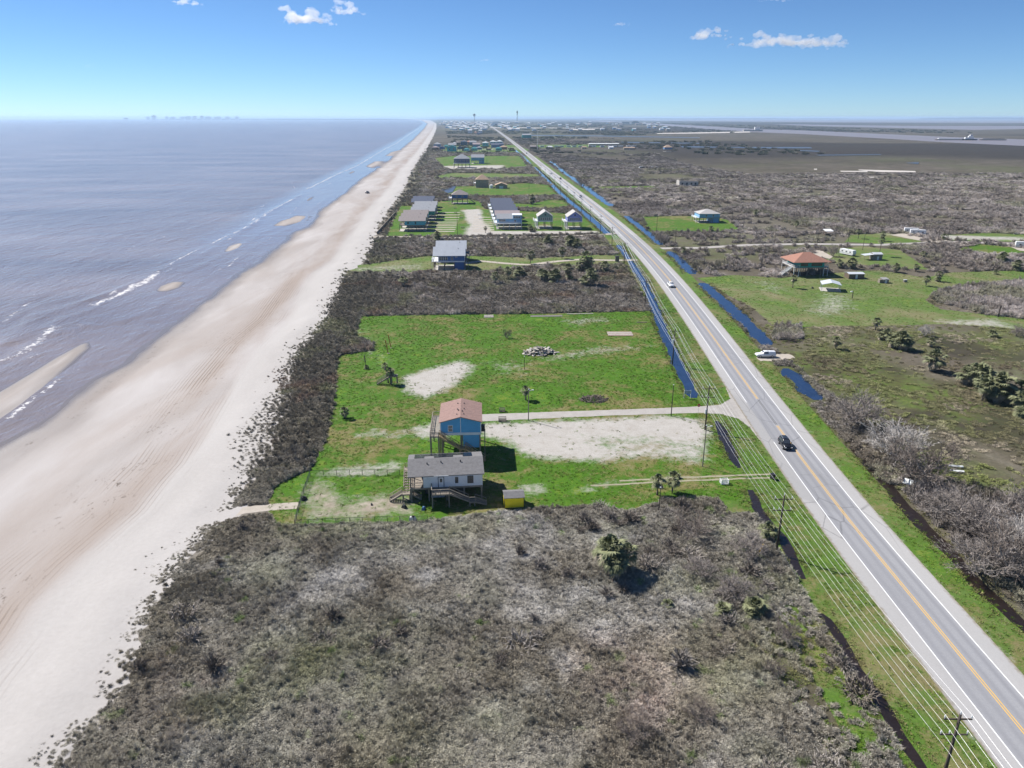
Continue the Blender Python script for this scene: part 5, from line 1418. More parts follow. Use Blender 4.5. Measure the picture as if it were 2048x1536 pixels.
# ---------------------------------------------------------------- red hip house inland and its yard
W_TEAL = paint('teal_siding', (0.03, 0.30, 0.27), 1)
R_BRICK = shingle('brick_red_shingles', (0.32, 0.165, 0.12))
zf = 4.3
h = stilt_house('stilt_house', 'teal stilt house with brick red hip roof on the lawn inland of the highway', (152.4, 337.8), RZ(2), 16.6, 13.6, zf, 2.5, 'hip', 3.5, W_TEAL, R_BRICK, nx=6, ny=4, ov=.9, wx0=-5.6, wx1=6.0, slab=False, pile_mat=WOOD, pw=.28,
    win=(('f', -3.6, zf+1.3, 3.2, 1.3, DARKM, 3), ('f', 2.4, zf+1.3, 5.0, 1.3, DARKM, 4)))
add_deck(h, -8.3, -5.65, -6.8, 6.8, zf, [[(-8.2, -6.7), (-5.7, -6.7)], [(-8.2, -6.7), (-8.2, 6.7)]], WHITE, True)
add_deck(h, 6.05, 8.3, -6.8, 6.8, zf, [[(6.1, -6.7), (8.2, -6.7)], [(8.2, -6.7), (8.2, 6.7)]], WHITE, True)
add_stairs(h, (-8.3, -4.5, zf), (-13.6, -4.5, 0.2), 1.4, WHITE)
r = empty('carport', (149.3, 303.2), RZ(-18), 'white metal carport on a concrete slab in front of the red-roofed house', 'carport')
MC = sheet_metal('white_metal', (0.62, 0.64, 0.66))
put('roof', roof_mesh('gy', 7.6, 7.2, 2.9, 1.0, .15, MC, th=.08), r)
for sx in (-3.7, 3.7):
    for sy in (-3.4, -1.1, 1.1, 3.4): MB().bar((sx, sy, 0), (sx, sy, 2.83), .1).build('post', MC, r)
MB().box(-4.1, 4.1, -3.9, 3.9, -.05, .1).build('slab', CONC, r)
def small_shed(name, label, loc, rz, W, D, hw, kind, rise, wall, roof, door='f', cat='shed'):
    r = empty(name, loc, RZ(rz), label, cat)
    put('wall', wall_mesh(kind, W, D, 0, hw, rise, wall), r); put('roof', roof_mesh(kind, W, D, hw, rise, .2, roof, th=.1), r)
    y = -D/2
    MB().box(-.5, .5, y-.04, y+.02, .05, 1.95).build('door', DARKM if wall is WHITE else WHITE, r)
    return r
W_BARN = paint('brown_board', (0.15, 0.115, 0.085), 1)
small_shed('shed', 'brown shed with white roof behind the metal carport', (171.6, 327.2), 0, 7.2, 4.6, 2.3, 'gx', .45, W_BARN, MC)
s_ = small_shed('shed', 'small grey lean-to shed standing alone on the green lawn', (180.3, 316.6), 0, 2.6, 2.8, 1.75, 'shed', .35, pm('grey_board', (0.22, 0.2, 0.18)), pm('grey_tin', (0.3, 0.29, 0.28), .6))
MB().box(-2.6, -1.35, -1.0, .8, 0, 1.6).build('woodpile', WOOD, s_)
s_ = small_shed('shed', 'pale shed with open lean-to roof near the parked camper', (205.3, 372.5), 0, 4.6, 4.4, 3.1, 'gx', .7, pm('grey_board', (0.22, 0.2, 0.18)), MC)
MB().slab([(-7.2, -2.2, 2.5), (-2.35, -2.2, 3.0), (-2.35, 2.2, 3.0), (-7.2, 2.2, 2.5)], .08).build('lean_to', MC, s_)
for yy in (-2, 2): MB().bar((-7, yy, 0), (-7, yy, 2.42), .12).build('post', WOOD, s_)
r = empty('utility_box', (190.4, 317.4), 0, 'small grey box on the lawn right of the lean-to shed', 'box')
MB().box(-.7, .7, -.5, .5, 0, 1.0).build('cabinet', pm('grey_board', (0.22, 0.2, 0.18)), r); MB().box(-.75, .75, -.55, .55, 1.0, 1.08).build('lid', MC, r)
zf = 3.6
h = stilt_house('stilt_house', 'pale blue house with grey hip roof on its own green lot inland', (159.4, 522), 0, 14.5, 13, zf, 2.7, 'hip', 2.6, W_SKY, R_PALE, nx=4, ny=3, lower=((2.0, 7.2, -6.3, 6, 0, zf-.37, W_SKY),), win=(('f', -2.5, 5, 1.2, 1.2), ('f', 2.5, 5, 1.2, 1.2)))
add_deck(h, -9.6, -7.3, -6.4, 6.4, zf, [[(-9.5, -6.3), (-7.4, -6.3)], [(-9.5, -6.3), (-9.5, 6.3)]], WHITE, True)
r = empty('pavilion', (216.9, 454.5), 0, 'small white-roofed pavilion at the edge of the grey brush', 'pavilion')
MB().slab([(-2.6, -2.4, 3.0), (2.6, -2.4, 3.0), (2.6, 2.4, 3.8), (-2.6, 2.4, 3.8)], .12).build('roof', WHITE, r)
for sx in (-2.3, 2.3):
    for sy in (-2.1, 2.1): MB().bar((sx, sy, 0), (sx, sy, 3.4 + sy*.16 - .15), .18).build('post', WOOD, r)
MB().box(-1.6, 1.6, .4, 1.9, 0, 1.2).build('counter', W_BARN, r)
# roofless concrete shell out in the brush
r = empty('ruined_building', (222.5, 811), RZ(2), 'roofless pale concrete ruin standing in the brush inland', 'ruin')
for nm, q in (('wall', (-10.5, 10.5, -5.5, -5.1, 0, 5.2)), ('wall', (-10.5, 10.5, 5.1, 5.5, 0, 4.4)), ('wall', (-10.5, -10.1, -5.1, 5.1, 0, 6.2)), ('wall', (10.1, 10.5, -5.1, 5.1, 0, 4.6)), ('wall', (-2, -1.7, -5.1, 5.1, 0, 4)), ('wall', (-8, -3, -1, -.6, 0, 5.6))):
    MB().box(*q).build(nm, CONC, r)
for u in (-7, -2, 3, 7.5): MB().box(u-.9, u+.9, -5.56, -5.48, 1.4, 3.6).build('window_opening', DARKM, r)
r = empty('scrap_row', (248.4, 1106.3), RZ(3), 'row of pale scrapped vehicles and junk in the brush', 'scrap')
for i in range(14):
    a, b = random.uniform(-17, 17), random.uniform(-5, 5)
    MB().frustum((a-2.2, a+2.2, b-.9, b+.9), (a-1.3, a+1.5, b-.8, b+.8), 0, random.uniform(1.3, 2.4)).build('wreck', random.choice([WHITE, MC, CONC, PILE, R_BROWN]), r, rot=(0, 0, random.uniform(-.1, .1)))
h = stilt_house('stilt_house', 'lone blue-grey hip house beside the marsh ponds', (404.5, 1654.4), 0, 17, 14, 5, 4, 'hip', 5, W_GREYB, R_TAN, nx=4, ny=2, pw=.5)
h = stilt_house('stilt_house', 'lone brown cottage at the foot of the radio mast', (114.8, 1743.7), 0, 14, 12, 3.5, 4, 'gx', 3, W_BARN, R_BROWN, nx=3, ny=2, pw=.5)
for px_, wd, lab in (((321.1, 2020.9), 80, 'long low white-roofed stable block beyond the brush'),):
    r = empty('stable_block', px_, RZ(1), lab, 'building')
    put('wall', wall_mesh('gx', wd, 14, 0, 4.5, 1.5, W_TAN), r); put('roof', roof_mesh('gx', wd, 14, 4.5, 1.5, .6, WHITE, th=.25), r)
for px_, lab, wl in (((161.3, 1827.7), 'pair of white sheds left of the stable block', WHITE), ((241.1, 1809.8), 'small cream barn in front of the stable block', W_TAN), ((305.5, 1807.4), 'small white shed right of the cream barn', WHITE), ((340.2, 1762.8), 'long sand-coloured barn left of the lone hip house', W_SAND)):
    s_ = small_shed('barn', lab, px_, 0, 26 if 'long' in lab else 11, 9, 3.6, 'gx', 2.2, wl, WHITE if 'white' in lab else R_TAN, cat='barn')
h = stilt_house('stilt_house', 'teal house on stilts right of the highway bend far away', (144.8, 2530.9), 0, 30, 20, 7, 9, 'gx', 4, W_TEAL, R_GREY, nx=4, ny=2, pw=.7)
W_DOME = WHITE
r = empty('dome_building', (122.5, 7043.1), 0, 'white half-dome building beside the highway far away', 'building')
m = MB(); pr = [(55*math.cos(t), 38*math.sin(t)) for t in np.linspace(0, math.pi, 15)]
m.prism(pr, 1, -45, 45).build('shell', WHITE, r); MB().box(-12, 12, -45.6, -45.1, 0, 14).build('door', DARKM, r)

# ---------------------------------------------------------------- subdivision up the coast (each house with its own place, size and colour)
def far_house(label, base, W, wall, roof, kind='hip', hk=1.0, group='houses of the far subdivision', dk=.9, zf=None):
    D = W * dk
    z0 = 4.5 if zf is None else zf
    hw = W * .34 * hk
    return stilt_house('far_house', label, base, 0, W, D, z0, hw, kind, W * .22, wall, roof, group, nx=3, ny=2, pw=.6, ov=W*.05, win=(('f', -W*.22, z0+hw*.55, W*.12, hw*.4), ('f', W*.22, z0+hw*.55, W*.12, hw*.4)))
T_TEAL, T_AQ = paint('turquoise_siding', (0.04, 0.36, 0.37), 1), paint('pale_turquoise_siding', (0.13, 0.47, 0.50), 1)
R_TEAL = sheet_metal('green_metal_roof', (0.07, 0.27, 0.27)); R_WHITE = sheet_metal('white_metal_roof', (0.68, 0.68, 0.67)); R_CORAL = shingle('coral_shingles', (0.5, 0.29, 0.22))
far_house('large turquoise gable house at the seaward front of the far subdivision', (-64.1, 1578.1), 18.9, T_TEAL, R_TEAL, 'gy', 1.25)
far_house('small turquoise hip house just behind the large navy house', (-33.8, 1588.1), 11.2, T_AQ, R_TEAL)
far_house('pale turquoise hip house in the middle front of the far subdivision', (-18.0, 1622.1), 12.6, T_AQ, R_TEAL)
far_house('grey house right beside the pale turquoise hip house', (-8.1, 1670.1), 11.7, W_GREYB, R_GREY)
far_house('aqua hip house at the road end of the front row', (33.6, 1620.1), 12.5, T_TEAL, R_TEAL)
far_house('brick-coloured hip house last before the highway', (45.6, 1668.1), 15.3, pm('brick_siding', (0.32, 0.14, 0.10)), R_TAN)
far_house('tall aqua house under a white hip roof', (6.3, 1864.1), 14.4, T_AQ, R_WHITE, 'hip', 1.6)
far_house('white-roofed house, middle of three white roofs', (27.6, 2032.1), 15.7, W_SKY, R_WHITE)
far_house('white-roofed house nearest the highway of three', (44.7, 2050.0), 15.9, W_SKY, R_WHITE)
far_house('long navy house below the three white roofs', (28.1, 1774.7), 17.5, W_NAVY, R_NAVY, 'gx')
far_house('second navy house right of the long navy one', (42.6, 1847.4), 14.3, W_NAVY, R_NAVY, 'gx')
far_house('small cream cottage below the long navy house', (13.7, 1656.9), 7.6, W_TAN, R_TAN)
far_house('coral-roofed hip house behind the subdivision', (-35.6, 2034.5), 15.0, pm('rose_siding', (0.42, 0.22, 0.16)), R_CORAL)
far_house('dark blue tower house beside the coral roof', (-48.5, 1964.0), 15.2, paint('deep_blue_siding', (0.03, 0.09, 0.2), 1), R_NAVY, 'hip', 1.5)
far_house('brown house left of the dark blue tower house', (-65.6, 2017.4), 11.4, W_BARN, R_BROWN)
far_house('white hut left of the brown house', (-74.8, 2036.0), 7.9, WHITE, R_WHITE)
far_house('grey house behind the large turquoise gable', (-70.8, 1778.5), 17.5, W_TAN, R_GREY, 'gx')
far_house('dark gabled house with round window right of the turquoise gable', (-51.0, 1697.1), 11.9, paint('deep_blue_siding', (0.03, 0.09, 0.2), 1), R_BROWN, 'gy')
far_house('brown gabled house right of the dark gabled one', (-39.9, 1696.6), 11.9, W_BARN, R_BROWN, 'gy')
far_house('grey roofed house in the centre of the far subdivision', (-15.3, 1819.6), 16.6, W_GREYB, R_PINK, 'gx')
far_house('slate house behind the centre house', (-25.6, 1980.4), 16.7, W_GREYB, R_GREY, 'gx')
far_house('slate house at the dune edge of the far subdivision', (-109.2, 1838.1), 16.8, W_GREYB, R_GREY)
far_house('brown house at the dune edge, front row', (-103.2, 1661.4), 14.0, W_BARN, R_PINK)
far_house('small dark gabled house left of the turquoise gable', (-89.3, 1685.8), 11.9, W_NAVY, R_GREY, 'gy')
far_house('pale aqua house half hidden by the turquoise gable', (-84.8, 1779.0), 11.3, T_AQ, R_TEAL)
far_house('left one of two tall white houses', (-56.6, 3418.2), 18.0, WHITE, R_WHITE, 'gx', 2.0, dk=.8)
far_house('right one of two tall white houses', (-9.9, 3416.4), 15.1, WHITE, R_WHITE, 'gx', 2.2, dk=.8)
far_house('rose-coloured house between the tall white ones', (-31.7, 3366.6), 14.2, pm('rose_siding', (0.42, 0.22, 0.16)), R_CORAL)
far_house('blue house tucked under the right tall white house', (-17.5, 3177.7), 13.4, W_NAVY, R_NAVY)
# distant town: first the pale roofs one can pick out, then the small specks behind
_fh = []
for i, wl in enumerate((WHITE, W_SAND, W_SKY, W_GREYB, T_AQ, W_TAN)):
    rf = (R_WHITE, R_WHITE, R_GREY, R_PALE, R_WHITE, R_BROWN)[i]
    _fh.append((wall_mesh('gx', 22, 16, 0, 9, 4, wl), roof_mesh('gx', 22, 16, 9, 4, 1, rf, th=.3)))
TOWN_LOOK = ('white house with a white roof', 'sand-coloured house with a white roof', 'pale blue house with a grey roof', 'slate house with a pale grey roof', 'turquoise house with a white roof', 'tan house with a brown roof')
def town_house(px_, k, sc, label):
    label = label.replace('pale house', TOWN_LOOK[k])
    r = empty('town_house', px_, random.uniform(-.2, .2), label, 'house', 'houses of the distant town')
    r.scale = (sc,) * 3
    put('wall', _fh[k][0], r); put('roof', _fh[k][1], r)
rr = random.Random(5)
LT = 'pale house in the distant town seaward of the highway'
_spots = [[(-308.1, 6973.8), (-271.1, 7190.8), (-217.2, 7099.7), (-158.3, 6385.8), (-94.1, 7184.0), (-53.6, 6758.6), (-9.6, 6639.3), (8.6, 7412.5), (45.9, 8035.3), (-252.9, 5474.3), (-226.3, 5345.6), (-218.8, 5895.4), (-135.5, 5603.7), (-64.3, 5741.6), (-29.4, 5465.8), (-1.0, 5263.2), (14.3, 5886.5), (-423.3, 7677.0)]][0]
for i, p in enumerate(_spots): town_house(p, (0, 0, 1, 2, 4, 0)[i % 6], 1.0, 'pale house at the near edge of the distant town')
for i in range(130):
    v = rr.uniform(0, 1)
    Y = 4300 * (3.2 ** v)
    lo, hi = float(XD(Y)) + 90, float(RX(Y)) - 50
    town_house((rr.uniform(lo, hi), Y), rr.randrange(6), rr.uniform(.65, 1.1) * (1 + .6 * v), LT)
LT = 'pale house in the distant town inland of the highway'
for i in range(90):
    v = rr.uniform(0, 1)
    Y = 4200 * (2.6 ** v)
    town_house((float(RX(Y)) + 60 + (rr.random() ** 1.6) * Y * .22, Y), rr.randrange(6), rr.uniform(.65, 1.1) * (1 + .6 * v), LT)
ORD = ('first', 'second', 'third', 'fourth', 'fifth', 'sixth', 'seventh', 'eighth', 'ninth', 'tenth', 'eleventh', 'twelfth', 'thirteenth', 'fourteenth', 'fifteenth', 'sixteenth')
for i in range(16):
    LT = f'white camper, {ORD[i]} from the highway in the long far row'
    r = empty('camper', (float(RX(1900)) + 38 + i * 17 + rr.uniform(-4, 4), 1905 + rr.uniform(-8, 8)), rr.uniform(-.15, .15), LT, 'camper', 'campers in the far row')
    MB().box(-5.5, 5.5, -1.6, 1.6, .6, 4.0).build('body', WHITE, r); MB().box(-4, 4, -1.66, -1.61, 2.0, 2.8).build('window', GLASS, r); MB().tube([(-.6, -1.5, .6), (-.6, 1.5, .6)], .55, 8).build('wheel', DARKM, r)
# low far shores on the horizon
def far_shore(x0, x1, Y, top, seed):
    m = MB(); rr = random.Random(seed); xs = np.linspace(x0, x1, 60)
    hs = [top * min(1, 6 * t, 6 * (1 - t)) * rr.uniform(.55, 1.0) + 1 for t in np.linspace(0, 1, 60)]
    for i in range(59): m.add([(xs[i], Y, SEA - 1), (xs[i+1], Y, SEA - 1), (xs[i+1], Y, hs[i+1]), (xs[i], Y, hs[i]), (xs[i], Y + 900, SEA - 1), (xs[i+1], Y + 900, SEA - 1), (xs[i+1], Y + 900, hs[i+1]), (xs[i], Y + 900, hs[i])], [(0, 1, 2, 3), (5, 4, 7, 6), (3, 2, 6, 7)])
    struct('far_shore', m.mesh('far_shore', pm('far_woods', (0.06, 0.075, 0.06), 0.95)))
far_shore(-11800, -2000, 27100, 34, 3)
far_shore(17000, 27000, 30000, 85, 4)
far_shore(2500, 17500, 33000, 45, 5)
# skyline over the water
LS = 'hazy tower block of the skyline across the water'
for i_, (X, Hh, ww) in enumerate(((-11482, 92, 93), (-11284, 128, 112), (-10848, 99, 74), (-10649, 87, 149), (-10312, 92, 149), (-10114, 101, 186), (-9896, 110, 112), (-9658, 117, 93), (-9440, 94, 186), (-9122, 90, 223), (-8785, 92, 149), (-8468, 100, 93))):
    LS = f'hazy tower block, {ORD[i_]} from the left in the skyline across the water'
    Y = 27000
    r = empty('tower_block', (X, Y, SEA), 0, LS, 'tower', 'towers of the skyline')
    MB().box(-ww/2, ww/2, -60, 60, 0, Hh).build('wall', pm('haze_tinted_facade', (0.3, 0.34, 0.4)), r); MB().box(-ww*.2, ww*.2, -30, 30, Hh, Hh + 12).build('roof_house', CONC, r)  # pale blue of distance haze is mixed into the facade colour

# ================================================================== palms, trees, single shrubs
def frond_material(name, lo, hi):
    t = NT(name, 0.7, 0.25)
    return t.base(t.ramp(t.noise(1.7, 3, 0.6, t.obj()), [(0.32, lo), (0.68, hi)]))
M_FROND = frond_material('palm_fronds', (0.065, 0.075, 0.03), (0.27, 0.28, 0.15))
M_DEAD = frond_material('dead_fronds', (0.2, 0.165, 0.11), (0.42, 0.36, 0.27))
M_TRUNK = pm('palm_trunk', (0.17, 0.14, 0.11), 0.95, 0.3, 3)
M_BARK = pm('bare_bark', (0.30, 0.26, 0.225), 0.95, 0.25, 3)
M_BARK_PALE = pm('bleached_bark', (0.45, 0.41, 0.37), 0.95, 0.2, 3)
M_TWIG = pm('grey_twigs', (0.3, 0.262, 0.235), 0.95, 0.25, 2)
M_TWIG_DARK = pm('dark_twigs', (0.19, 0.155, 0.13), 0.95, 0.25, 2)

def fan_crown(n, rad, seed, droop, up, dead=False):
    """fan palm crown: each frond a stalk ending in a fan of narrow leaflets"""
    r = random.Random(seed)
    v, f = [], []
    for i in range(n):
        a = r.uniform(0, 6.283)
        e = r.uniform(*up)
        d = Vector((math.cos(a)*math.cos(e), math.sin(a)*math.cos(e), math.sin(e)))
        L = rad * r.uniform(.75, 1.05)
        c = d * L * .5 - Vector((0, 0, droop * .12 * L))
        side = d.cross(Vector((0, 0, 1)))
        side = side.normalized() if side.length > 1e-3 else Vector((1, 0, 0))
        upv = side.cross(d)
        k = len(v)
        w = side * .03
        v += [tuple(-w), tuple(w), tuple(c + w), tuple(c - w)]
        f.append((k, k+1, k+2, k+3))
        m = 9
        for j in range(m):
            t = (j / (m-1) - .5) * 2.5
            dr = (d * math.cos(t) + side * math.sin(t)).normalized()
            ll = L * .58 * (1 - .22 * abs(t)) * r.uniform(.85, 1.1)
            tip = c + dr * ll + Vector((0, 0, -droop * ll * r.uniform(.35, .8))) + upv * r.gauss(0, .05)
            mid = c + dr * ll * .55 + Vector((0, 0, -droop * ll * .12))
            q = dr.cross(upv).normalized() * (.085 * L / 1.6)
            k = len(v)
            v += [tuple(c), tuple(mid - q), tuple(mid + q), tuple(tip)]
            f += [(k, k+1, k+2), (k+1, k+3, k+2)]
    me = bpy.data.meshes.new('crown')
    me.from_pydata(v, [], f)
    me.materials.append(M_DEAD if dead else M_FROND)
    return me
CROWN = [fan_crown(38, 1.75, s, .75, (-.55, 1.5)) for s in (11, 12, 13)]
SKIRT = [fan_crown(16, 1.35, s, 1.2, (-1.3, -.2), True) for s in (21, 22, 23)]
def trunk_mesh(h, lean, seed):
    r = random.Random(seed)
    pts = [(lean*h*(t**1.6) , .05*math.sin(4*t+seed), -.2 + (h+.2)*t) for t in np.linspace(0, 1, 7)]
    m = MB().tube(pts, [.26, .2, .17, .165, .17, .18, .17], 8)
    return m.mesh('trunk', M_TRUNK, True), pts[-1]
_trunks = {}
def palm(label, base, h, k=1.0, seed=0, lean=0.0, skirt=True, group=None, crowns=None):
    """fan palm; crowns: extra stems [(dx, dy, height, scale)] that grow from the same clump"""
    r = empty('fan_palm', base, seed * 1.3, label, 'palm tree', group)
    for i, (dx, dy, hh, s) in enumerate([(0, 0, h, k)] + list(crowns or ())):
        key = (round(hh, 1), lean, (seed + i) % 3)
        if key not in _trunks: _trunks[key] = trunk_mesh(max(.4, hh), lean, (seed + i) % 3)
        tm, top = _trunks[key]
        put('trunk', tm, r, (dx, dy, 0))
        tp = (dx + top[0], dy + top[1], top[2] - .1)
        c = put('crown', CROWN[(seed + i) % 3], r, tp, (0, 0, seed + i * 2.1), (s, s, s * .92))
        if skirt: put('dead_fronds', SKIRT[(seed + i) % 3], r, (tp[0], tp[1], tp[2] - .15), (0, 0, seed * 2 + i), s)
    return r

def CL(n, spread, h, s, seed):
    r = random.Random(seed)
    return [(r.uniform(-1, 1) * spread, r.uniform(-1, 1) * spread * .8, h * r.uniform(.45, 1.0), s * r.uniform(.8, 1.1)) for _ in range(n)]

PALMS = [  # label, ground spot, trunk height, crown scale, lean, extra stems
 ('left palm of the pair beside the wheel tracks', (33.5, 125.7), 3.4, 1.1, 0, None), ('right palm of the pair beside the wheel tracks', (36.7, 126.4), 3.6, 1.25, 0, None),
 ('big dense palm clump standing in the foreground scrub', (19.6, 99.5), 5.29, 1.95, 0, CL(5, 2.6, 4.6, 1.45, 1)),
 ('single palm beside the light pole on the lawn', (10.4, 177.9), 3.0, 0.95, 0, None), ('low shaggy palm at the dune edge of the lawn', (-35.1, 167.4), 2.1, 0.95, 0, None),
 ('tall leaning palm by the old wooden stair', (-27.4, 192.4), 5.4, 0.72, -.12, None), ('shorter palm by the old wooden stair', (-26.6, 191.6), 4.0, 0.85, .05, None), ('tiny palm sprouting at a bare post near the dune', (-35.4, 204.8), 0.8, 0.6, 0, None),
 ('palm behind the silver-roofed house', (-28.1, 442.1), 4.0, 1.9, 0, CL(2, 2, 4, 1.7, 2)), ('slender tall palm in the brush behind the sandy drive', (15.0, 408.8), 6.0, 1.0, 0, None), ('palm on the near side of the sandy drive, left one', (23.4, 366.9), 3.8, 1.45, 0, None), ('palm near the bend of the sandy drive', (41.0, 381.5), 3.6, 1.25, 0, None),
 ('lone palm in the brush seaward of the silver-roofed house', (-35.7, 315.7), 2.6, 1.15, 0, None), ('leftmost palm of the row below the sandy drive', (4.8, 320.3), 3.2, 1.2, 0, None), ('second palm of the row below the sandy drive', (10.7, 328.6), 3.6, 1.15, 0, None), ('bushy third palm of the row below the sandy drive', (16.3, 333.9), 2.4, 1.5, 0, CL(2, 1.6, 2.4, 1.3, 3)),
 ('fourth palm clump of the row below the sandy drive', (25.9, 325.9), 3.0, 1.4, 0, CL(3, 2.2, 3, 1.3, 4)), ('fifth palm clump of the row below the sandy drive', (32.2, 322.4), 3.4, 1.5, 0, CL(3, 2, 3.2, 1.4, 5)), ('sixth palm of the row below the sandy drive', (37.9, 326.5), 4.6, 1.4, 0, CL(1, 1.5, 3.4, 1.3, 6)),
 ('great palm clump where the sandy drive meets the ditch', (48.9, 345.5), 6.0, 1.8, 0, CL(5, 3.0, 5.2, 1.6, 7)), ('great palm clump below the sandy drive, nearest the highway', (47.0, 314.6), 4.6, 1.7, 0, CL(4, 2.6, 4.4, 1.5, 8)), ('single bushy palm right of the great clump', (57.7, 344.0), 3.0, 1.35, 0, CL(1, 1.5, 2.6, 1.2, 9)),
 ('palm clump in the brush behind the gravel court', (37.9, 425.0), 3.0, 1.7, 0, CL(3, 3, 3, 1.5, 10)), ('dense palm clump in the brush near the roadside ditch', (48.8, 412.5), 4.0, 1.9, 0, CL(5, 4, 4, 1.6, 11)), ('small palm on the grass island of the gravel court', (1.0, 473.3), 3.4, 1.0, 0, None), ('palm pair beyond the gravel court', (42.1, 639.1), 6.0, 2.0, 0, CL(2, 2.5, 5, 1.8, 12)),
 ('palms beside the house with the rooftop room', (30.1, 478.8), 3.6, 1.3, 0, CL(3, 3, 3, 1.2, 13)), ('slim palm at the lane below the rooftop room', (32.0, 459.5), 4.6, .9, 0, None),
 ('palm at the mouth of the side road', (107.8, 387.9), 3.2, 1.3, 0, None), ('low palm on the pale blue house lot', (147.7, 472.1), 2.4, 1.5, 0, None), ('palm in the brush right of the pale blue house', (203.5, 545.9), 4.0, 1.6, 0, None), ('palm in the brush left of the pavilion', (210.5, 487.9), 3.4, 1.5, 0, None),
 ('palm in front of the teal red-roofed house', (134.5, 307.2), 4.6, 1.2, 0, None), ('left palm behind the brown shed', (175.6, 350.6), 2.8, 1.45, 0, None), ('right bushy palm behind the brown shed', (181.1, 349.1), 3.6, 1.8, 0, CL(1, 1.6, 3, 1.5, 14)), ('palm at the fence end right of the brown shed', (197.6, 338.6), 3.2, 1.45, 0, CL(1, 1.2, 2.8, 1.3, 15)), ('palm right of the one at the fence end', (208.6, 340.6), 2.6, 1.2, 0, None),
 ('palm in the open lawn left of the thicket', (195.0, 308.9), 3.6, 1.25, 0, None), ('palm in the open lawn nearest the thicket top', (206.0, 317.9), 3.6, 1.3, 0, CL(1, 1.4, 2.2, 1.2, 16)), ('palm rising out of the far thicket', (227.3, 367.3), 4.0, 1.35, 0, None), ('tall dark palm over the pale lean-to shed', (212.4, 382.4), 9.0, 1.5, 0, None), ('palm beside the two white trailers', (275.8, 428.6), 3.4, 1.4, 0, None),
 ('palm on the far side of the side road, left', (230.3, 441.9), 4.6, 1.3, 0, None), ('palm on the far side of the side road, right', (240.1, 431.9), 4.6, 1.4, 0, None), ('large palm group at the right edge beyond the thicket', (266.3, 361.7), 3.4, 2.0, 0, CL(3, 3, 3, 1.6, 17)), ('dark palm right of the thicket by the frame edge', (258.9, 341.2), 3.4, 1.9, 0, CL(2, 2, 3, 1.6, 18)), ('round shrubby palm on the lawn beyond the thicket', (242.8, 332.2), 1.0, 1.2, 0, None),
 ('small palm alone in the marsh grass past the turnout', (112.7, 219.0), 3.0, 1.15, 0, None), ('upright palm at the top of the marsh palm chain', (136.7, 240.3), 3.4, 1.25, 0, None), ('middle palms of the marsh palm chain', (134.3, 228.2), 2.6, 1.4, 0, CL(2, 2.2, 2.6, 1.3, 19)), ('lowest dense clump of the marsh palm chain', (133.4, 218.2), 3.91, 2.21, 0, CL(4, 2.6, 3.2, 1.5, 20)),
 ('thin palm behind the round marsh palm', (144.8, 220.5), 2.0, 1.15, 0, None), ('round full palm in the middle of the marsh', (131.6, 196.6), 4.37, 2.27, 0, CL(1, .8, 3.0, 1.6, 21)), ('low palm alone near the marsh right edge', (172.4, 230.9), 1.0, 1.35, 0, None), ('upper clump of the big palms at the right edge', (135.7, 183.8), 4.60, 2.21, 0, CL(6, 3.2, 4.2, 1.9, 22)), ('main clump of the big palms at the right edge', (134.8, 172.5), 5.52, 2.47, 0, CL(9, 4.0, 5.0, 2.1, 23)), ('last palm of the big group, cut by the frame', (134.6, 163.5), 4.14, 2.21, 0, CL(4, 2.4, 3.6, 1.9, 24)),
 ('young palm in the scrub right of the big clump', (27.2, 90.9), .7, .7, 0, None), ('low palmetto in the roadside thicket, left one', (35.0, 89.0), 1.0, 1.1, 0, CL(1, .8, .9, .9, 26)), ('low palmetto in the roadside thicket, right one', (39.9, 89.1), 1.4, 1.3, 0, CL(2, 1.2, 1.3, 1.0, 27)), ('palm at the foot of the near utility pole', (49.6, 109.6), 1.8, 1.2, 0, CL(1, 1.2, 1.6, 1.0, 28)),
]
for i, (lab, b, hh, k, lean, cr) in enumerate(PALMS):
    if 280 < b[1] < 430 and b[0] < 90:                     # the big old palms round the sandy drive
        hh, k, cr = hh * 1.3, k * 1.3, cr and [(q[0] * 1.2, q[1] * 1.2, q[2] * 1.3, q[3] * 1.3) for q in cr]
    palm(lab, b, hh, k, i, lean, True, 'fan palms', cr)

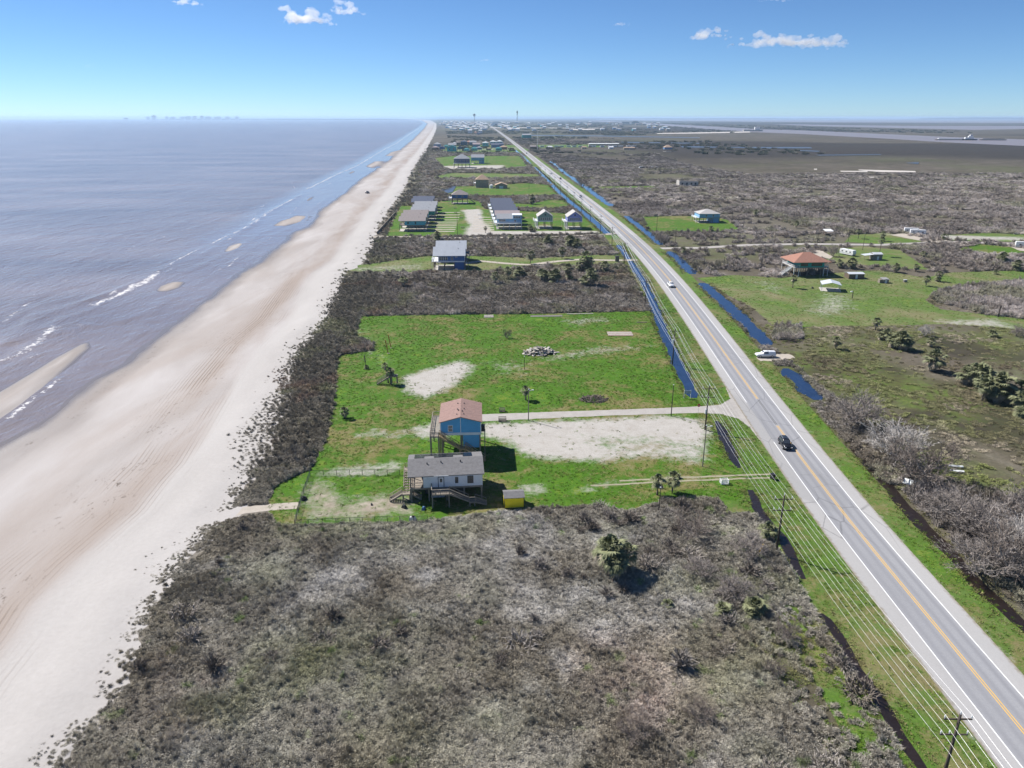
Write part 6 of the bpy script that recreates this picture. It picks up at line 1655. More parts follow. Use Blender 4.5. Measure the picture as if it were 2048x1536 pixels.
# ---------------------------------------------------------------- leafless trees
def bare_tree_meshes(seed, R, H, bark, twig, fine=1.0):
    r = random.Random(seed)
    tm, cm = MB(), ([], [])
    def ribbon(p, q, w0, w1):
        for _ in range(1):
            s = (q - p).cross(Vector((r.gauss(0, 1), r.gauss(0, 1), r.gauss(0, 1))))
            if s.length < 1e-4: return
            s.normalize(); k = len(cm[0])
            cm[0].extend([tuple(p - s*w0/2), tuple(p + s*w0/2), tuple(q + s*w1/2), tuple(q - s*w1/2)]); cm[1].append((k, k+1, k+2, k+3))
    def grow(p, d, L, w, lev):
        q = p + d * L * .5 + Vector((r.gauss(0, .05), r.gauss(0, .05), .02)) * L
        e = q + (d + Vector((r.gauss(0, .18), r.gauss(0, .18), r.gauss(0.04, .1)))).normalized() * L * .5
        if lev < 2:
            tm.tube([p, q, e], [w, w*.8, w*.6], 5, False)
        else:
            ribbon(p, q, w*2, w*1.5); ribbon(q, e, w*1.5, w*.9)
        if lev >= 4: return
        for j in range((3, 4, 4, 4)[lev]):
            t = r.uniform(.35, 1.0)
            b = p.lerp(e, t)
            nd = (d + Vector((r.gauss(0, .55), r.gauss(0, .55), r.gauss(.06, .34)))).normalized()
            grow(b, nd, L * r.uniform(.5, .78), max(w * .55, .016 * fine), lev + 1)
    n = 5
    for i in range(n):
        a = 6.283 * i / n + r.uniform(-.4, .4)
        d = Vector((math.cos(a) * .62, math.sin(a) * .62, .62 + r.uniform(0, .5))).normalized()
        d = Vector((d.x * R / H, d.y * R / H, d.z)).normalized()
        grow(Vector((r.gauss(0, .2), r.gauss(0, .2), -.15)), d, H * r.uniform(.42, .55), .11, 0)
    crown = bpy.data.meshes.new('branches'); crown.from_pydata(cm[0], [], cm[1]); crown.materials.append(twig)
    return tm.mesh('trunk', bark), crown
BARE = [bare_tree_meshes(31, 5, 5, M_BARK, M_TWIG), bare_tree_meshes(32, 5, 5, M_BARK_PALE, pm('bleached_twigs', (0.47, 0.435, 0.4), 0.95, 0.2, 2)), bare_tree_meshes(33, 5, 5, M_BARK, M_TWIG_DARK), bare_tree_meshes(34, 5, 4.2, M_BARK, M_TWIG)]
TREES = [('grey leafless tree at the ditch, farthest of the roadside trees', (89.2, 157.7), 0, 2.0, 1.5), ('bleached white leafless tree over the roadside ditch', (89.0, 139.7), 1, 1.9, 1.55), ('dark leafless tree behind the tilted white sign', (88.2, 129.5), 2, 1.9, 1.45), ('low grey bush beside the ditch past the turnout', (101.0, 229.5), 3, .95, .6), ('small pale bare tree behind the marsh palms', (149.8, 232.4), 1, .75, .7),
         ('bare tree at the far right edge of the marsh', (181.3, 231.2), 0, .8, .7), ('yellowish leafless bush below the white sign', (86.6, 117.8), 3, .95, .8), ('large leafless tree in the right-hand thicket, upper one', (86.8, 107.4), 0, 1.5, 1.3), ('large leafless tree in the right-hand thicket, lower one', (84.9, 97.0), 2, 1.5, 1.3), ('leafless tree cut by the right edge of the frame', (97.2, 110.3), 0, 1.6, 1.5),
         ('leafless tree in the thicket right of the tilted sign', (85.5, 113.3), 0, 1.5, 1.2), ('leafless tree low in the thicket beside the ditch', (80.5, 97.2), 3, 1.6, 1.3), ('pale leafless tree in the thicket near the frame edge', (89.7, 102.6), 1, 1.3, 1.3), ('small round bare bush alone on the green lawn', (7.3, 235.4), 2, .42, .5), ('bare tree beside the parked camper', (186.7, 381.9), 0, 1.0, 1.1), ('bare bush left of the teal house', (111.5, 374.6), 3, .9, .8), ('bare tree over the far ditch bend', (105.5, 793.8), 2, 2.0, 2.0), ('bare tree beside the side road mouth', (104.6, 427.8), 0, 1.2, 1.2),
         ('grey bush in the roadside scrub, upper one', (38.2, 92.9), 0, .9, .65), ('grey bush in the roadside scrub below the palmettos', (34.4, 98.9), 3, .8, .6), ('round grey bush on the grass by the muddy ditch', (42.4, 83.2), 2, .55, .5), ('small round bush lower down by the muddy ditch', (38.1, 76.4), 2, .4, .4), ('pale grey bush by the foot of the near utility pole', (44.6, 104.3), 0, 1.0, .7), ('brown bush in the scrub above the driveway grass', (36.5, 110.9), 2, 1.0, .65),
         ('dark bush at the lower right of the scrub', (26.0, 69.3), 2, .5, .4), ('second dark bush at the lower right of the scrub', (17.3, 66.6), 2, .6, .45)]
for lab, b, k, sx, sz in TREES:
    r = empty('bare_tree', b, random.uniform(0, 6), lab, 'tree' if 'tree' in lab else 'bush', 'leafless trees and bushes')
    sx, sz = sx * 1.2, sz * 1.3
    put('trunk', BARE[k][0], r, scale=(sx, sx, sz)); put('branches', BARE[k][1], r, scale=(sx, sx, sz))
    put('branches', BARE[(k + 1) % 4 if k != 1 else 1][1] if k != 0 else BARE[3][1], r, rot=(0, 0, 4.1), scale=(sx * .97, sx * .97, sz * .8))
    put('branches', BARE[k][1], r, rot=(0, 0, 2.2), scale=(sx * .92, sx * .92, sz * .95))

# ================================================================== poles, cables, vehicles, yard things
M_POLE = pm('creosote_pole', (0.075, 0.06, 0.05), 0.9, 0.3, 2, grain=(1, 1, .2))
M_ALU = pm('aluminium_cable', (0.6, 0.6, 0.6), 0.4, 0.05, metal=0.3)
M_INS = pm('white_insulator', (0.75, 0.75, 0.74), 0.4, 0.05)
POLE_Y = [(48.6, 8.5), (49.3, 57.6), (49.2, 104.6), (52.1, 156.8), (56.3, 205.5), (62.6, 275), (70.8, 364)] + [(float(RX(y)) - 15.5, y) for y in (420, 472, 524, 576, 628, 682, 738, 796, 856, 920, 990)]
ANG = math.radians(-3)
pole_me = MB().tube([(0, 0, -.5), (0, 0, 6), (0, 0, 11.2)], [.19, .165, .13], 8).mesh('pole', M_POLE, True)
arm_me = MB().box(-1.5, 1.5, .13, .25, -.07, .07).mesh('crossarm', M_POLE)
ins_me = MB().tube([(0, 0, 0), (0, 0, .25), (0, 0, .5)], [.04, .09, .05], 6).mesh('insulator', M_INS)
POLE_NAMES = ['utility pole in the scrub at the lower right corner', 'utility pole at the edge of the foreground scrub', 'utility pole where the driveway meets the highway', 'utility pole with transformer at the lawn corner by the ditch', 'utility pole at the far corner of the lawn', 'utility pole by the mouth of the sandy drive'] + [f'{o} utility pole beyond the sandy drive along the ditch' for o in ('first', 'second', 'third', 'fourth', 'fifth', 'sixth', 'seventh', 'eighth', 'ninth', 'tenth', 'eleventh')]
UP, LOW = 10.4, 8.3
for i, (x, y) in enumerate(POLE_Y[1:]):
    r = empty('utility_pole', (x, y), ANG, POLE_NAMES[i], 'utility pole', 'utility poles along the highway')
    put('pole', pole_me, r)
    for z in (UP, LOW):
        a = put('crossarm', arm_me, r, (0, 0, z))
        for dx in ((-1.4, 1.4) if z == UP else (-1.4, -.5, 1.4)):
            put('insulator', ins_me, a, (dx, .19, .07))
    put('insulator', ins_me, r, (0, 0, 11.2))
    if i == 3:
        t = MB().tube([(-.45, -.3, 6.7), (-.45, -.3, 7.9)], .32, 10).build('transformer', MC, r)
        MB().tube([(-.45, -.3, 7.9), (-.45, -.3, 8.2)], .06, 6).build('bushing', M_INS, t)
    if i == 2:
        MB().box(-.45, -.15, -.3, .1, 4.2, 5.4).build('meter_box', MC, r)
CABLES = [(-1.4, UP + .55, 'top cable on the seaward side of the upper crossarms'), (0, 11.7, 'highest cable running over the pole tops'), (1.4, UP + .55, 'top cable on the highway side of the upper crossarms'), (-1.4, LOW + .55, 'cable on the seaward tip of the lower crossarms'), (-.5, LOW + .55, 'inner cable on the lower crossarms'), (1.4, LOW + .55, 'cable on the highway tip of the lower crossarms'), (-.15, 6.0, 'lowest slack cable strung under the crossarms')]
for dx, z, lab in CABLES:
    pts = []
    for (x0, y0), (x1, y1) in zip(POLE_Y[:-1], POLE_Y[1:]):
        for t in np.linspace(0, 1, 10)[:-1]:
            sag = .7 * 4 * t * (1 - t) * ((y1 - y0) / 50)
            pts.append((x0 + (x1 - x0) * t + dx, y0 + (y1 - y0) * t + .19, z - sag))
    tag(MB().tube(pts, [max(.012, .012 * p[1] / 90) for p in pts], 4).build('power_cable', M_ALU), lab, 'cable', 'power cables')

def lone_pole(label, base, h, lamp=False, r0=.13):
    r = empty('wooden_pole', base, 0, label, 'pole', 'lone poles')
    MB().tube([(0, 0, -.4), (0, 0, h * .5), (0, 0, h)], [r0, r0 * .85, r0 * .7], 7).build('pole', M_POLE if not lamp else WOOD, r)
    MB().box(-.12, .12, -.12, .12, h - .02, h + .12).build('cap', MC, r)
    if lamp:
        a = MB().bar((0, 0, h - .4), (.9, 0, h - .1), .07).build('lamp_arm', MC, r); MB().box(.8, 1.25, -.15, .15, h - .2, h - .05).build('lamp_head', MC, a)
    return r
lone_pole('thin light pole beside the single palm at the driveway', (10.3, 164.1), 8.15, True)
lone_pole('thin pole at the sandy lot edge near the driveway mouth', (46.1, 165.6), 8.26)
lone_pole('pale pole at the front corner of the sandy lot', (46.0, 137.7), 9.5, True)
lone_pole('short leaning post with a board in the middle of the lawn', (11.4, 202.6), 4.0, r0=.09)
lone_pole('weathered post left of the driveway palms, in the scrub edge', (32.4, 119.5), 5.0, r0=.09)
for lab, (b, t) in {'pole at the corner of the pale blue house lot': ((113.8, 480.1), 9.5), 'pole on the far edge of the pale blue house lot': ((174.1, 511.5), 8.5), 'pole right of the pale blue house lot': ((172.4, 482.4), 10), 'pole at the side road near the highway': ((111.1, 420.4), 10), 'pole in the brush left of the teal house': ((108.3, 351.9), 10), 'short pole next to the one left of the teal house': ((118.0, 351.5), 6), 'pole just left of the teal house stair': ((133.6, 343.5), 10), 'pole on the side road behind the teal house': ((190.5, 410.4), 9), 'tall pole beside the parked camper': ((197.5, 389.0), 14), 'pole on the side road right of the camper': ((212.8, 401.2), 9), 'pole on the side road left of the pavilion': ((171.0, 423.4), 9), 'pole at the driveway of the two trailers': ((269.2, 423.3), 9), 'pole with a lamp beside the two trailers': ((279.6, 430.4), 11), 'pole in the brush below the sandy drive': ((43.1, 274.4), 5.5), 'pole on the gravel court': ((-16.9, 467.6), 14), 'pole on the lot behind the tan house': ((47.5, 778.7), 13), 'pole at the lilac house': ((51.7, 462.9), 12), 'pole by the large navy house': ((5.5, 1093.4), 16)}.items():
    lone_pole(lab, b, t)
r = empty('radio_mast', (123.2, 1716.5), 0, 'slender pale radio mast right of the highway', 'mast')
MB().tube([(0, 0, 0), (0, 0, 42)], [.5, .3], 6).build('mast', MC, r); MB().bar((-1, 0, 40), (1, 0, 40), .4).build('antenna', MC, r)
r = empty('cell_tower', (642, 14300), 0, 'dark lattice tower on the far horizon right of the highway', 'tower')
MB().tube([(0, 0, 0), (0, 0, 190)], [9, 5], 4).build('lattice', M_POLE, r); MB().tube([(0, 0, 150), (0, 0, 175)], [13, 13], 8).build('antenna_ring', M_POLE, r)
r = empty('water_tower', (-150, 14300), 0, 'dark water tower on the horizon left of the highway', 'tower')
MB().tube([(0, 0, 0), (0, 0, 85)], [7, 6], 8).build('shaft', M_POLE, r); MB().tube([(0, 0, 82), (0, 0, 100), (0, 0, 125), (0, 0, 135)], [6, 22, 22, 6], 12).build('tank', M_POLE, r)

# ---------------------------------------------------------------- vehicles (x forward)
M_TYRE = pm('tyre_rubber', (0.015, 0.015, 0.016), 0.9, 0.2)
M_RIM = pm('wheel_rim', (0.5, 0.5, 0.52), 0.35, 0.1, metal=0.6)
M_LAMP = pm('headlamp', (0.85, 0.85, 0.82), 0.15, 0.05)
M_TAIL = pm('tail_lamp', (0.45, 0.02, 0.02), 0.3, 0.1)
def car_paint(name, rgb): return pm(name, rgb, 0.28, 0.05, 0.5, spec=0.6)
def loft(sections):
    """closed body from cross-sections: (x, half width bottom, half width top, z0, z1)"""
    m = MB(); n = 8
    for x, wb, wt, z0, z1 in sections:
        c = min(.12, (z1 - z0) * .25)
        m.v += [(x, -wb+c*.6, z0), (x, wb-c*.6, z0), (x, wb, z0+c), (x, (wb+wt)/2+.02, (z0+z1)/2), (x, wt, z1-c), (x, wt-c, z1), (x, -wt+c, z1), (x, -wt, z1-c), (x, -(wb+wt)/2-.02, (z0+z1)/2), (x, -wb, z0+c)]
    n = 10
    for i in range(len(sections)-1):
        for j in range(n): m.f.append((i*n+j, i*n+(j+1) % n, (i+1)*n+(j+1) % n, (i+1)*n+j))
    m.f.append(tuple(range(n))); m.f.append(tuple((len(sections)-1)*n + j for j in reversed(range(n))))
    return m
def car(name, label, loc, rz, kind, body_mat, cat, k=1.0, group='vehicles'):
    r = empty(name, (*loc[:2], loc[2] if len(loc) > 2 else .1), rz, label, cat, group)
    r.scale = (k,) * 3
    if kind == 'suv':
        L, wh = 2.4, (1.45, -1.4)
        secs = [(-2.4, .82, .84, .42, .95), (-2.3, .93, .92, .34, 1.05), (-1.4, .96, .95, .3, 1.08), (.9, .96, .95, .3, 1.08), (1.3, .96, .93, .3, 1.06), (2.1, .93, .86, .34, .98), (2.38, .84, .74, .42, .84)]
        cab = [(-2.25, .84, .66, 1.0, 1.3), (-1.95, .86, .68, 1.0, 1.76), (-.2, .87, .7, 1.0, 1.83), (.35, .87, .68, 1.0, 1.78), (1.15, .87, .75, 1.0, 1.1)]
    else:
        L, wh = 2.75, (1.75, -1.65)
        secs = [(-2.75, .88, .9, .5, 1.02), (-2.65, .95, .95, .42, 1.12), (-.75, .97, .96, .38, 1.12), (.9, .97, .96, .38, 1.12), (1.3, .97, .95, .38, 1.12), (2.4, .94, .88, .42, 1.06), (2.7, .86, .78, .48, .92)]
        cab = [(-.85, .85, .68, 1.05, 1.72), (-.6, .87, .7, 1.05, 1.82), (.3, .88, .7, 1.05, 1.83), (.55, .88, .69, 1.05, 1.78), (1.25, .88, .77, 1.05, 1.14)]
    b = loft(secs).build('body', body_mat, r, True)
    loft(cab).build('cabin', body_mat, r, True)
    glass = MB()
    z0, z1 = 1.2, 1.68
    xa, xb = cab[0][0] + .22, cab[-1][0]
    for s in (-1, 1):
        w0, w1 = .885, .745
        MB().add([(xa, s*w0, z0), (xb-.28, s*w0, z0), (cab[-2][0]-.02, s*w1, z1), (xa+.15, s*w1, z1)], [(0, 1, 2, 3)]).build('side_window', GLASS, r)
    MB().add([(xb-.05, -.74, 1.16), (xb-.05, .74, 1.16), (cab[-2][0]+.06, .62, 1.745), (cab[-2][0]+.06, -.62, 1.745)], [(0, 1, 2, 3)]).build('windscreen', GLASS, r)
    if kind == 'suv':
        for s in (-.6, .6): MB().bar((-1.7, s, 1.9), (.1, s, 1.9), .05).build('roof_rail', M_RIM, r)
    else:
        bed = MB().box(-2.6, -.95, -.78, .78, 1.0, 1.135).build('cargo_bed', DARKM, r)
        if kind == 'pickup_cap': loft([(-2.62, .86, .68, 1.08, 1.7), (-.9, .87, .7, 1.08, 1.78)]).build('bed_cap', body_mat, r)
    for s in (-1, 1):
        MB().box(L-.1, L+.0, s*.62-.18, s*.62+.18, .66, .84).build('headlight', M_LAMP, r)
        MB().box(-L-.02, -L+.1, s*.72-.12, s*.72+.12, .72, 1.0).build('tail_light', M_TAIL, r)
        MB().box(.75, .95, s*1.0-.1 if s > 0 else -1.1, 1.1 if s > 0 else -.9, 1.12, 1.28).build('mirror', body_mat, r)
        for wx in wh:
            w = MB().tube([(wx, s*.72, .36), (wx, s*.98, .36)], .37, 14).build('wheel', M_TYRE, r)
            MB().tube([(wx, s*.97, .36), (wx, s*.995, .36)], .22, 10).build('rim', M_RIM, w)
    MB().box(L-.04, L+.03, -.4, .4, .5, .64).build('grille', DARKM, r)
    return r
P_BLACK, P_WHITE, P_DARK, P_RED = car_paint('black_car_paint', (0.012, 0.012, 0.014)), car_paint('white_car_paint', (0.78, 0.78, 0.78)), car_paint('grey_car_paint', (0.09, 0.09, 0.1)), car_paint('maroon_car_paint', (0.2, 0.03, 0.03))
def on_road(y, off): return (float(RX(y)) + off, y, .115)
def heading(y): return math.atan2(20.0, float(RX(y + 20) - RX(y)))
car('suv', 'black sport utility car driving towards the camera on the highway', on_road(146.8, -1.75), heading(147) + math.pi, 'suv', P_BLACK, 'car', 1.05)
car('pickup_truck', 'white pickup truck driving on the highway past the ditch', on_road(312, -1.8), heading(312) + math.pi, 'pickup', P_WHITE, 'pickup truck', 1.1)
car('pickup_truck', 'white pickup truck parked on the gravel turnout beside the highway', (*(86.9, 211.6), .05), RZ(180), 'pickup_cap', P_WHITE, 'pickup truck', 1.1)
for yy, off, m, lab in ((690, -1.8, P_DARK, 'dark car far along the highway, nearest of the distant cars'), (905, 1.8, P_DARK, 'second dark car far along the highway'), (985, -1.8, P_BLACK, 'third dark car far along the highway'), (1560, -1.8, P_DARK, 'dark car near the far subdivision on the highway'), (2150, 1.8, P_WHITE, 'pale car beyond the far subdivision on the highway')):
    car('car', lab, on_road(yy, off), heading(yy) + (math.pi if off < 0 else 0), 'suv', m, 'car', 1.15)
car('suv', 'dark car parked on the beach sand', (*(-114.5, 742.2), -.3), RZ(75), 'suv', P_DARK, 'car', 1.2)
def trailer(label, loc, rz, L=8.0, Hh=2.5, stripe=(0.3, 0.3, 0.32)):
    r = empty('camper', loc, RZ(rz), label, 'camper', 'parked campers')
    m = MB().prism([(-L/2, .55), (L/2-.5, .55), (L/2, 1.3), (L/2-.3, .55+Hh), (-L/2+.15, .55+Hh), (-L/2, .55+Hh-.25)], 1, -1.2, 1.2)
    m.build('body', WHITE, r)
    for s in (-1, 1):
        for u in (-L*.3, 0, L*.28): MB().box(u-.5, u+.5, s*1.2-.03, s*1.2+.03, 1.7, 2.3).build('window', GLASS, r)
        MB().box(-L/2+.2, L/2-.6, s*1.2-.02, s*1.2+.02, 1.1, 1.3).build('stripe', pm('camper_stripe', stripe), r)
        for u in (-.7, .1): MB().tube([(u, s*.95, .36), (u, s*1.15, .36)], .36, 12).build('wheel', M_TYRE, r)
    MB().box(-.6, .1, -.35, .35, .55+Hh, .8+Hh).build('air_conditioner', MC, r)
    MB().bar((L/2-.2, 0, .6), (L/2+1.2, 0, .55), .12).build('tow_bar', DARKM, r)
    MB().box(L/2+.95, L/2+1.1, -.06, .06, 0, .55).build('jack', DARKM, r)
    return r
trailer('white camper trailer parked behind the teal red-roofed house', (196.8, 386.0), -68, 9)
trailer('left one of two white trailers on the sandy drive', (274.9, 461.8), -20, 8.5, 2.8)
trailer('right one of two white trailers on the sandy drive', (274.9, 454.4), -20, 9, 2.8)
trailer('white trailer cut by the right edge of the frame', (309.4, 404.2), -25, 11, 2.9)

# ---------------------------------------------------------------- yard things
def chain_fence(label, pts, gate=False, h=1.25):
    r = empty('chain_fence', (*pts[0], 0), 0, label, 'fence')
    ox, oy = pts[0]
    P = [(a-ox, b-oy) for a, b in pts]
    pm_ = MB().tube([(0, 0, -.2), (0, 0, h)], .045, 6).mesh('post', DARKM)
    wire, rail = MB(), MB()
    for i in range(len(P)-1):
        a, b = Vector((*P[i], 0)), Vector((*P[i+1], 0))
        L = (b-a).length; n = max(1, round(L / 2.6))
        for j in range(n + (1 if i == len(P)-2 else 0)): put('post', pm_, r, tuple(a.lerp(b, j/n)))
        rail.tube([a + Vector((0, 0, h)), b + Vector((0, 0, h))], .03, 4)
        k = int(L / .22)
        for j in range(k):
            p, q = a.lerp(b, j/k), a.lerp(b, min(1, (j+4.5)/k))
            wire.bar(p + Vector((0, 0, .03)), q + Vector((0, 0, h)), .012)
            wire.bar(q + Vector((0, 0, .03)), p + Vector((0, 0, h)), .012)
    rail.build('top_rail', DARKM, r)
    w = wire.build('wire_mesh', pm('galvanised_wire', (0.2, 0.2, 0.2), .6), r); w['kind'] = 'stuff'
chain_fence('chain link fence round the seaward yard of the white house', [(-11.1, 117.2), (-16.2, 117.4), (-25.3, 117.2), (-35.2, 116.7), (-36.2, 126.3), (-36.8, 136.5), (-28.6, 136.6), (-18.2, 136.2)])
chain_fence('short chain link fence behind the brown shed', [(175.2, 353.2), (177.4, 343.0), (184.7, 337.9), (195.6, 336.3)], h=1.5)
r = empty('trash_bin', (*(58.8, 131.5), .05), RZ(20), 'black wheeled rubbish bin at the roadside end of the wheel tracks', 'bin')
m = MB().frustum((-.3, .3, -.32, .32), (-.38, .38, -.42, .42), .12, 1.05); m.build('body', DARKM, r); MB().slab([(-.41, -.46, 1.12), (.41, -.46, 1.12), (.41, .44, 1.16), (-.41, .44, 1.16)], .07).build('lid', DARKM, r)
for s in (-.28, .28): MB().tube([(s-.04, .33, .14), (s+.04, .33, .14)], .14, 10).build('wheel', M_TYRE, r)
def crate(label, loc, rz, W, D, Hh, mat):
    r = empty('slatted_crate', loc, RZ(rz), label, 'crate')
    for sx in (-W/2, W/2):
        for sy in (-D/2, D/2): MB().box(sx-.05, sx+.05, sy-.05, sy+.05, 0, Hh).build('post', mat, r)
    for z in np.linspace(.25, Hh-.1, 3):
        for sy in (-D/2, D/2): MB().box(-W/2+.06, W/2-.06, sy-.03, sy+.03, z-.07, z+.07).build('slat', mat, r)
        for sx in (-W/2, W/2): MB().box(sx-.03, sx+.03, -D/2+.06, D/2-.06, z-.07, z+.07).build('slat', mat, r)
    MB().box(-W/2+.06, W/2-.06, -D/2+.06, D/2-.06, .02, .1).build('base', mat, r)
crate('white slatted bin on the grass below the wheel tracks', (*(48.2, 129.9), .02), 3, 1.5, 1.0, 1.0, WHITE)
crate('dark slatted bin above the driveway', (*(4.0, 170.2), .02), 0, 1.4, .9, 1.0, PILE)
crate('dark slatted bin below the driveway', (*(3.9, 164.0), .02), 0, 1.8, 1.0, 1.05, PILE)
# yard sign on legs, stop sign
r = empty('notice_board', (*(53.3, 177.4), 0), RZ(-4), 'pale blue-grey notice board on white legs near the driveway mouth', 'sign')
for s in (-.85, .85): MB().box(s-.06, s+.06, -.06, .06, -.3, 2.3).build('leg', WHITE, r)
MB().box(-.78, .78, -.04, .04, 1.35, 2.25).build('panel', pm('sign_face', (0.30, 0.36, 0.46), .6), r)
r = empty('stop_sign', (*(53.1, 166.3), 0), 0, 'red stop sign on a post at the driveway mouth', 'sign')
MB().tube([(0, 0, -.3), (0, 0, 2.9)], .035, 6).build('post', MC, r)
oc = [(.42*math.cos(math.radians(22.5+45*i)), .42*math.sin(math.radians(22.5+45*i))) for i in range(8)]
p_ = MB().prism([(a, b+2.5) for a, b in oc], 1, -.06, -.04).build('panel', pm('stop_red', (0.5, 0.02, 0.02), .4), r)
fc = bpy.data.curves.new('lettering', 'FONT'); fc.body = 'STOP'; fc.size = .3; fc.align_x = 'CENTER'; fc.align_y = 'CENTER'; fc.extrude = .004
fo = bpy.data.objects.new('lettering_src', fc); COL.objects.link(fo)
fm = fo.to_mesh().copy(); bpy.data.objects.remove(fo)
fm.materials.clear(); fm.materials.append(WHITE)
put('lettering', fm, p_, (0, -.066, 2.5), (math.pi/2, 0, 0))
# two orange posts
M_ORANGE = pm('orange_post', (0.62, 0.20, 0.06), .7, .15)
for lab, b in (('left one of two orange posts near the dune', (-30.7, 219.7)), ('right one of two orange posts near the dune', (-30.5, 225.5))):
    r = empty('marker_post', (*b, 0), 0, lab, 'post', 'orange posts')
    MB().bar((0, 0, -.3), (-.75, .2, 4.4), .2).build('post', M_ORANGE, r); MB().box(-.3, .3, -.3, .3, -.05, .1).build('footing', CONC, r)
# lone dark stump with the tiny palm, remains of a stair
r = empty('dead_trunk', (*(-35.8, 205.8), 0), 0, 'dark bare palm trunk near the dune with the tiny palm', 'trunk')
MB().tube([(0, 0, -.2), (.05, 0, 2), (-.05, 0, 3.9)], [.2, .16, .13], 7).build('trunk', M_POLE, r); MB().tube([(-.05, 0, 3.8), (-.12, 0, 4.2)], [.14, .05], 6).build('broken_top', M_BARK, r)
r = empty('old_stair', (*(-28.0, 191.6), 0), 0, 'remains of a wooden stair leaning by two palms on the lawn', 'stair')
add_stairs(r, (1.6, 0, 2.6), (-2.4, 0, .05), 1.3, WOOD, True)
add_piles(r, (1.7, 3.2), (-.7, .7), 2.5, .2, WOOD)
MB().box(1.5, 3.4, -.85, .85, 2.36, 2.6).build('landing', WOOD, r)
# heaps
def heap(name, label, loc, n, R, Hh, mats, lo, hi, cat, w=(.08, .3)):
    r = empty(name, loc, 0, label, cat)
    rr = random.Random(len(label))
    for i in range(n):
        a, q = rr.uniform(0, 6.283), R * math.sqrt(rr.random())
        L = rr.uniform(lo, hi)
        d = rr.uniform(0, 6.283)
        z = max(.12, Hh * (1 - (q / R) ** 1.4) * rr.uniform(.5, 1.1))
        c = Vector((math.cos(a)*q, math.sin(a)*q*.62, z))
        v = Vector((math.cos(d), math.sin(d), rr.uniform(-.35, .35))) * L/2
        p, t = c - v, c + v
        p.z, t.z = max(p.z, .06), max(t.z, .06)
        MB().bar(p, t, rr.uniform(*w), rr.uniform(.05, .22)).build('piece', rr.choice(mats), r)
    return r
heap('rubble_heap', 'heap of broken concrete and boards in the middle of the lawn', (*(17.2, 218.4), 0), 150, 5.2, 2.1, [CONC, pm('grey_board', (0.22, 0.2, 0.18)), WOOD, pm('pale_plank', (0.5, 0.46, 0.4))], .7, 2.6, 'heap', (.2, .8))
heap('brush_pile', 'dark pile of cut branches with two pale planks on the lawn', (*(28.2, 177.2), 0), 130, 3.6, 1.3, [M_TWIG_DARK, M_TRUNK, PILE], .8, 2.6, 'brush pile', (.04, .12))
def boards(name, label, loc, rz, n, L, W, mats, z=.05, gap=.06):
    r = empty(name, loc, RZ(rz), label, 'boards')
    rr = random.Random(n)
    step = W / n
    for i in range(n):
        y0 = -W/2 + i*step
        s = rr.uniform(-.15, .15)
        MB().box(-L/2+s, L/2+s*.5, y0, y0+step-gap, z, z+.14).build('plank', rr.choice(mats), r, rot=(0, 0, rr.uniform(-.02, .02)))
    for u in (-L*.35, L*.35): MB().box(u-.08, u+.08, -W/2-.1, W/2+.1, -.02, z-.003).build('bearer', WOOD, r)
PK = pm('pale_plank', (0.5, 0.46, 0.4))
boards('lumber_stack', 'wide stack of pinkish planks laid out on the lawn by the ditch', (*(46.3, 238.8), 0), -2, 8, 8.6, 5.2, [PK, pm('pink_plank', (0.42, 0.27, 0.22)), PK], gap=.2)
boards('lumber_stack', 'small stack of grey boards against the brush at the top of the lawn', (*(1.3, 263.9), 0), 0, 5, 3.6, 3.4, [pm('grey_board', (0.22, 0.2, 0.18)), PK])
boards('plank_row', 'long thin boards lying along the top edge of the lawn', (*(23.0, 263.8), 0), 1, 3, 12, 2.4, [PK, WOOD], gap=.5)
boards('plank_row', 'two planks lying right along the lawn top, further right', (*(36.0, 266.3), 0), 1, 2, 10, .9, [PK], gap=.2)
boards('plank_row', 'single dark beam on the grass near the ditch', (*(57.0, 253.3), 0), 0, 1, 3.8, .5, [PILE])
# white boards and the tilted sign by the right-hand thicket
def white_board(label, b, rz, W, D, tilt, z):
    r = empty('sign_board', (*b, 0), RZ(rz), label, 'board')
    MB().box(-W/2, W/2, -D/2, D/2, -.04, .04).build('panel', pm('sign_white', (0.68, 0.7, 0.68), .5), r, loc=(0, 0, z), rot=(tilt, 0, 0))
    for s in (-W*.4, W*.4): MB().box(s-.05, s+.05, -.05, .05, -.2, z).build('leg', WOOD, r)
white_board('tilted white sign at the ditch below the dark leafless tree', (85.2, 127.4), -45, 2.2, 1.3, .55, .9)
white_board('upper one of two white planks in the marsh grass', (99.5, 134.9), -14, 3.0, .5, .3, .5)
white_board('lower one of two white planks in the marsh grass', (98.4, 132.7), -14, 2.8, .5, .3, .5)
r = empty('guy_marker', (*(45.8, 104.0), 0), 0, 'yellow guy wire sleeve in the scrub beside the near utility pole', 'marker')
MB().bar((0, 0, 0), (.9, .5, 2.0), .1).build('sleeve', pm('yellow_sleeve', (0.7, 0.45, 0.04)), r); MB().box(-.1, .1, -.1, .1, -.1, .06).build('anchor', DARKM, r)
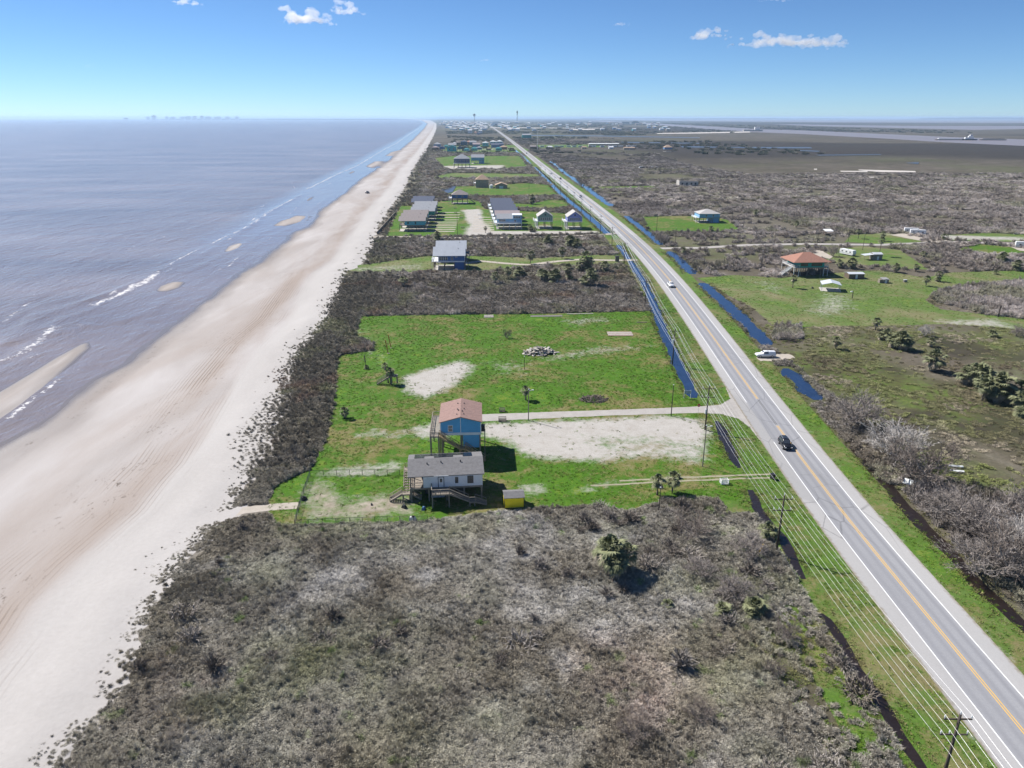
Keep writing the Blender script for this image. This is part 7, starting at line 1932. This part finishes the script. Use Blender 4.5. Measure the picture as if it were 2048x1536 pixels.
# clutter round the white house
def lump(label, b, mats, s, cat):
    r = empty('yard_item', (*b, 0), random.uniform(0, 3), label, cat)
    MB().frustum((-s, s, -s*.6, s*.6), (-s*.6, s*.7, -s*.4, s*.4), 0, s*1.0).build('body', mats[0], r); MB().frustum((-s*.5, s*.2, -s*.4, s*.4), (-s*.3, s*.1, -s*.2, s*.2), s*1.0+.004, s*1.35).build('top', mats[1], r)
lump('dark charcoal grill on the bare patch by the seaward stair', (-15.9, 122.5), (DARKM, PIPE), .55, 'grill')
lump('small dark item on the bare yard', (-22.3, 123.9), (DARKM, PIPE), .3, 'item'); lump('blue tarpaulin bundle at the corner of the white house', (-12.2, 121.8), (W_NAVY, W_SKY), .5, 'bundle')
lump('white tub with dark lids at the yard fence corner', (-13.9, 118.0), (WHITE, DARKM), .7, 'tub'); lump('black bundle against the seaward yard fence', (-35.8, 126.5), (DARKM, DARKM), .6, 'bundle')
lump('dark grill beside the metal carport', (142.8, 305.9), (DARKM, PIPE), .6, 'grill')
r = empty('carved_post', (*(151.2, 287.0), 0), 0, 'dark post with a pale birdhouse on the lawn right of the carport', 'post')
MB().tube([(0, 0, -.2), (0, 0, 3.2)], .16, 6).build('post', M_POLE, r); MB().box(-1.0, -.2, -.25, .25, 2.7, 3.1).build('birdhouse', WHITE, r)
r = empty('totem_post', (*(191.6, 255.9), 0), 0, 'tall dark carved post at the lower edge of the lawn', 'post')
MB().tube([(0, 0, -.2), (0, 0, 1.5), (.05, 0, 3), (.1, 0, 4.2)], [.3, .2, .22, .16], 7).build('post', M_POLE, r); MB().tube([(.1, 0, 4.2), (.1, 0, 4.6)], [.25, .05], 6).build('top', M_POLE, r)
# court furniture
for i, (b, lab) in enumerate((((-26.3, 637.9), 'dark table nearest the board wall on the court'), ((-23.5, 608.7), 'second dark table on the court'), ((-21.9, 575.6), 'third dark table on the court'), ((-16.9, 548.5), 'fourth dark table on the court, beside the gravel'), ((-14.5, 496.5), 'dark bin at the lower end of the court grass'), ((-3.7, 565.7), 'white table on the inland grass strips, upper one'), ((-2.8, 542.3), 'white table on the inland grass strips, lower one'))):
    r = empty('picnic_table', (*b, .03), 0, lab, 'table', 'tables on the court')
    mt = WHITE if 'white' in lab else PILE
    MB().box(-1.2, 1.2, -.5, .5, .75, .85).build('top', mt, r)
    for s in (-1.1, 1.1): MB().box(-1.2, 1.2, s-.18, s+.18, .42, .5).build('bench', mt, r)
    for s in (-.8, .8): MB().box(s-.06, s+.06, -1.2, 1.2, .3, .4).build('cross_beam', mt, r); MB().box(s-.06, s+.06, -.08, .08, 0, .75).build('leg', mt, r)
r = empty('roadside_cabinet', (*(68.6, 372.0), 0), 0, 'dark square cabinet where the sandy drive meets the ditch', 'cabinet')
MB().box(-1.0, 1.0, -.6, .6, 0, 2.6).build('cabinet', PILE, r); MB().slab([(-1.2, -.8, 2.7), (1.2, -.8, 2.7), (1.2, .8, 2.9), (-1.2, .8, 2.9)], .1).build('roof', DARKM, r)
# ---------------------------------------------------------------- vessels
r = empty('towboat', (*(1592.7, 2447.5), .3), RZ(-12), 'white towboat on the inland waterway', 'boat')
MB().prism([(-24, 0), (20, 0), (25, 4), (-24, 4)], 1, -7, 7).build('hull', DARKM, r); MB().box(-14, 12, -5.5, 5.5, 4, 9).build('deckhouse', WHITE, r); MB().box(-4, 9, -4.5, 4.5, 9, 13.5).build('upper_house', WHITE, r); MB().box(0, 7, -3.5, 3.5, 13.5, 17.5).build('wheelhouse', WHITE, r); MB().box(-.05, 7.05, -3.6, -3.51, 15, 16.6).build('window', GLASS, r); MB().tube([(-8, 0, 9), (-8, 0, 16)], 1.2, 8).build('funnel', DARKM, r)
for dx, lab in ((-62, 'pale barge behind the towboat'), (70, 'pale barge pushed ahead of the towboat')):
    b = (1592.7, 2447.5)
    r = empty('barge', (b[0] + dx, b[1] - dx * .2, .3), RZ(-12), lab, 'barge', 'barges'); MB().prism([(-36, 0), (36, 0), (40, 4), (-40, 4)], 1, -8, 8).build('hull', CONC, r); MB().box(-32, 32, -6, 6, 4, 5.6).build('hatch_cover', WHITE if dx < 0 else PILE, r)
for b, lab in (((1462.4, 4111.1), 'small towboat far along the waterway'), ((1843.5, 9512.1), 'dark barge tow near the far end of the waterway')):
    r = empty('towboat', (*b, .4), RZ(-8), lab, 'boat'); k = b[1] / 2500
    MB().prism([(-30*k, 0), (30*k, 0), (34*k, 5*k), (-30*k, 5*k)], 1, -7*k, 7*k).build('hull', DARKM if 'dark' in lab else CONC, r); MB().box(6*k, 22*k, -5*k, 5*k, 5*k, (13 if 'small' in lab else 8)*k).build('deckhouse', WHITE if 'small' in lab else PILE, r)
for X, Y, L, lab in ((-15918, 24000, 330, 'low cargo ship on the horizon at the far left'), (-9064, 20000, 90, 'dark drilling platform on the horizon'), (-6702, 12500, 60, 'fishing boat on the sea, left of three specks'), (-7109, 13500, 60, 'fishing boat on the sea, middle of three specks'), (-7280, 14000, 60, 'fishing boat on the sea, right of three specks')):
    r = empty('ship' if L > 100 else 'platform' if L == 90 else 'fishing_boat', (X, Y, SEA), 0, lab, 'ship' if L > 100 else 'platform' if L == 90 else 'boat')
    if L == 90:
        for sx in (-30, 30):
            for sy in (-20, 20): MB().box(sx-4, sx+4, sy-4, sy+4, -2, 40).build('leg', DARKM, r)
        MB().box(-45, 45, -30, 30, 40, 62).build('deck', DARKM, r)
    else:
        MB().prism([(-L/2, 0), (L*.46, 0), (L/2, L*.07), (-L/2, L*.07)], 1, -L*.07, L*.07).build('hull', DARKM, r)
        MB().box(-L*.46, -L*.3, -L*.06, L*.06, L*.07, L*.2).build('deckhouse', CONC, r)

# ---------------------------------------------------------------- clouds: small fair-weather puffs far inland and over the sea
def cloud_material():
    m = bpy.data.materials.new('cloud_vapour'); m.use_nodes = True
    t = m.node_tree; t.nodes.clear()
    o = t.nodes.new('ShaderNodeOutputMaterial'); v = t.nodes.new('ShaderNodeVolumePrincipled')
    v.inputs['Color'].default_value = (1, 1, 1, 1); v.inputs['Density'].default_value = 0.006; v.inputs['Anisotropy'].default_value = 0.3
    t.links.new(v.outputs[0], o.inputs['Volume'])
    return m
M_CLOUD = cloud_material()
def cloud(label, c, W, Hh, seed):
    """cluster of overlapping puffs fused into one lumpy body of vapour"""
    r = random.Random(seed)
    bm = bmesh.new()
    n = max(7, int(W / 43))
    for i in range(n):
        t = (i + .5) / n - .5
        env = (1 - (2*t)**2) ** .5 * r.uniform(.45, 1.0)
        rad = Hh * .34 * max(.25, env)
        for j in range(3):
            q = bmesh.ops.create_icosphere(bm, subdivisions=2, radius=rad * r.uniform(.5, 1.0))
            off = Vector((t * W + r.gauss(0, W*.03), r.gauss(0, Hh * .5), -Hh * .3 + rad * .6 + abs(r.gauss(0, .25)) * Hh * env))
            for v in q['verts']: v.co = Vector((v.co.x * 1.4, v.co.y * 1.2, v.co.z * .8)) + off
    me = bpy.data.meshes.new('cloud'); bm.to_mesh(me); bm.free()
    o = put('cloud', me, None, tuple(c))
    md = o.modifiers.new('fuse', 'REMESH'); md.mode = 'VOXEL'; md.voxel_size = Hh * .05
    tx = bpy.data.textures.new('puff', 'CLOUDS'); tx.noise_scale = Hh * .3; tx.noise_depth = 4
    dm = o.modifiers.new('billow', 'DISPLACE'); dm.texture = tx; dm.strength = Hh * .42; dm.mid_level = .62; dm.texture_coords = 'LOCAL'
    me.materials.append(M_CLOUD)
    return tag(o, label, 'cloud', 'small clouds')
cloud('bright cloud left of the middle, the larger of two neighbours', (-2161, 10105, 1229), 652, 261, 1)
cloud('thin slanting cloud right beside the larger left one', (-1657, 10122, 1328), 410, 186, 2)
cloud('wispy cloud touching the top edge over the sea', (-3634, 10225, 1404), 410, 124, 3)
cloud('tiny cloud alone above the right half', (1740, 9932, 1165), 211, 87, 4)
cloud('plump cloud left of the long flat cloud', (2823, 9848, 1049), 484, 223, 5)
cloud('long flat cloud with a hump at its right', (3864, 9776, 961), 1490, 248, 6)
cloud('faint small cloud low over the far subdivision', (22, 9841, 740), 161, 62, 7)
cloud('cloud wisp just touching the top edge on the right', (3685, 9965, 1457), 497, 112, 8)
cloud('faint speck of cloud low over the sea', (-4873, 10005, 676), 124, 37, 9)

# ================================================================== haze: the air between here and the horizon
hz = MB().box(-62000, 62000, -300, 62000, -3.5, 96)
hm = bpy.data.materials.new('sea_haze')
hm.use_nodes = True
hm.node_tree.nodes.clear()
_o = hm.node_tree.nodes.new('ShaderNodeOutputMaterial')
_v = hm.node_tree.nodes.new('ShaderNodeVolumePrincipled')
_v.inputs['Color'].default_value = (0.55, 0.76, 1.0, 1)
_v.inputs['Density'].default_value = 0.00005
_v.inputs['Anisotropy'].default_value = 0.2
hm.node_tree.links.new(_v.outputs[0], _o.inputs['Volume'])
haze = hz.build('haze', hm)
tag(haze, 'thin pale blue sea haze over the far shore', 'haze', kind='stuff')
